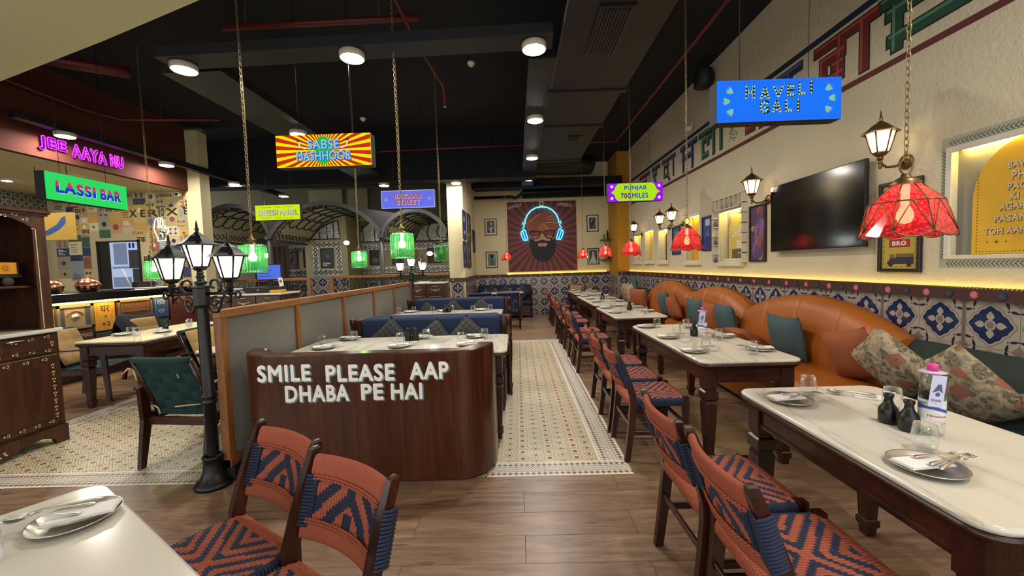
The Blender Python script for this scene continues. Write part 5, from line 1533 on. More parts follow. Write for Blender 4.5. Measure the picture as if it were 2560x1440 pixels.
def lightbox(label, T, face, zc, w=.9, h=.3, edge=None):
    t = bpy.data.objects.new('hanging_sign', None); COL.objects.link(t); t.matrix_basis = T
    tag(t, label, 'sign', 'hanging lightbox signs')
    MB().box(-w/2, -h/2, -SD, w/2, h/2, -.004, b=.003).obj('box_body', mat('sign_box_black', '#030304', .7), t)
    f = MB().box(-w/2+.002, -h/2+.002, -.004, w/2-.002, h/2-.002, .004, b=.002).obj('lit_face', face, t)
    m = MB()
    for s in (-1, 1): m.tube([(s*w*.28, h/2-.002, -SD/2), (s*w*.28, zc-T.translation.z, -SD/2)], .0022, 5)
    m.obj('cable', BLACKM, t)
    return t, f
# HAVELI GALI
t, f = lightbox('bright blue lightbox sign HAVELI GALI with bulb letters', F_front(1.935, 3.0, 2.575), emit('sign_blue', '#1f78ff', .95), 4.35)
m = MB()
for lab, cx, y, h, w in (('H',-.235,.005,.085,.062),('A',-.135,.0,.078,.07),('V',-.045,.005,.075,.07),('E',.04,.012,.078,.055),('L',.115,.018,.08,.05),('I',.178,.024,.085,.020),('G',-.14,-.09,.085,.068),('A',-.055,-.085,.08,.072),('L',.025,-.085,.08,.05),('I',.09,-.085,.082,.020)):
    text(m, lab, cx, y, h, w, None, .0048, 0, .045); text(m, lab, cx, y, h, w, None, .0052, 1, .02)
m.v = [(p[0]*1.06+.04, p[1]*1.14+.006, p[2]) for p in m.v]; m.obj('lettering', [emit('sign_mint', '#8ff0e0', .9), emit('sign_olive_dark', '#26422e', .5)], f)
m = MB()
def bulbs(P):
    for x, y in P: m.disc(x, y, .0058, .0062, 8)
for x in (-.262, -.208): bulbs([(x, .012+.0235*i) for i in range(4)])
bulbs([(-.244,.047),(-.226,.047)])
for cx, y0 in ((-.135, .008), (-.055, -.078)): bulbs([(cx-.026+.006*i, y0+.018*i) for i in range(4)]+[(cx+.026-.006*i, y0+.018*i) for i in range(4)]+[(cx, y0+.012)])
bulbs([(-.045-.028+.008*i, .074-.019*i) for i in range(4)]+[(-.045+.028-.008*i, .074-.019*i) for i in range(4)])
bulbs([(.020, .02+.02*i) for i in range(4)]+[(.038,.02),(.056,.02),(.038,.08),(.056,.08)]); bulbs([(.098,.025+.02*i) for i in range(4)]+[(.115,.025),(.132,.025)]); bulbs([(.178,.032+.023*i) for i in range(4)])
bulbs([(-.14+.026*math.cos(a), -.048+.032*math.sin(a)) for a in (.8,1.57,2.3,3.0,3.7,4.4,5.1,5.8)]+[(-.135,-.05)]); bulbs([(.008,-.078+.022*i) for i in range(4)]+[(.025,-.078),(.042,-.078)]); bulbs([(.09,-.076+.022*i) for i in range(4)])
m.v = [(p[0]*1.06+.04, p[1]*1.14+.006, p[2]) for p in m.v]; m.obj('printed_bulbs', emit('sign_bulb_grey', '#cfd3c8', .9), f)
m = MB()
for s in (-1, 1):
    for k, (ang, y) in enumerate(((2.5, .055), (PI, .0), (-2.3, -.055))):
        for q in range(6):
            a = ang-.5+.2*q; a = a if s < 0 else PI-a
            m.flat(petal(.0, .058, .006, a, s*(.352-.02*(k != 1)), y, 5), .0045+.0001*q, 0)
m.obj('printed_plumes', emit('sign_plume', '#8fd8c0', .8), f)
m = MB()
for i in range(43):
    for y in (-.125, .125): m.flat([(-.43+.0205*i-.006, y-.004), (-.43+.0205*i+.006, y-.004), (-.43+.0205*i+.006, y+.004), (-.43+.0205*i-.006, y+.004)], .0046, 0)
m.obj('printed_border', emit('sign_violet', '#4a58f0', .9), f)
# PUNJAB 700 MILES
t, f = lightbox('purple and lime lightbox sign PUNJAB 700 MILES by the right wall', F_front(1.97, 6.65, 2.58), emit('sign_purple', '#a41cf0', .9), 4.35)
P = []
def ogee_panel(w, h, n=14):
    q = []
    for i in range(n+1):
        u = i/n; q.append((w/2-.12+(.055*math.sin(PI/2*u/.6) if u < .6 else .055+.065*((u-.6)/.4)**1.5), h/2*(1-u)))
    R = [(x, y) for x, y in q]; R += [(x, -y) for x, y in q[-2::-1]]
    L = [(-x, y) for x, y in R[::-1]]
    return R+L
m = MB(); m.flat(ogee_panel(.80, .285), .0046, 0); m.obj('printed_cartouche', emit('sign_lime', '#b4e81e', .95), f)
for q in (('PUNJAB', 0, .018, .085, .36), ('MILES', .075, -.10, .085, .26)): m = MB(); text(m, *q, None, .0054, 0, .03); m.obj('lettering', emit('sign_ink_blue', '#3a50c8', .8), f)
m = MB(); text(m, '700', -.16, -.10, .088, .16, None, .0054, 0, .035); m.obj('lettering', emit('sign_ink_magenta', '#7a1a96', .8), f)
m = MB()
for sx in (-1, 1):
    for sy in (-1, 1):
        for q in range(5): m.flat(petal(0, .032, .009, q*1.26, sx*.385, sy*.095, 5), .0052+.0001*q, 0)
m.obj('printed_flowers', emit('sign_white', '#fff0ff', .95), f)
# SABSE MASHHOOR
t, f = lightbox('red and yellow sunburst lightbox sign SABSE MASHHOOR', F_front(-1.785, 3.8, 2.57), emit('sign_yellow', '#f4ee14', .95), 4.35)
m = MB()
for p in sunray(0, 0, .895, .295, 38, 2.0, .25, .55): m.flat(p, .0046)
m.obj('printed_rays', emit('sign_red_orange', '#d8321c', .85), f)
m = MB(); m.flat([(.078*math.cos(2*PI*i/40)*(1+.0*i), .135*math.sin(2*PI*i/40)*(1-.06*abs(math.cos(2*PI*i/20)))) for i in range(40)], .0050); m.obj('printed_medallion', emit('sign_green', '#2fc24a', .9), f)
m = MB()
for body, y, h, w in (('SABSE', .012, .088, .30), ('MASHHOOR', -.092, .088, .52)):
    text(m, body, .007, y-.007, h, w, None, .0054, 1, .05); text(m, body, 0, y, h, w, None, .0058, 1, .045); text(m, body, 0, y, h, w, None, .0062, 0, .018)
m.obj('lettering', [emit('sign_sky', '#8fd6ee', .9), emit('sign_deep_blue', '#2767d8', .8)], f)
m = MB()
for s in (-1, 1):
    m.tube([(s*.165, .02, .006), (s*.215, .035, .006), (s*.232, .075, .006)], .007, 6, 0)
    for q in range(5): m.flat(petal(0, .024, .006, .6+q*.5, s*.232, .085, 5), .0064+.0001*q, 1)
m.obj('printed_arms', [emit('sign_pale', '#f4e6c8', .9), emit('sign_plum', '#7c2a6a', .8)], f)
# BAZAAR STREET
t, f = lightbox('lilac blue lightbox sign BAZAAR STREET', F_front(-1.795, 6.75, 2.605), emit('sign_lilac', '#6c74f0', .95), 4.35)
m = MB()
for x0, x1, y0, y1 in ((-.447,.447,.138,.147), (-.447,.447,-.147,-.138), (-.447,-.438,-.147,.147), (.438,.447,-.147,.147)): m.flat([(x0,y0),(x1,y0),(x1,y1),(x0,y1)], .0046)
m.obj('printed_border', emit('sign_pale_blue', '#c8d0ff', .95), f)
m = MB()
for body, y, h, w in (('BAZAAR', .012, .082, .46), ('STREET', -.092, .08, .40)):
    text(m, body, .006, y-.006, h, w, None, .0050, 1, .04); text(m, body, 0, y, h, w, None, .0054, 0, .03)
m.obj('lettering', [emit('sign_brick', '#c8503c', .8), emit('sign_cream', '#f0e8e0', .9)], f)
m = MB()
for s in (-1, 1):
    for q in range(5): m.flat(petal(.004, .036, .008, .7+q*1.2, s*.365, .0, 5), .0050+.0001*q)
m.obj('printed_flowers', emit('sign_leaf', '#9fc8b0', .8), f)
# SHEESH MAHAL
t, f = lightbox('lime yellow lightbox sign SHEESH MAHAL', F_front(-4.75, 8.0, 2.645), emit('sign_lime_yellow', '#d8f01a', .95), 4.35)
m = MB()
text(m, 'SHEESH', -.19, -.062, .115, .40, None, .0050, 1, .05); text(m, 'MAHAL', .225, -.062, .115, .36, None, .0050, 1, .05); text(m, 'SHEESH', -.196, -.055, .112, .39, None, .0056, 0, .03); text(m, 'MAHAL', .219, -.055, .112, .35, None, .0056, 0, .03)
m.obj('lettering', [emit('sign_silver', '#c8d8d4', .9), emit('sign_brown_ink', '#5e4a20', .6)], f)
m = MB()
for s in (-1, 1):
    for x in (-.22, .22): m.flat([(x-.10, s*.105-.002), (x+.10, s*.105-.0035), (x+.10, s*.105+.0035), (x-.10, s*.105+.002)], .005)
    m.tube([(-.055+.011*i, s*.105+.010*math.sin(i*1.9), .005) for i in range(11)], .0028, 4)
m.obj('printed_scrolls', emit('sign_brown_ink', '#5e4a20', .6), f)
# LASSI BAR (runs along the left side, faces the room)
t, f = lightbox('green lightbox sign LASSI BAR hanging at the left, faces the room', F_left(-4.8, 4.51, 2.41), emit('sign_spring_green', '#34e468', .9), 4.35, .86, .29)
m = MB()
for body, cx, w in (('LASSI', -.145, .40), ('BAR', .225, .24)):
    text(m, body, cx+.008, -.070, .125, w, None, .0048, 2, .06); text(m, body, cx+.004, -.064, .125, w, None, .0052, 1, .05)
m.obj('lettering_shadow', [emit('sign_white', '#fff0ff', .95), emit('sign_royal', '#1a48d8', .8), emit('sign_pale', '#f4e6c8', .9)], f)
def split(mb, body, cx, y, h, w, T, n, cut, up, lo, bold):
    """letters in two colours, parted at the height cut"""
    vs, fs, ar = text_geo(body, bold, 1+bold*3.2); bm = bmesh.new()
    bv = [bm.verts.new((cx+a*w, y+b*h, n+dz*5e-6)) for a, b, dz in vs]
    for q in fs:
        try: bm.faces.new([bv[i] for i in q])
        except ValueError: pass
    g = bm.verts[:]+bm.edges[:]+bm.faces[:]
    bmesh.ops.bisect_plane(bm, geom=g, plane_co=(0, y+h*cut, 0), plane_no=(0, 1, 0))
    bm.verts.index_update(); V = [tuple(v.co) for v in bm.verts]
    A = [[v.index for v in q.verts] for q in bm.faces if q.calc_center_median().y > y+h*cut]; B = [[v.index for v in q.verts] for q in bm.faces if q.calc_center_median().y <= y+h*cut]
    bm.free(); mb.add(V, A, up, False, T); mb.add(V, B, lo, False, T)
m = MB(); split(m, 'LASSI', -.145, -.058, .125, .39, None, .0058, .5, 0, 1, .025); split(m, 'BAR', .225, -.058, .125, .23, None, .0058, .5, 0, 1, .025)
m.obj('lettering', [emit('sign_rose', '#e0406a', .85), emit('sign_royal', '#1a48d8', .8)], f)
# JEE AAYA NU neon
PUR = emit('neon_violet_fill', '#9a10d8', .8); MAG = emit('neon_magenta', '#ff4cf4', 1.6)
t = thing('neon_sign', 'magenta neon words JEE AAYA NU on the terracotta fascia', 'neon sign', (0, 0, 0))
m = MB(); m2 = MB()
T = F_left(-6.385, 5.96, 3.20)
def outline_text(m, body, cx, y, h, w, T, n, r, bold):
    """neon tube along the outline of the letters, set out by the width of the bold rim"""
    vs, fs, ar = text_geo(body, bold, 1+bold*3.2); P = lambda v: T @ Vector((cx+v[0]*w, y+v[1]*h, n))
    for q in fs:
        if len(q) == 4 and all(vs[i][2] < 0 for i in q): m.tube([P(vs[q[2]]), P(vs[q[3]])], r, 5)
for body, cx, w, y in (('JEE', -.405, .33, .0), ('AAYA', .07, .49, 0), ('NU', .475, .21, 0)):
    text(m, body, cx, y, .19, w, T, .006, 0, .055); outline_text(m2, body, cx, y, .19, w, T, .018, .0055, .055)
m.obj('letter_back', PUR, t); m2.obj('neon_tube', MAG, t)

# ================================================================ right wall
# painted band with stripes and block letters
STB = mat('navy_wall_paint', '#182642', .7); STR = mat('maroon_wall_paint', '#5e2620', .7); INK = mat('ink_wall_paint', '#14151c', .7)
LRED, LBLU, LGRN, LBLK = (mat('red_letter_paint', '#6e1d1c', .7), mat('blue_letter_paint', '#1d3156', .7), mat('green_letter_paint', '#1c4a33', .7), mat('black_letter_paint', '#2c2d33', .7))
HRED, HBLU, HGRN, HBLK = (mat('red_letter_light', '#a2493f', .7), mat('blue_letter_light', '#536c94', .7), mat('green_letter_light', '#58806a', .7), mat('grey_letter_light', '#6a6c72', .7))
T = F_right(2.985, 10.0, 0)
MB().box(-.6, 3.485, 0, 10.5, 3.545, .0015, T=T).obj('painted_stripe', STB, wall_right); MB().box(-.6, 2.905, 0, 10.5, 2.955, .0015, T=T).obj('painted_stripe', STR, wall_right)
GLY = {
 'da': [[(0,.93),(1,.93)], [(.46,.93),(.46,.66),(.14,.66),(.14,.20),(.44,.20)], [(.42,.48),(.42,.22),(.56,-.04)], [(.88,.93),(.88,.10)]],
 'bha': [[(.0,.93),(.26,.93)], [(.13,.93),(.13,.62)], [(.13,.42),(.13,.0)], [(.10,.48),(.70,.48)], [(.52,.93),(1.0,.93)], [(.76,.93),(.76,.0)]],
 'la': [[(0,.93),(.76,.93)], [(.50,.68),(.38,.68),(.38,.50)], [(.38,.64),(.14,.64),(.14,.08),(.34,.08)], [(.62,.93),(.62,.04)], [(.92,.93),(.92,.06)]],
 'ha': [[(0,.93),(1,.93)], [(.46,.93),(.46,.60),(.12,.60),(.12,.12),(.44,.12),(.44,.36),(.34,.36)], [(.84,.93),(.84,.0)]],
 'ba': [[(-.05,.95),(1.1,.95)], [(.09,.74),(.09,.04)], [(.02,.68),(1.05,.68)], [(.04,.18),(1.05,.18)], [(1.0,.95),(1.0,.18)]],
 'ta': [[(0,.93),(1,.93)], [(.25,.60),(.25,.0)], [(.16,.58),(.72,.58)], [(.72,.93),(.72,.0)]],
 'ra': [[(0,.93),(.95,.93)], [(.50,.93),(.50,.62),(.16,.62),(.55,.0)]],
}
def strokes(name, y0, y1, z0, z1, cols, wd=.075):
    w = y0-y1; h = z1-z0; T = F_right(2.985, y0, z0)
    m = MB()
    for li, (off, mi, n) in enumerate(((.013, 0, .0018), (0, 1, .0024))):
        for si, pl in enumerate(GLY[name]):
            for i in range(len(pl)-1):
                a = Vector((pl[i][0]*w, pl[i][1]*h)); b = Vector((pl[i+1][0]*w, pl[i+1][1]*h)); d = (b-a).normalized(); q = Vector((-d.y, d.x)); r = wd/2+off; e = r*.98
                P = [a-d*e+q*r, a-d*e-q*r, b+d*e-q*r, b+d*e+q*r]
                m.flat([(p.x, p.y) for p in P], n+.00005*(si*3+i), mi, T)
                if li:
                    s = 1 if (q.y > .3 or q.x < -.3) else -1
                    P = [a-d*e+q*s*r, a-d*(e-.02)+q*s*(r-.026), b+d*(e-.02)+q*s*(r-.026), b+d*e+q*s*r]
                    m.flat([(p.x, p.y) for p in P], .0032+.00005*(si*3+i), 2, T)
    m.obj('painted_letter', [INK, cols[0], cols[1]], wall_right)
z0, z1 = 3.03, 3.43
strokes('ta', 9.66, 9.05, z0, z1, (LRED, HRED), .07); strokes('ra', 8.80, 8.36, z0, z1, (LBLU, HBLU), .07); strokes('da', 8.20, 7.58, z0, z1, (LBLK, HBLK), .06)
strokes('bha', 7.28, 6.70, z0, z1, (LBLU, HBLU), .075); strokes('la', 6.56, 5.84, z0, z1, (LGRN, HGRN), .075); strokes('la', 5.32, 4.72, z0, z1, (LRED, HRED), .08); strokes('ra', 4.62, 4.28, z0, z1, (LBLU, HBLU), .075); strokes('ha', 4.05, 3.42, z0, z1, (LRED, HRED), .085); strokes('ba', 3.30, 2.50, z0, z1, (LGRN, HGRN), .085)
m = MB(); T = F_right(2.985, 5.58, 3.14)
for k in range(26):
    a = random.uniform(0, 2*PI); m.flat(petal(0, .03, .008, a, random.uniform(-.10, .10), random.uniform(-.11, .11), 5), .0015+.0001*k, 0, T)
m.obj('painted_flowers', INK, wall_right)
# television
t = thing('television', 'large black flat television on the right wall', 'television', (0, 0, 0))
T = F_right(2.90, 4.01, 1.865)
scr = NT('tv_screen'); scr.base('#040405'); SCREEN = scr.set(.12)
MB().box(-.62, -.365, -.035, .62, .365, 0, b=.006, T=T).obj('casing', BLACKP, t); MB().box(-.612, -.352, 0, .612, .358, .002, T=T).obj('screen', SCREEN, t)
MB().box(-.62, -.368, -.03, .62, -.362, .003, T=T).obj('bottom_trim', mat('tv_silver', '#8a8a8a', .4, .6), t); MB().box(-.2, -.15, -.085, .2, .15, -.03, T=T).obj('wall_mount', BLACKM, t)
# framed prints
def framed(label, T, w, h, fcol, bg, paint=None, mat_w=0.0, matc='#d8d2c0', fw=.022, name='framed_print'):
    t = bpy.data.objects.new(name, None); COL.objects.link(t); t.matrix_basis = T; tag(t, label, 'picture')
    m = MB()
    m.box(-w/2+fw, -h/2, 0, w/2-fw, -h/2+fw, .025, b=.004).box(-w/2+fw, h/2-fw, 0, w/2-fw, h/2, .025, b=.004).box(-w/2, -h/2, 0, -w/2+fw, h/2, .025, b=.004).box(w/2-fw, -h/2, 0, w/2, h/2, .025, b=.004)
    m.obj('frame', fcol, t)
    p = MB().box(-w/2+fw, -h/2+fw, .002, w/2-fw, h/2-fw, .008).obj('mount' if mat_w else 'print', mat('print_'+(matc if mat_w else bg), matc if mat_w else bg, .6, var=.15, vs=9), t)
    if mat_w:
        MB().flat([(-w/2+fw+mat_w, -h/2+fw+mat_w), (w/2-fw-mat_w, -h/2+fw+mat_w), (w/2-fw-mat_w, h/2-fw-mat_w), (-w/2+fw+mat_w, h/2-fw-mat_w)], .0086).obj('print', mat('print_'+bg, bg, .5, var=.5, vs=16), t)
    if paint: paint(t)
    return t
def shape(t, polys, c, n=.0092, name='printed_figure'):
    m = MB()
    for k, p in enumerate(polys): m.flat(p, n+.0001*k)
    return m.obj(name, mat('ink_'+c, c, .6, var=.1), t)
def ell(cx, cy, rx, ry, n=18): return [(cx+rx*math.cos(2*PI*i/n), cy+ry*math.sin(2*PI*i/n)) for i in range(n)]
def rc(x0, y0, x1, y1): return [(x0,y0),(x1,y0),(x1,y1),(x0,y1)]
FB = mat('dark_brown_frame', '#20120c', .4)
def bro(t):
    D = -.16
    dn = lambda L: [[(x, y+D) for x, y in p] for p in L]
    shape(t, dn([rc(-.085, .0, .085, .06)]), '#a3231f', .0092, 'printed_panel')
    m = MB(); text(m, 'BRO', 0, .012+D, .036, .115, None, .0100, 0, .04); m.obj('lettering', mat('print_white', '#eee6d4', .6), t)
    shape(t, dn([rc(-.03, -.13, .115, -.075), rc(-.08, -.13, -.03, -.085), [(-.10,-.135),(-.095,-.105),(-.045,-.105),(-.045,-.135)]]), '#2a2036'); shape(t, dn([rc(-.028, -.073, .115, -.05), rc(-.078, -.085, -.04, -.055)]), '#7a5a2a', .0094)
    shape(t, dn([ell(-.07, -.135, .017, .017), ell(.08, -.135, .017, .017)]), '#17120e', .0098)
    m = MB()
    for i in range(12):
        for s in (-1, 1): m.flat(rc(s*.128-.002, -.30+.047*i, s*.128+.002, -.285+.047*i), .0093)
    for i in range(6): m.flat(rc(-.11+.04*i, -.312, -.09+.04*i, -.308), .0093)
    m.obj('printed_border', mat('ink_maroon', '#6a1c16', .6), t)
framed('brown framed yellow truck print with the word BRO, below the big red lamp', F_right(2.985, 3.165, 1.645), .35, .71, FB, '#b9a23c', bro, fw=.028)
def tall(t):
    random.seed(3)
    for c in ('#5a3a6a', '#7a5a86', '#8c4a3a', '#3a2a4e', '#a8826a'):
        shape(t, [ell(random.uniform(-.1, .1), random.uniform(-.28, .28), random.uniform(.02, .06), random.uniform(.03, .09)) for _ in range(7)], c, .0092+random.random()*.001)
framed('tall narrow framed purple collage print left of the television', F_right(2.985, 5.00, 1.74), .34, .70, FB, '#4a3550', tall)
framed('dark blue framed poster with a pale label, left of the cubby window', F_right(2.985, 6.30, 1.845), .35, .54, mat('navy_frame', '#101a4a', .4), '#3e4a86', lambda t: (shape(t, [rc(-.07, .12, .07, .22)], '#c3c6dc'), shape(t, [rc(-.14, -.2, .14, -.05), rc(-.14, -.24, .14, -.21)], '#28307a'), shape(t, [[(-.05,-.04),(0,.10),(.05,-.04)]], '#6a6ea8')))
framed('blue framed poster half hidden behind the second red lamp', F_right(2.985, 7.52, 1.81), .36, .52, mat('navy_frame', '#101a4a', .4), '#2f5a86', lambda t: (shape(t, [rc(-.1, -.2, .1, -.12)], '#9aa8c8'), shape(t, [ell(0, .06, .09, .12)], '#4a86a8')))
# niches with arches and yellow light
NW = mat('niche_white_paint', '#d9d2bd', .6); NYEL = mat('niche_yellow_board', '#e0ae1c', .6); NGREY = mat('niche_grey_board', '#8f8b80', .7); LEDW = emit('niche_led', '#ffe27a', 48.0)
def arch_poly(w, h, n=18, cusps=0):
    P = [(-w/2, 0), (w/2, 0)]; r = w/2
    for i in range(n+1):
        a = PI*i/n; k = 1+(.06*abs(math.sin(cusps*a)) if cusps else 0); P.append((r*k*math.cos(a), h-r+r*k*math.sin(a)*1.15))
    return P
def niche(label, yc, zb, w, h, fw=.05, board=None, arch=None, cusps=0, sill=True, led=True, inner=None, d=.125):
    """lined recess in the wall (0.155 deep) with a flush frame, back board, arch panel and LED strip"""
    t = thing('wall_niche', label, 'niche', (0, 0, 0)); T = F_right(2.985, yc, zb); D = -d
    m = MB(); q = fw*.55
    m.box(-w/2-.012, -.0, 0, -w/2+q, h+.012, .012, b=.003, T=T).box(w/2-q, 0, 0, w/2+.012, h+.012, .012, b=.003, T=T).box(-w/2+q, h-q, 0, w/2-q, h+.012, .012, b=.003, T=T).box(-w/2+q, 0, 0, w/2-q, q, .012, b=.003, T=T)
    m.obj('frame', NW, t)
    m = MB(); m.box(-w/2, 0, D, -w/2+.008, h, 0, T=T).box(w/2-.008, 0, D, w/2, h, 0, T=T).box(-w/2, h-.008, D, w/2, h, 0, T=T).box(-w/2, 0, D, w/2, .008, 0, T=T); m.obj('lining', NW, t)
    MB().box(-w/2, 0, D-.0, w/2, h, D+.006, T=T).obj('back_board', board or NGREY, t)
    if arch:
        aw, ah = (w-2*fw)*arch[1], (h-fw*1.6)*arch[2]
        MB().prism([(p[0], p[1]+fw*.6) for p in arch_poly(aw, ah, 24, cusps)], D+.02, D+.032, T=T).obj('arch_panel', arch[0], t)
    if sill: MB().box(-w/2-.03, -.045, 0, w/2+.03, 0, .06, b=.004, T=T).obj('sill', NW, t)
    if led: MB().box(-w/2+fw+.01, h-.022, -d*.5-.01, w/2-fw-.01, h-.010, -d*.5+.01, T=T).obj('led_strip', LEDW, t)
    if inner: inner(t, T @ Tl(0, 0, D+.02), w, h, fw)
    return t
def cub(t, T, w, h, fw):
    m = MB(); text(m, 'DHABA', .03, .36, .12, .30, T, .013, 0, .02); text(m, '86', .06, .20, .11, .14, T, .013, 0, .02); m.obj('lettering', mat('niche_white_letters', '#efe6cc', .6), t)
    MB().box(-.10, .03, .006, w/2-fw-.02, .19, .03, T=T).obj('relief', mat('niche_brown', '#6b5a48', .8), t)
    m = MB(); m.tube([(T @ Vector((x, .035, .075))) for x in [-.25+.05*i for i in range(11)]], [.018 if i % 2 else .026 for i in range(11)], 8); m.obj('stone_row', NW, t)
niche('white cubby-holed wall window with DHABA letters, left of the tall purple print', 5.65, 1.385, .62, .745, .04, arch=(mat('niche_pale_gold', '#d8c26a', .6), .80, .86), cusps=5, inner=cub)
t = thing('cubby_shelf', 'white frame of small cubby holes round the DHABA wall window', 'shelf', (0, 0, 0)); T = F_right(2.985, 5.645, 1.385)
ys = [0, .13, .26, .39, .52, .65, .78, .91]
m = MB(); W = .40
for s in (-1, 1):
    a, b = sorted((s*.31, s*W)); m.box(min(s*W, s*(W-.008)), 0, 0, max(s*W, s*(W-.008)), .91, .07, T=T)
    for z in ys: m.box(a, z-.005, 0, b, z+.005, .07, T=T)
for i in range(6): x = -.31+.124*i; m.box(x-.005, .75, 0, x+.005, .91, .07, T=T)
m.box(-.31, .905, 0, .31, .915, .07, T=T).box(-.31, .745, 0, .31, .755, .07, T=T); m.obj('cubby_grid', NW, t)
VASE = mat('small_curio', '#5a4a52', .5)
vm = MB().lathe([(0,0),(.014,0),(.022,.02),(.018,.045),(.008,.06),(.012,.075),(0,.075)], 10).mesh('curio', [VASE])
for k, (u, z, n_) in enumerate(((-.355, .53, 'far column'), (-.355, .27, 'lower far column'), (-.355, .01, 'bottom far column'), (.355, .655, 'near column'), (.355, .40, 'middle near column'), (.355, .14, 'lower near column'), (0, .76, 'top row'), (.124, .76, 'right of the top row'), (-.124, .76, 'left of the top row'))):
    p = T @ Vector((u, z, .035)); o = inst('curio', vm, None, p); tag(o, 'small dark curio in the %s of the white cubby shelf' % n_, 'ornament', 'curios in the cubby shelf')
niche('white wall niche with a yellow arch behind the second red lamp', 6.85, 1.40, .58, .80, .06, board=NYEL, arch=(mat('niche_amber', '#e0a21e', .6), .7, .9))
WD = mat('old_carved_wood', '#5e3118', .7, var=.4, vs=20)
niche('white wall niche with a carved brown wooden door, between two wall lanterns', 8.22, 1.42, .54, .68, .06, board=NW, arch=(WD, .6, .95), cusps=5)
niche('white wall niche with a pale yellow cusped arch, second from the far end', 9.06, 1.43, .62, .72, .06, board=NYEL, arch=(mat('niche_pale_gold', '#d8c26a', .6), .75, .95), cusps=5)
niche('white wall niche at the far end of the right wall', 9.93, 1.43, .58, .70, .06, board=NYEL, arch=(NW, .6, .95))
# the large painted niche at the right edge
def quote(t, T, w, h, fw):
    LC = mat('quote_letters', '#d9c39a', .6); LS = mat('quote_shadow', '#5a3a1c', .6)
    m = MB(); m2 = MB()
    for body, z, hh, ww in (('BAWAN KE', .545, .045, .235), ('PHOOL', .475, .055, .20), ('PACHPAN', .415, .045, .235), ('KI MALA', .355, .045, .205), ('AGAR KHANA', .295, .045, .31), ('PASAND AAYE', .225, .045, .36), ('TOH AANA DOBARA', .150, .045, .47)):
        text(m2, body, .003, z-.004, hh, ww, T, .0135, 0, .03); text(m, body, 0, z, hh, ww, T, .0145, 0, .03)
    m2.obj('letter_shadow', LS, t); m.obj('lettering', LC, t)
    m = MB()
    for s in (-1, 1):
        for i in range(26): m.disc(s*.275, .05+.02*i, .0130, .0042, 6, 0, T)
        for k, x in enumerate((.215, .165, .115)): m.flat([(s*x+(.016 if k == 1 else .009)*math.cos(a)*(1 if q % 2 == 0 else .35), .105+(.016 if k == 1 else .009)*math.sin(a)*(1 if q % 2 == 0 else .35)) for q, a in enumerate([i*PI/4 for i in range(8)])], .013, 0, T)
    for i in range(30): m.disc(-.275+.019*i, .045, .0130, .0038, 6, 0, T)
    m.flat([(-.028,.115),(.028,.115),(.004,.135),(0,.155),(-.004,.135)], .013, 0, T); m.flat(ell(0, .098, .026, .012), .013, 0, T)
    m.obj('printed_ornament', mat('ink_brown', '#6a4a16', .6), t)
niche('large lit niche at the right edge with a yellow arch and words BAWAN KE PHOOL', 2.40, 1.385, .86, .75, .05, board=NGREY, arch=(NYEL, .80, .98), sill=False, inner=quote, d=.062)
t = thing('painted_border', 'grey green herringbone border painted on the wall round the large lit niche', 'wall painting', (0, 0, 0))
T = F_right(2.985, 2.40, 1.385); m = MB(); m2 = MB()
for a in (rc(-.475, -.06, .475, -.003), rc(-.475, .753, .475, .83), rc(-.475, -.003, -.433, .753), rc(.433, -.003, .475, .753)): m2.flat(a, .0012, 0, T)
def leafy(x, y, horiz, s=1):
    for q in (-1, 1):
        if horiz: m.flat([(x, y), (x+.022*s, y+q*.020), (x+.030*s, y+q*.020), (x+.010*s, y)], .0016, 0, T)
        else: m.flat([(x, y), (x+q*.015, y+.020), (x+q*.015, y+.028), (x, y+.010)], .0016, 0, T)
for i in range(36):
    leafy(-.43+.024*i, -.03, True); leafy(-.43+.024*i, .79, True)
for i in range(33):
    leafy(-.454, -.0+.0225*i, False); leafy(.454, -.0+.0225*i, False)
m2.obj('ground_coat', mat('pale_sage_paint', '#a8a791', .7), t); m.obj('leaf_pattern', mat('sage_paint', '#4d5a52', .7), t)
# wall lanterns
SCB = emit('sconce_bulb', '#ffe9c4', 60.0)
def sconce(label, y, z, s=1.0):
    t = thing('wall_lantern', label, 'wall lamp', (2.985, y, z), 0, 'brass wall lanterns')
    MB().lathe([(0,0),(.055,0),(.058,.008),(.045,.018),(.02,.028),(0,.03)], 20, T=Matrix(((0,0,-1,0),(1,0,0,0),(0,-1,0,0),(0,0,0,1)))).obj('wall_plate', BRASS, t)
    MB().tube([(-.02,0,0), (-.08,0,-.03), (-.15,0,-.035), (-.19,0,-.01), (-.20,0,.02)], [.012,.01,.009,.01,.014], 8).lathe([(.0,-.05),(.008,-.045),(.012,-.03),(.008,-.015),(.016,0)], 10, T=Tl(-.20,0,.0)).obj('bracket_arm', BRASS, t)
    PANEC = clear('clear_lantern_pane', (1,1,1), .12, .05, ('#fff6e0', .25))
    g = lantern(t, -.20, 0, .02, 1.0*s, BRASS, SCB)
    return t
for y, z, l in ((3.13, 2.13, 'brass wall lantern above the big red lamp, right of the television'), (4.80, 2.12, 'brass wall lantern at the far edge of the television'), (7.25, 2.09, 'brass wall lantern just left of the second red lamp chain'), (7.85, 2.09, 'brass wall lantern above the carved wooden niche'), (9.58, 2.10, 'brass wall lantern farthest along the right wall')): sconce(l, y, z)
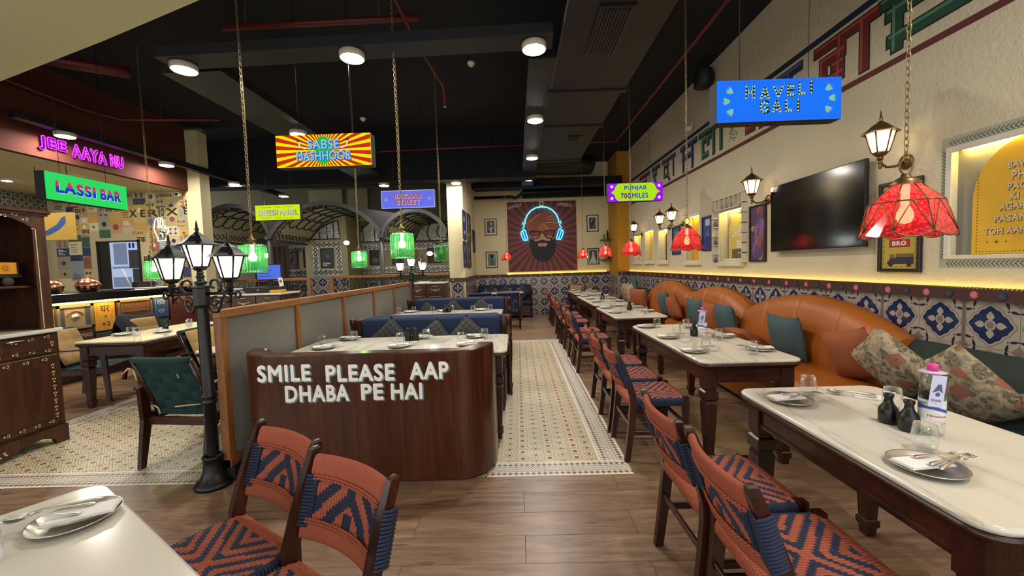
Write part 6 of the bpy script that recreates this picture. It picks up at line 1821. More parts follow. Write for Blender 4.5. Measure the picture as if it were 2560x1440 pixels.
# corner shelf with minarets on the pilaster side
for z, l in ((2.08, 'upper'), (1.52, 'lower')):
    o = MB().box(2.42, 11.30, z, 2.70, 11.71, z+.03, b=.004).obj('corner_shelf', mat('shelf_oak', '#6a4a2c', .5)); tag(o, '%s small corner shelf beside the yellow pilaster' % l, 'shelf')
MN = mat('dark_pewter', '#2e2622', .45, .4)
mm = MB().lathe([(0,0),(.05,0),(.05,.02),(.03,.03),(.028,.16),(.04,.165),(.04,.18),(.026,.19),(.028,.24),(.02,.27),(.006,.29),(.004,.33),(0,.34)], 12).mesh('minaret', [MN])
for x, z, s, l in ((2.60, 2.11, .9, 'tall dark minaret ornament on the upper corner shelf'), (2.50, 2.11, .5, 'short dark minaret ornament on the upper corner shelf'), (2.62, 1.55, 1.2, 'tall dark minaret ornament on the lower corner shelf'), (2.52, 1.55, .4, 'short dark ornament on the lower corner shelf')):
    o = inst('minaret_ornament', mm, None, (x, 11.5, z)); o.scale = (s, s, s); tag(o, l, 'ornament', 'ornaments on the corner shelves')

# ================================================================ far wall: mural and photographs
MRED = mat('mural_red', '#91392d', .8); MSL = mat('mural_slate', '#3f3e4a', .8)
t = thing('mural', 'sunburst mural of a bearded man in a turban, sunglasses and neon headphones', 'mural', (0, 0, 0))
T = F_front(.75, 11.71, 2.265); w, h = 2.0, 2.02
MB().box(-w/2, -h/2, 0, w/2, h/2, .012, T=T).obj('board', MRED, t)
m = MB()
for p in sunray(0, -.02, w-.002, h-.002, 34, 3, .2, .48): m.flat(p, .0135, 0, T)
m.obj('painted_rays', MSL, t)
U = lambda px, py: ((px-690)/1255*2.0, (760-py)/1255*2.0)     # mural sketch grid to metres
def fig(name, c, pts, n):
    m = MB(); m.flat([U(*p) for p in pts], n, 0, T); return m.obj(name, mat('mural_'+c, c, .8, var=.08), t)
fig('turban', '#8a4e33', [(420,600),(415,520),(440,470),(520,400),(640,350),(780,285),(840,295),(900,370),(950,470),(970,560),(960,620),(900,660),(690,650),(480,660),(430,650)], .0145)
fig('face', '#b08468', [(470,650),(900,650),(890,820),(690,900),(500,820),(470,740)], .0150)
fig('turban_fold', '#9c6242', [(640,640),(600,620),(690,520),(740,560),(830,640)], .0155)
fig('beard', '#26242b', [(470,800),(520,800),(560,850),(620,840),(690,815),(760,840),(820,850),(860,800),(930,830),(945,900),(930,1000),(900,1100),(840,1170),(760,1215),(690,1225),(620,1205),(560,1165),(500,1090),(475,1000),(455,900)], .0160)
fig('nose', '#b08468', [(670,700),(700,700),(730,800),(690,825),(650,800)], .0165)
fig('lips', '#b8886a', [(610,890),(650,878),(690,885),(730,878),(780,885),(775,920),(740,950),(700,935),(650,948),(615,925)], .0165)
fig('lip_line', '#5e3528', [(625,905),(690,912),(765,902),(690,918)], .0170)
fig('sunglasses', '#2a1412', [(450,655),(550,648),(640,655),(690,672),(740,655),(830,645),(925,655),(915,700),(890,780),(850,810),(780,800),(735,750),(700,690),(680,690),(640,770),(590,808),(530,805),(490,760),(470,700)], .0172)
for a in ([(480,685),(560,670),(650,675),(655,700),(620,760),(580,790),(530,785),(500,740)], [(730,675),(820,665),(900,675),(890,720),(860,785),(800,785),(755,740),(725,700)]): fig('lens', '#7e3a44', a, .0178)
for a in ([(510,760),(635,755),(580,790),(530,785)], [(765,755),(875,750),(860,785),(800,785)]): fig('lens_shine', '#b0805a', a, .0180)
for i, a in enumerate(([(460,485),(650,345),(660,350),(470,492)], [(700,520),(790,502),(880,505),(960,525),(960,537),(880,516),(790,514),(705,527)], [(700,525),(712,522),(835,640),(818,642)], [(755,425),(890,383),(892,393),(758,432)], [(765,455),(880,440),(940,462),(938,472),(880,450),(768,463)])): fig('turban_line', '#c89a84', a, .0165+.0001*i)
for px, rot in ((205, .20), (1115, -.16)):
    m = MB(); T2 = T @ Tl(*U(px, 205), .0) @ Rz(rot); text(m, 'aसरदार', 0, -.05, .10, .42, T2, .0165, 0, .02); m.obj('lettering', mat('mural_white', '#c9c3bd', .8), t)
NEON = emit('neon_cyan', '#45d8ff', 6.0); NFILL = mat('neon_back_blue', '#123a8a', .6)
m = MB(); P3 = lambda p: T @ Vector((U(*p)[0], U(*p)[1], .05))
def hb(s):
    return [(690+s*a, b) for a, b in ((310, 530), (300, 455), (260, 365), (190, 288), (100, 240), (0, 228))]
m.tube([P3(p) for p in hb(-1)]+[P3(p) for p in hb(1)[::-1][1:]], .014, 8)
for s in (-1, 1):
    Q = lambda L: [P3((690+s*a, b)) for a, b in L]
    m.tube(Q([(345,490),(340,535),(318,560),(335,590),(358,608)]), .010, 6)
    m.tube(Q([(345,640),(328,625),(308,640),(262,790),(265,820),(290,825),(305,800),(352,660)]), .012, 6, closed=True)
    m.tube(Q([(352,655),(378,665),(385,700),(350,800),(325,830),(305,815)]), .012, 6)
m.obj('neon_headphones', NEON, t)
m = MB()
for s in (-1, 1): m.flat([U(690+s*a, b) for a, b in ((345,640),(328,625),(308,640),(262,790),(265,820),(290,825),(305,815),(325,830),(350,800),(385,700),(378,665))], .018, 0, T)
m.obj('headphone_pad', NFILL, t)
t = thing('wall_camera', 'small white camera at the top of the mural', 'camera', (.75, 11.69, 3.20))
MB().box(-.06, -.05, -.07, .06, 0.01, .07, b=.01).obj('housing', OFFW, t); MB().lathe([(0,-.002),(.032,-.002),(.034,.01),(0,.01)], 14, T=Matrix(((1,0,0,0),(0,0,-1,-.05),(0,1,0,0),(0,0,0,1)))).obj('lens', BLACKP, t)
FBL = mat('black_frame', '#0d0d0f', .4)
def photo(seed):
    def f(t):
        r = random.Random(seed)
        for c in ('#1f1f20', '#3e3c3a', '#6c6862', '#b5aea4'):
            shape(t, [ell(r.uniform(-.05, .05), r.uniform(-.12, .12), r.uniform(.02, .045), r.uniform(.02, .07)) for _ in range(4)], c, .0095+r.random()*.0012)
    return f
framed('upper black framed monochrome photograph left of the mural', F_front(-.735, 11.71, 2.585), .35, .48, FBL, '#4e4c4a', photo(1), .045)
framed('lower black framed photograph with a green figure, left of the mural', F_front(-.735, 11.71, 1.635), .34, .47, FBL, '#7c8276', lambda t: (shape(t, [[(-.06,-.16),(.06,-.16),(.02,0),(.05,.15),(-.05,.15),(-.02,0)]], '#2c5a3e'), shape(t, [ell(0, .1, .03, .04)], '#8a8c80')), .035)
framed('upper black framed monochrome photograph right of the mural', F_front(2.215, 11.71, 2.60), .34, .48, FBL, '#3a3938', photo(2), .055)
framed('lower black framed monochrome photograph of a white gown, right of the mural', F_front(2.22, 11.71, 1.645), .34, .47, FBL, '#55524e', lambda t: (shape(t, [[(-.10,-.17),(.10,-.17),(.03,.02),(.02,.14),(-.02,.14),(-.03,.02)]], '#c8c2ba'), shape(t, [ell(0, .16, .02, .026)], '#4a4644')), .03)
for k, (yc, zc, w, h, c, l) in enumerate(((9.26, 2.40, .50, .66, '#2a3a86', 'blue print, upper near one on the pillar side'), (10.15, 2.42, .62, .70, '#6e4a38', 'brown print, upper middle one on the pillar side'), (9.2, 1.73, .50, .60, '#27335e', 'blue print, lower near one on the pillar side'), (10.0, 1.74, .60, .64, '#5c4434', 'brown print, lower middle one on the pillar side'), (11.2, 2.15, .5, .62, '#2e2a2c', 'dark print, farthest one on the pillar side'))):
    framed('black framed ' + l, F_left(-1.2, yc, zc), w, h, FBL, c, photo(20+k) if k == 4 else (lambda t, k=k: shape(t, [rc(-.16, -.2, .16, -.12), rc(-.13, .08, .13, .2)], ['#8fa0d8', '#b08a60', '#5a6aa0', '#8a6a4c'][k])))
MB()
for x, y, z, l in ((-1.42, 9.17, 3.42, 'small white camera on the white pillar'), (-6.55, 7.8, 3.03, 'white dome camera in the corner above the collage wall')):
    t = thing('security_camera', l, 'camera', (x, y, z)); MB().tube([(0, .03, 0), (0, -.06, -.01)], .045, 12).obj('housing', OFFW, t); MB().tube([(0, -.06, -.01), (0, -.064, -.011)], .028, 12).obj('lens', BLACKP, t)

# ================================================================ bar with decorated front
t = thing('bar_counter', 'bar with a black slab top and a front of colourful old doors and signs', 'bar', (0, 0, 0))
BF = mat('bar_front_wood', '#8a5a34', .5); CREAMF = mat('bar_cream', '#c9b690', .6)
MB().box(-6.75, 4.2, 1.12, -6.10, 7.80, 1.24, b=.006).obj('slab_top', mat('black_granite', '#0a0a0c', .15), t)
MB().box(-6.72, 4.25, 0, -6.215, 7.80, 1.12).obj('carcass', mat('bar_base_dark', '#241a16', .6), t)
MB().box(-6.215, 4.3, 1.085, -6.17, 7.75, 1.115).obj('top_lath', CREAMF, t); MB().box(-6.135, 4.3, 1.111, -6.112, 7.75, 1.119).obj('led_strip', emit('bar_led', '#ffd88c', 40.0), t)
TB = F_left(-6.215, 0, 0)
def door_panel(y0, y1, z0, z1, c, name='front_panel', fr=None, d=.03):
    o = MB().box(y0, z0, 0, y1, z1, d, b=.004, T=TB).obj(name, c, t)
    if fr:
        m = MB(); q = .035
        m.box(y0, z0, d, y1, z0+q, d+.02, T=TB).box(y0, z1-q, d, y1, z1, d+.02, T=TB).box(y0, z0, d, y0+q, z1, d+.02, T=TB).box(y1-q, z0, d, y1, z1, d+.02, T=TB); m.obj('panel_frame', fr, o)
    return o
CB = mat('bar_carved_brown', '#6a4426', .6, var=.4, vs=30, bump=.5, bs=60)
o = door_panel(5.24, 5.70, .74, 1.08, mat('bar_pale_board', '#a8906a', .6), fr=mat('bar_greyed_frame', '#8a7a62', .6))
for q in (5.28, 5.60): MB().box(q, .78, .03, q+.06, 1.04, .034, T=TB).obj('slate_stripe', mat('bar_slate', '#4a5456', .6), o)
m = MB(); m.lathe([(.05,0),(.045,.02),(.02,.035),(0,.04)], 16, T=TB @ Tl(5.47, .91, .03)); m.obj('round_knob', STEEL, o)
m = MB(); m.tube([TB @ Vector((5.47+.10*math.cos(a), .92+.07*math.sin(a), .034)) for a in [PI*i/12 for i in range(13)]], .008, 5); m.obj('painted_moustache', mat('bar_ochre', '#8a5a24', .6), o)
o = door_panel(5.73, 6.03, .66, 1.09, wood('bar_pine', '#a8741c', '#c99230', '#d9a848', (3,3,.4), .5, 8))
for q in (('घर', 5.88, .93, .10, .13), ('न', 5.88, .84, .045, .05), ('०३', 5.88, .71, .08, .12)): m = MB(); text(m, *q, TB, .0315, 0, .01); m.obj('lettering', mat('bar_ink', '#3a2410', .6), o)
o = door_panel(6.06, 6.64, .72, 1.09, CB, fr=mat('bar_carved_frame', '#7a5c3c', .6, var=.4, vs=40, bump=.6, bs=70))
m = MB(); m.box(6.12, .895, .03, 6.58, .91, .045, T=TB).box(6.12, .76, .03, 6.58, .775, .045, T=TB).box(6.12, .775, .03, 6.135, 1.04, .042, T=TB).box(6.565, .775, .03, 6.58, 1.04, .042, T=TB); m.obj('brass_bar', mat('bar_brass', '#c9a468', .35, .8), o)
o = door_panel(6.68, 6.97, .74, 1.09, mat('bar_blue', '#264a86', .6, var=.5, vs=30))
for q in (('राज', 6.825, .95, .075, .15), ('एर', 6.825, .80, .075, .12)): m = MB(); text(m, *q, TB, .0315, 0, .01); m.obj('lettering', mat('bar_pale_blue', '#9ab8d8', .6), o)
m = MB(); m.tube([TB @ Vector(p) for p in ((6.72,.79,.032),(6.72,1.04,.032),(6.93,1.04,.032))], .004, 4); m.obj('painted_line', mat('bar_pale_blue', '#9ab8d8', .6), o)
door_panel(7.0, 7.56, .35, 1.09, mat('bar_red_wood', '#5e2418', .5, var=.5, vs=18)); door_panel(7.60, 7.75, .05, 1.09, CREAMF)
door_panel(4.6, 5.2, .70, 1.08, mat('bar_cream_door', '#b8a684', .6), fr=CREAMF)
o = door_panel(5.15, 5.70, .30, .71, mat('bar_brown_low', '#54321c', .6)); m = MB(); text(m, 'MAS', 5.60, .61, .06, .14, TB, .0315, 0, .02); m.obj('lettering', mat('bar_cream', '#c9b690', .6), o)
door_panel(5.73, 6.03, .25, .63, mat('bar_teal_low', '#2a4640', .6)); o = door_panel(6.06, 6.97, .25, .70, mat('bar_green_low', '#3c6434', .6), fr=mat('bar_green_frame', '#33562c', .6))
MB().lathe([(.02,0),(.022,.012),(.012,.02),(0,.022)], 12, T=TB @ Tl(6.45, .56, .03)).obj('knob', OFFW, o)
COPPER = mat('copper', '#d89a7a', .26, 1.0, var=.06)
def chafer(label, x, y):
    t = thing('chafing_dish', label, 'chafing dish', (x, y, 1.24), 0, 'copper chafing dishes')
    MB().lathe([(0,.0),(.13,0),(.135,.01),(.165,.03),(.185,.09),(.20,.095),(.20,.105),(.185,.107)], 28).obj('pan', COPPER, t)
    MB().lathe([(.19,.107),(.185,.125),(.16,.165),(.11,.20),(.05,.217),(0,.22)], 28).lathe([(0,.22),(.018,.222),(.022,.235),(.012,.245),(0,.246)], 12).obj('lid', COPPER, t)
    m = MB()
    for a in (0, PI): m.tube([(.20*math.cos(a)+.0, -.04, .10), (.245*math.cos(a), -.03, .11), (.245*math.cos(a), .03, .11), (.20*math.cos(a), .04, .10)], .008, 6)
    m.tube([(.16, -.10, .06), (.20, -.12, .07), (.20, -.06, .07)], .007, 6); m.obj('handle', BRASS, t); t.scale = (.74, .74, .95)
chafer('copper chafing dish at the cabinet edge on the black bar', -6.45, 5.42); chafer('copper chafing dish in full view on the black bar', -6.45, 5.92)
o = MB().box(-6.5, 6.32, 1.24, -6.3, 6.5, 1.262, b=.006).obj('tray', BLACKP); tag(o, 'flat black tray beside the copper dish on the bar', 'tray')
t = thing('bar_sink', 'steel bar sink with a small tap at the end of the black bar', 'sink', (-6.42, 6.95, 1.24))
MB().box(-.15, -.25, 0, .15, .25, .02, b=.005).obj('basin_rim', OFFW, t); MB().tube([(-.08, .05, .02), (-.08, .05, .12), (-.03, .05, .14), (.02, .05, .12)], .008, 6).obj('tap', STEEL, t)
o = MB().box(-6.6, 6.75, 1.24, -6.5, 7.1, 1.36, b=.005).obj('black_box', BLACKP); tag(o, 'small black box behind the bar sink', 'box')

# ================================================================ collage wall
T = F_front(-9.14, 7.86, 0)   # u from the left
R = random.Random(11)
pal = ['#b8924a', '#c29a48', '#8e8a74', '#b0a27e', '#263556', '#2f5442', '#b0885a', '#bfb08a', '#a0926e', '#8a5a48', '#7d8a8c', '#b8a468', '#8c8672', '#c6bb96']
cm = [mat('collage_%d' % i, c, .7, var=.15, vs=9) for i, c in enumerate(pal)]
INKC = mat('collage_ink', '#1b1c22', .7)
m = MB(); cells = []
x = 0.0
while x < 2.68:
    wd_ = R.choice((.17, .20, .23, .26)); z = 1.2
    wd_ = min(wd_, 2.69-x)
    while z < 3.09:
        hd = min(R.choice((.13, .17, .21, .26)), 3.10-z)
        if not (x+wd_ > .82 and x < 1.69 and z < 2.17): m.box(x+.003, z+.003, 0, x+wd_-.003, z+hd-.003, .0015+R.random()*.001, m=R.randrange(len(pal)), T=T); cells.append((x+wd_/2, z+hd/2, wd_, hd))
        z += hd
    x += wd_
m.obj('poster_paper', cm, wall_collage)
m = MB(); ink2 = [INKC, mat('collage_red', '#7a3a30', .7), mat('collage_white', '#e2d9bf', .7), mat('collage_purple', '#4a2a6a', .7)]
for k, (cx, cz, a, b) in enumerate(cells):
    q = R.random(); c = R.randrange(4)
    if q < .35: m.disc(cx, cz, .003, min(a, b)*R.uniform(.12, .26), 16, c, T)
    elif q < .6:
        for j in range(4): m.flat(rc(cx-a*.36, cz-b*.3+b*.18*j, cx+a*R.uniform(.0, .36), cz-b*.3+b*.18*j+.012), .003, c, T)
    elif q < .8:
        for j in range(2):
            for i in range(2): m.flat([(cx+(i-.5)*a*.4+.04*math.cos(g)*(1 if s_ % 2 == 0 else .4), cz+(j-.5)*b*.4+.04*math.sin(g)*(1 if s_ % 2 == 0 else .4)) for s_, g in enumerate([v*PI/4 for v in range(8)])], .003, c, T)
m.obj('poster_print', ink2, wall_collage)
m = MB()
def word(body, px, pz, h, w, c=0, pan=True, rot=0):
    TT = T @ Tl(px, pz, 0) @ Rz(rot)
    if pan: m.flat([(-w/2-.015, -.02), (w/2+.015, -.02), (w/2+.015, h+.02), (-w/2-.015, h+.02)], .0034, 4, TT)
    text(m, body, 0, 0, h, w, TT, .0042, c, .03)
word('X', 1.60, 2.62, .15, .15); word('E', 1.80, 2.62, .14, .10, 0); word('R', 2.0, 2.62, .14, .19); word('O', 2.19, 2.62, .16, .07); word('X', 2.38, 2.63, .15, .24); word('E', 2.66-.0, 2.64, .14, .09)
word('SIZE', 1.95, 2.83, .05, .17); word('SCAN', 1.66, 2.28, .065, .22, 1); word('RUB', 2.55, 2.48, .06, .16, 3); word('PING', 2.55, 2.40, .045, .16, 1); word('BINDING', 2.58, 2.02, .07, .46, 1, True, -PI/2); word('COLOUR', 1.90, 1.80, .05, .34, 0, True, PI/2); word('URGENT', 1.95, 2.20, .055, .28, 1, True, PI/2); word('R', 1.80, 1.72, .13, .11); word('TYPE', 2.56, 2.92, .07, .3, 1, True, -PI/2); word('ER', 2.25, 1.95, .06, .10); word('AB', 2.2, 1.42, .07, .11, 0, True, -PI/2); word('WALL', 2.25, 3.0, .06, .2)
word('नक', 1.72, 2.12, .11, .20); word('जय', .62, 2.32, .09, .16, 0); word('मर', .50, 2.72, .10, .14, 0); word('सल', 1.12, 2.73, .1, .14, 0)
m.obj('poster_lettering', ink2+[cm[11]], wall_collage)
# kitchen pass window
TK = T @ Tl(.82, 0, 0) @ Matrix.Diagonal((1.426, 1, 1, 1)) @ Tl(-1.02, 0, 0)
t = thing('pass_window', 'kitchen pass window in the collage wall with a bright steel kitchen behind', 'window', (0, 0, 0))
m = MB(); m.box(1.02, 1.22, 0, 1.05, 2.17, .02, T=TK).box(1.60, 1.22, 0, 1.63, 2.17, .02, T=TK).box(1.02, 2.14, 0, 1.63, 2.17, .02, T=TK); m.obj('frame', BLACKP, t)
MB().box(1.05, 1.22, .001, 1.20, 2.14, .006, T=TK).obj('dark_leaf', BLACKP, t)
MB().box(1.20, 1.22, .001, 1.60, 2.14, .004, T=TK).obj('bright_kitchen', emit('kitchen_light', '#b9cbee', .85), t)
m = MB(); m.flat(rc(1.25, 1.70, 1.44, 2.12), .006, 0, TK); m.flat(rc(1.22, 1.25, 1.48, 1.45), .006, 0, TK); m.flat(rc(1.22, 1.62, 1.5, 1.66), .0062, 0, TK); m.obj('steel_hood', emit('kitchen_grey', '#8f9db8', .6), t)
m = MB(); m.flat(rc(1.46, 1.62, 1.60, 1.98), .0065, 0, TK); m.flat(rc(1.50, 1.24, 1.60, 1.61), .0065, 0, TK); m.obj('dark_door', mat('kitchen_slate', '#2b3038', .5), t)
m = MB(); m.tube([TK @ Vector((1.36, 1.62, .012)), TK @ Vector((1.46, 1.26, .012))], .010, 6); m.obj('mop_handle', OFFW, t)
m = MB(); m.flat(rc(1.47, 2.02, 1.50, 2.12), .0066, 0, TK); m.flat(rc(1.52, 2.02, 1.55, 2.12), .0066, 0, TK); m.obj('blue_files', emit('kitchen_blue', '#23458a', .4), t)
# neon hand, checker strip, hanging side panel
t = thing('neon_hand', 'white neon hand sign hanging before the collage wall', 'neon sign', (0, 0, 0))
NWH = emit('neon_warm_white', '#fff2d2', 2.4)
T3 = F_front(-6.86, 7.70, 2.12); U3 = lambda L: [T3 @ Vector(((x-540)/213*.30*1.0, (710-y)/340*.47, 0)) for x, y in L]
m = MB()
for L in ([(480,700),(485,660),(455,600),(440,540),(450,450),(475,395)], [(475,395),(500,400),(505,520)], [(500,400),(520,378),(540,385),(530,500),(495,520)], [(540,385),(570,385),(565,480),(540,520)], [(565,490),(600,500),(590,545),(560,530)], [(590,520),(640,530),(640,570),(610,620)], [(520,590),(550,610),(555,650)], [(545,560),(590,570)], [(480,705),(595,700),(590,665)]): m.tube(U3(L), .009, 6)
m.obj('neon_tube', NWH, t)
m = MB()
for k in (0, 1): m.tube([T3 @ Vector((-.05+.1*k, .42, 0)), T3 @ Vector((-.05+.1*k, .98, 0))], .002, 4)
m.obj('cable', BLACKM, t)
m = MB(); CK = [mat('checker_pale', '#8f8b7c', .6), mat('checker_dark', '#3c3a34', .6)]
TL_ = F_left(-9.25, 0, 0)
for i in range(26):
    for j in range(5):
        cx, cz = 4.6+.13*i, 2.50+.13*j
        m.flat(rc(cx-.063, cz-.063, cx+.063, cz+.063), .002, 1, TL_)
        for q in range(4): m.flat(petal(.006, .082, .016, PI/4+q*PI/2, cx, cz, 6), .0035+.0001*q, 0, TL_)
m.obj('checker_strip', CK, wall_left)
o = MB().box(-7.1, 5.85, 2.02, -6.53, 5.9, 2.42).obj('painted_board', mat('panel_yellow', '#b8953c', .6)); tag(o, 'yellow panel with a blue sweep hanging behind the cabinet edge', 'panel')
m = MB()
for q in (-7.05, -6.58): m.tube([(q, 5.875, 2.41), (q, 5.875, 3.11)], .004, 5)
m.obj('cable', BLACKM, o)
TP = F_front(-6.86, 5.85, 2.25)
MB().flat([(-.24,-.12),(-.05,-.08),(.10,0),(.18,.10),(.235,.12),(.235,.02),(.14,-.07),(-.02,-.15),(-.24,-.185)], .001, 0, TP).obj('painted_sweep', mat('panel_blue', '#26508a', .6), o)

# ================================================================ cash desk and sideboard
def sideboard(label, x0, x1, y, z, nd, depth=.5, name='sideboard', marble=True):
    t = thing(name, label, 'sideboard', (0, 0, 0))
    MB().box(x0, y+.012, .04, x1, y+depth, z-.03).obj('body', CABW, t)
    MB().box(x0-.02, y-.015, z-.03, x1+.02, y+depth, z, b=.006).obj('marble_top', MARBLE, t)
    w = (x1-x0)/nd; T = F_front(0, y, 0)
    for k in range(nd):
        a, b = x0+w*k+.008, x0+w*(k+1)-.008; c = (a+b)/2
        d = MB().box(a, y-.004, z-.235, b, y+.014, z-.04, b=.005).obj('drawer', CABW, t)
        MB().tube([(c-.05, y-.006, z-.075), (c-.04, y-.022, z-.075), (c+.04, y-.022, z-.075), (c+.05, y-.006, z-.075)], .006, 6).obj('handle', STEEL, d)
        m = MB()
        for s in (-1, 1):
            for q in range(4): m.flat(petal(0, .024, .007, (PI/2-s*(.3+.45*(q % 2))), c+s*(.015+.02*q), z-.165+.006*q, 5), .0048+.0001*q, 0, T)
        for q in range(5): m.flat(petal(0, .03, .008, -PI/2-.8+.4*q, c, z-.15, 5), .0054+.0001*q, 0, T)
        m.obj('inlay', GOLDP, d)
        d = MB().box(a, y-.004, .08, b, y+.014, z-.25, b=.005).obj('door', CABW, t)
        MB().box((b-.03 if k % 2 == 0 else a+.02), y-.02, z-.40, (b-.02 if k % 2 == 0 else a+.03), y-.004, z-.29, b=.003).obj('handle', STEEL, d)
        m = MB(); m.box(a+.05, y-.0055, z-.285, b-.05, y-.0045, z-.278); m.obj('inlay', GOLDP, d)
    return t
sideboard('walnut cash desk with three inlaid drawers behind the partition', -4.98, -3.78, 6.3, 1.12, 3, .55, 'cash_desk')
sideboard('walnut sideboard with inlaid drawers behind the far street lamp', -2.22, -1.49, 8.06, 1.15, 2, .45)
t = thing('monitor', 'cash desk monitor with a blue lit screen', 'monitor', (-4.05, 6.5, 1.12), .06)
MB().box(-.11, -.06, 0, .11, .06, .015, b=.004).box(-.03, -.0, .015, .03, .03, .2).obj('stand', BLACKP, t)
MB().box(-.20, -.03, .20, .20, 0, .46, b=.006).obj('bezel', BLACKP, t); s_ = MB().box(-.185, -.0325, .22, .185, -.029, .445).obj('screen', emit('monitor_blue', '#5a78e8', .9), t)
m = MB()
for k in range(4): m.box(-.16, -.0335, .40-.045*k, .0+.05*(k % 2), -.0326, .41-.045*k)
m.obj('screen_text', emit('monitor_text', '#2c3f9a', .7), s_)
o = MB().box(-4.42, 6.40, 1.12, -3.92, 6.72, 1.215, b=.006).obj('till_box', BLACKP); tag(o, 'black cash drawer under the monitor on the cash desk', 'cash drawer'); MB().lathe([(0,0),(.01,0),(.01,.004),(0,.005)], 10, T=F_front(-4.2, 6.40, 1.17)).obj('lock', STEEL, o)
o = MB().box(-3.98, 6.34, 1.12, -3.80, 6.52, 1.165, b=.008).obj('yellow_tray', mat('yellow_plastic', '#c99a1c', .5)); tag(o, 'yellow plastic tray at the right end of the cash desk', 'tray')
o = MB().box(-4.62, 6.42, 1.12, -4.52, 6.5, 1.19, b=.003).obj('blue_box', mat('blue_carton', '#3a6ab0', .6)); tag(o, 'small blue carton on the cash desk', 'box'); MB().box(-4.625, 6.415, 1.19, -4.515, 6.505, 1.205).obj('lid', OFFW, o)
o = MB().box(-4.50, 6.36, 1.12, -4.45, 6.42, 1.16, b=.003).obj('white_box', mat('pale_carton', '#b8a8a0', .6)); tag(o, 'tiny pale carton beside the black cash drawer', 'box')
TC = F_front(-3.83, 6.44, 1.22) @ Rz(.16)
o = MB().box(-.035, 0, 0, .035, .14, .004, T=TC).obj('table_card', OFFW); tag(o, 'leaning white card with a grey square by the monitor', 'card'); MB().flat(rc(-.018, .06, .018, .105), .0046, 0, TC).obj('print', mat('card_grey', '#5c5c60', .6), o)
o = MB().box(-2.1, 8.2, 1.15, -1.85, 8.4, 1.165, b=.004).obj('paper_stack', OFFW); tag(o, 'white papers on the walnut sideboard', 'papers')

# ================================================================ arched mirror alcove at the back left
ARCHC = mat('arch_grey_paint', '#3a3a3c', .5); LAT = mat('black_lattice', '#0e1016', .45); CREAMV = mat('vault_cream', '#a89d7a', .7)
MIR = NT('mirror_mosaic'); v_ = MIR.coord('Object', (1,1,1)); vo_ = MIR.nd('ShaderNodeTexVoronoi'); vo_.inputs['Scale'].default_value = 40; MIR.ln(v_, vo_.inputs['Vector'])
MIR.base(MIR.mix(vo_.outputs['Distance'], '#d4d8cc', '#7c8078')); MIR.bump(vo_.outputs['Distance'], .5, .01); MIRROR = MIR.set(.2, .35)
def seg_arc(xl, xr, zs, zp, n=24):
    w = (xr-xl)/2; rise = zp-zs; r = (w*w+rise*rise)/(2*rise); cz = zp-r; a = math.asin(w/r)
    return [((xl+xr)/2+r*math.sin(-a+2*a*i/n), cz+r*math.cos(-a+2*a*i/n)) for i in range(n+1)]
YA, YB = 9.22, 11.83
DI = MB()
for (dx0, dy0), (dx1, dy1) in (((-1,0),(0,1)), ((0,1),(1,0)), ((1,0),(0,-1)), ((0,-1),(-1,0))):
    for z in (0, .008): DI.add([(dx0*.064, dy0*.064, z), (dx1*.064, dy1*.064, z), (dx1*.039, dy1*.039, z), (dx0*.039, dy0*.039, z)], [(0,1,2,3)])
    DI.add([(dx0*.064, dy0*.064, 0), (dx1*.064, dy1*.064, 0), (dx1*.064, dy1*.064, .008), (dx0*.064, dy0*.064, .008)], [(0,1,2,3)]).add([(dx0*.039, dy0*.039, 0), (dx1*.039, dy1*.039, 0), (dx1*.039, dy1*.039, .008), (dx0*.039, dy0*.039, .008)], [(0,1,2,3)])
DI_ME = DI.mesh('lattice_diamond', [LAT])
def diamond_row(par, T, u0, u1, v, s=.065, n=.006):
    k = max(1, round((u1-u0)/(2*s*1.06))); st = (u1-u0)/k
    for i in range(k):
        o = inst('lattice_diamond', DI_ME, par); o.matrix_basis = T @ Tl(u0+st*(i+.5), v, n)
def diamond_col(m, T, u, v0, v1, s=.065, n=.006):
    k = max(1, round((v1-v0)/(2*s*1.06))); st = (v1-v0)/k
    for i in range(k): diamond_row(m, T, u-s, u+s, v0+st*(i+.5), s, n)
arches = [('left', -7.45, -5.72, 2.28, 2.98), ('middle', -5.72, -3.12, 2.22, 2.97), ('right', -3.12, -1.60, 2.17, 2.74)]
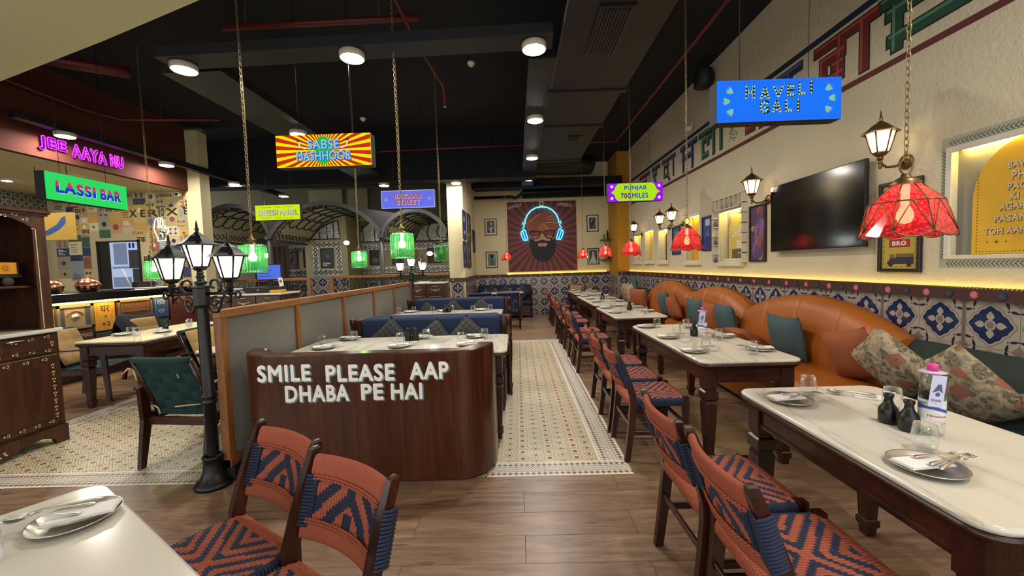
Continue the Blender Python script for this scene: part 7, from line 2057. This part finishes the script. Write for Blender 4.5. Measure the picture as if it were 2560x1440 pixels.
for nm, xl, xr, zs, zp in arches:
    t = thing('arched_vault', '%s grey arch with a vault of black ring lattice in the mirror alcove' % nm, 'vault', (0, 0, 0))
    A = seg_arc(xl+.03, xr-.03, zs, zp)
    m = MB(); B = [(x, z+.09) for x, z in seg_arc(xl-.02, xr+.02, zs+.02, zp)]
    vs = []; n = len(A)
    for (a, b) in zip(A, B): vs += [(a[0], YA, a[1]), (a[0], YA+.1, a[1]), (b[0], YA+.1, b[1]), (b[0], YA, b[1])]
    m.add(vs, [(i*4+j, i*4+(j+1) % 4, (i+1)*4+(j+1) % 4, (i+1)*4+j) for i in range(n-1) for j in range(4)]+[(0,1,2,3), tuple(4*n-4+j for j in range(4))]); m.obj('arch_rim', ARCHC, t)
    m = MB(); m.add([(p[0], y, p[1]+.012) for p in A for y in (YA+.05, YB)], [(i*2, i*2+2, i*2+3, i*2+1) for i in range(n-1)], 0, True); m.add([(p[0], y, p[1]+.045) for p in A for y in (YA+.05, YB)], [(i*2, i*2+2, i*2+3, i*2+1) for i in range(n-1)], 1, True); m.obj('vault_shell', [CREAMV, BLACKP], t)
    # rings under the vault
    L = [0]
    for i in range(n-1): L.append(L[-1]+math.hypot(A[i+1][0]-A[i][0], A[i+1][1]-A[i][1]))
    def onarc(s):
        s = max(0, min(L[-1]-1e-6, s)); i = max(k for k in range(n) if L[k] <= s); i = min(i, n-2); f = (s-L[i])/(L[i+1]-L[i])
        return (A[i][0]+(A[i+1][0]-A[i][0])*f, A[i][1]+(A[i+1][1]-A[i][1])*f)
    m = MB(); rr = .165; kc = int((L[-1]-.5)/(rr*2)); off = (L[-1]-kc*rr*2)/2
    for c in range(kc):
        for r_ in range(int((YB-YA-.35)/(rr*2))):
            sc_ = off+rr*(2*c+1); yc = YA+.32+rr*(2*r_+1)
            P = []
            for q in range(18):
                a = 2*PI*q/18; x, z = onarc(sc_+rr*1.08*math.cos(a)); P.append((x, yc+rr*1.08*math.sin(a), z))
            MB().tube(P, .014, 4, closed=True).obj('lattice_ring', LAT, t, recalc=False)
    for s0 in (.10, L[-1]-.10):
        for i in range(17):
            y = YA+.2+.15*i
            P = [(*onarc(s0-.07), y), (*onarc(s0), y+.07), (*onarc(s0+.07), y), (*onarc(s0), y-.07)]
            m.tube([(p[0], p[2], p[1]) for p in P], .012, 4, closed=True)
    for k in range(int((L[-1]-.3)/.15)):
        s0 = .2+.15*k; y = YA+.20
        P = [(*onarc(s0-.06), y), (*onarc(s0), y+.06), (*onarc(s0+.06), y), (*onarc(s0), y-.06)]
        m.tube([(p[0], p[2], p[1]) for p in P], .011, 4, closed=True)
    tag(m.obj('edge_lattice', LAT, t), kind='stuff')
    MB().box(xl-.03, YA+.02, zs-.05, xl+.03, YB, zs+.0).obj('spring_beam', ARCHC, t)
for k, (x, z0, z1) in enumerate(((-5.72, 0, 2.26), (-3.12, 0, 2.20))):
    t = MB().tube([(x, YA+.03, z0), (x, YA+.03, z1)], .055, 12).box(x-.075, YA-.045, z1-.03, x+.075, YA+.105, z1+.04).obj('alcove_column', ARCHC); tag(t, ('left' if k == 0 else 'right') + ' slim grey column carrying the alcove arches', 'column')
# spandrels between the arch rims
for k, (xc, zb) in enumerate(((-5.72, 2.27), (-3.12, 2.22))):
    P = [(xc, zb)]
    P += [(x, z+.05) for x, z in seg_arc(*((-5.69, -3.15, 2.22, 2.97) if k == 0 else (-3.09, -1.61, 2.17, 2.74)))[:9]]
    P += [(x, z+.05) for x, z in seg_arc(*((-7.42, -5.75, 2.28, 2.98) if k == 0 else (-5.69, -3.15, 2.22, 2.97)))[-9:]]
    MB().prism(P, -.08, -.02, T=F_front(0, YA, 0)).obj('trim_%d' % (8+k), mat('spandrel_dark', '#1d1c20', .7))['kind'] = 'structure'
# mirror wall panels at the back
t = thing('mirror_wall', 'mirror mosaic panels with black diamond lattice on the back wall of the alcove', 'wall panel', (0, 0, 0))
T = F_front(0, 11.90, 0); m = t; mi = MB(); mc = MB()
for a, b in ((-7.35, -5.6), (-4.70, -1.62)):
    mi.box(a, 1.34, 0, b, 2.20, .004, T=T); mc.box(a+.16, 1.52, .004, b-.16, 2.02, .008, T=T); mc.box(a, 2.19, .0, b, 2.26, .008, T=T)
    diamond_row(m, T, a, b, 2.11, .062, .009); diamond_row(m, T, a, b, 1.42, .062, .009); diamond_col(m, T, a+.08, 1.50, 2.04, .062, .009); diamond_col(m, T, b-.08, 1.50, 2.04, .062, .009)
diamond_col(m, T, -2.98, 1.50, 2.04, .062, .009)
mi.obj('mirror_mosaic', MIRROR, t); mc.obj('cream_panel', mat('alcove_cream', '#a89c78', .7), t)
# fan lights
def fan(label, xl, xr, zs, zp, T, bars, circles=()):
    t = thing('fan_light', label, 'window', (0, 0, 0)); A = seg_arc(xl, xr, zs, zp, 20)
    m = MB(); m.flat([(x, z) for x, z in A], .003, 0, T); m.obj('mirror_mosaic', MIRROR, t)
    m = MB(); m.tube([T @ Vector((x, z, .01)) for x, z in A], .018, 5, closed=True)
    for x in bars:
        zt = max(z for q, z in A if True and abs(q-x) < (xr-xl)/20+1e-3); m.tube([T @ Vector((x, zs, .01)), T @ Vector((x, zt, .01))], .013, 5)
    for (x, z, r) in circles: m.tube([T @ Vector((x+r*math.cos(a), z+r*math.sin(a), .012)) for a in [2*PI*i/20 for i in range(20)]], .016, 5, closed=True)
    m.obj('tracery', LAT, t); return t
fan('half round mirror fan light with a round boss in the right arch', -3.0, -1.62, 2.26, 2.84, T, [], ((-2.15, 2.52, .20), (-2.3, 2.5, .34)))
fan('barred mirror fan light partly hidden behind the middle arch', -4.75, -3.15, 2.28, 2.95, T, [-4.55, -4.2, -3.9, -3.6, -3.35])
# poster pier
t = thing('poster_pier', 'cream pier in the alcove carrying a framed poster inside a diamond lattice border', 'pier', (0, 0, 0))
P = [(-5.78, 0), (-4.62, 0), (-4.62, 3.0)] + [(x, z) for x, z in seg_arc(-5.80, -3.40, 2.27, 3.02, 20)[::-1] if x < -4.62 and z > 2.28] + [(-5.78, 2.28)]
MB().prism(P, 0, -.96, T=F_front(0, 10.9, 0)).obj('masonry', mat('pier_cream', '#9a8f6c', .8), t)
TP = F_front(0, 10.9, 0)
m = MB(); A = [(x, z) for x, z in seg_arc(-5.62, -3.60, 2.32, 2.84, 20) if x < -4.80]; A = [(-5.62, 2.32)]+A+[(-4.80, 2.32)]
m.flat(A, .004, 0, TP); m.obj('fan_mosaic', MIRROR, t)
m = MB(); m.tube([TP @ Vector((x, z, .012)) for x, z in A], .016, 5, closed=True)
for x, z in ((-5.35, 2.53), (-5.15, 2.66), (-4.97, 2.76)): m.tube([TP @ Vector((x, 2.32, .012)), TP @ Vector((x, z, .012))], .012, 5)
m.obj('fan_tracery', LAT, t)
MB().box(-5.58, 1.32, 0, -4.78, 2.24, .003, T=TP).obj('mirror_mosaic', MIRROR, t); MB().box(-5.42, 1.50, .003, -4.94, 2.10, .006, T=TP).obj('cream_panel', mat('alcove_cream', '#a89c78', .7), t)
m = t; diamond_row(m, TP, -5.58, -4.78, 2.17, .062, .008); diamond_row(m, TP, -5.58, -4.78, 1.42, .062, .008); diamond_col(m, TP, -5.50, 1.50, 2.10, .062, .008); diamond_col(m, TP, -4.86, 1.50, 2.10, .062, .008)
pt = MB()
for i in range(4):
    for z in (1.14, .84): o = inst('wall_tile', WT, t); o.matrix_basis = TP @ Tl(-5.64+.3*i, z, 0) @ Matrix.Diagonal((.97, 1, 1, 1))
def chus(t):
    shape(t, [ell(.02, .06, .055, .075), [(-.1,-.24),(.14,-.24),(.12,-.08),(.03,-.02),(-.06,-.06)]], '#3a1f1c'); shape(t, [ell(.02, .055, .036, .05)], '#8c6a58', .0102)
    m = MB(); text(m, 'CHUSKI', -.02, -.16, .045, .20, None, .011, 0, .03); text(m, 'POP...', -.04, -.215, .042, .16, None, .011, 0, .03); m.obj('lettering', mat('print_white', '#eee6d4', .6), t)
framed('framed teal and red CHUSKI POP poster on the cream pier', TP @ Tl(-5.18, 1.80, .006), .36, .54, FBL, '#2c4646', chus)
fig1 = lambda t: (shape(t, [rc(-.13, -.19, .13, -.10)], '#6a1e18'), shape(t, [ell(.0, .02, .05, .10), ell(.02, .13, .02, .03), ell(-.05, -.04, .03, .07)], '#1c1c1e'))
framed('framed red and grey poster of a dancing figure, left of the pier', F_front(-6.71, 11.895, 1.80), .34, .50, FBL, '#5a5a58', fig1); framed('framed red and grey poster with a crouching figure, cut by the pier', F_front(-6.20, 11.895, 1.82), .34, .50, FBL, '#55585a', lambda t: (shape(t, [rc(-.13, -.2, .13, -.02)], '#7a1c1c'), shape(t, [ell(-.03, .04, .07, .05), ell(.0, .09, .03, .04)], '#17171a')))
framed('framed dark poster with a pale dome, right of the mosaic globe lamp', F_front(-4.22, 11.895, 1.81), .32, .46, FBL, '#2c2a2a', lambda t: shape(t, [ell(0, -.05, .08, .05), rc(-.1, -.14, .1, -.08)], '#6a665e')); framed('framed brown poster right of the alcove column', F_front(-3.55, 11.895, 1.80), .32, .46, FBL, '#4a4038', lambda t: shape(t, [ell(0, -.02, .09, .06), rc(-.1, -.15, .1, -.1)], '#7c7060'))
framed('framed red brown poster behind the far street lamp', F_front(-2.45, 11.895, 1.82), .42, .46, FBL, '#5a241c', lambda t: shape(t, [ell(0, 0, .1, .08)], '#2a1614')); framed('framed brown poster at the right end of the alcove', F_front(-1.80, 11.895, 1.80), .30, .42, FBL, '#4a2a20')
# curtain under the left arch
m = MB(); m.grid(lambda a, b: (-7.4+1.0*a, 11.2+.05*math.sin(a*44), .2+2.0*b), 90, 3)
tag(m.obj('curtain', mat('mauve_brown_curtain', '#5b4840', .9)), 'brown pleated curtain under the left arch behind the street lamp', 'curtain')
# railing before the alcove
t = thing('railing', 'teak railing with black iron ornaments before the mirror alcove', 'railing', (0, 0, 0))
YR = 9.12
MB().box(-5.95, YR-.03, 1.25, -4.75, YR+.03, 1.31, b=.006).box(-4.28, YR-.03, 1.27, -1.56, YR+.03, 1.33, b=.006).box(-7.4, YR-.03, 1.25, -5.95, YR+.03, 1.31, b=.006).obj('top_rail', TEAKLY, t)
for x, z in ((-4.78, 1.26), (-4.25, 1.28)): MB().box(x-.03, YR-.03, 0, x+.03, YR+.03, z, b=.004).obj('frame_post', TEAKL, t)
def ornament(x0, x1, zt):
    k = max(1, round((x1-x0)/.27)); st = (x1-x0)/k
    for i in range(k):
        c = x0+st*(i+.5); m = MB()
        for s in (-1, 1):
            m.tube([(c+s*.10, YR, zt), (c+s*.10, YR, zt-.42)], .008, 5)
            m.tube([(c, YR, zt-.02), (c+s*.05, YR, zt-.07), (c+s*.085, YR, zt-.15), (c+s*.05, YR, zt-.23), (c, YR, zt-.28)], .009, 5)
            m.tube([(c+s*x, YR, z) for x, z in [(.03*math.cos(a)+.03, zt-.15+.03*math.sin(a)) for a in [i_*PI/4 for i_ in range(8)]]], .005, 4, closed=True)
        m.obj('iron_ornament', BLACKM, t)
ornament(-7.35, -4.85, 1.25); ornament(-4.2, -1.62, 1.27)
MB().box(-4.2, YR-.012, .20, -1.6, YR+.012, .82).box(-7.35, YR-.012, .2, -4.85, YR+.012, .80).obj('lower_board', CABW, t)

# tiny printed or inlaid motifs that stay joined
for o in SC.objects:
    if o.parent and o.name.split('.')[0] in ('inlay', 'printed_plumes', 'printed_flowers', 'printed_figure', 'printed_border', 'printed_bulbs', 'printed_rays', 'printed_scrolls', 'printed_ornament', 'poster_print', 'poster_paper', 'leaf_pattern', 'painted_flowers', 'checker_strip', 'back_weave', 'seat_weave', 'cord_wrap'): o['kind'] = 'stuff'
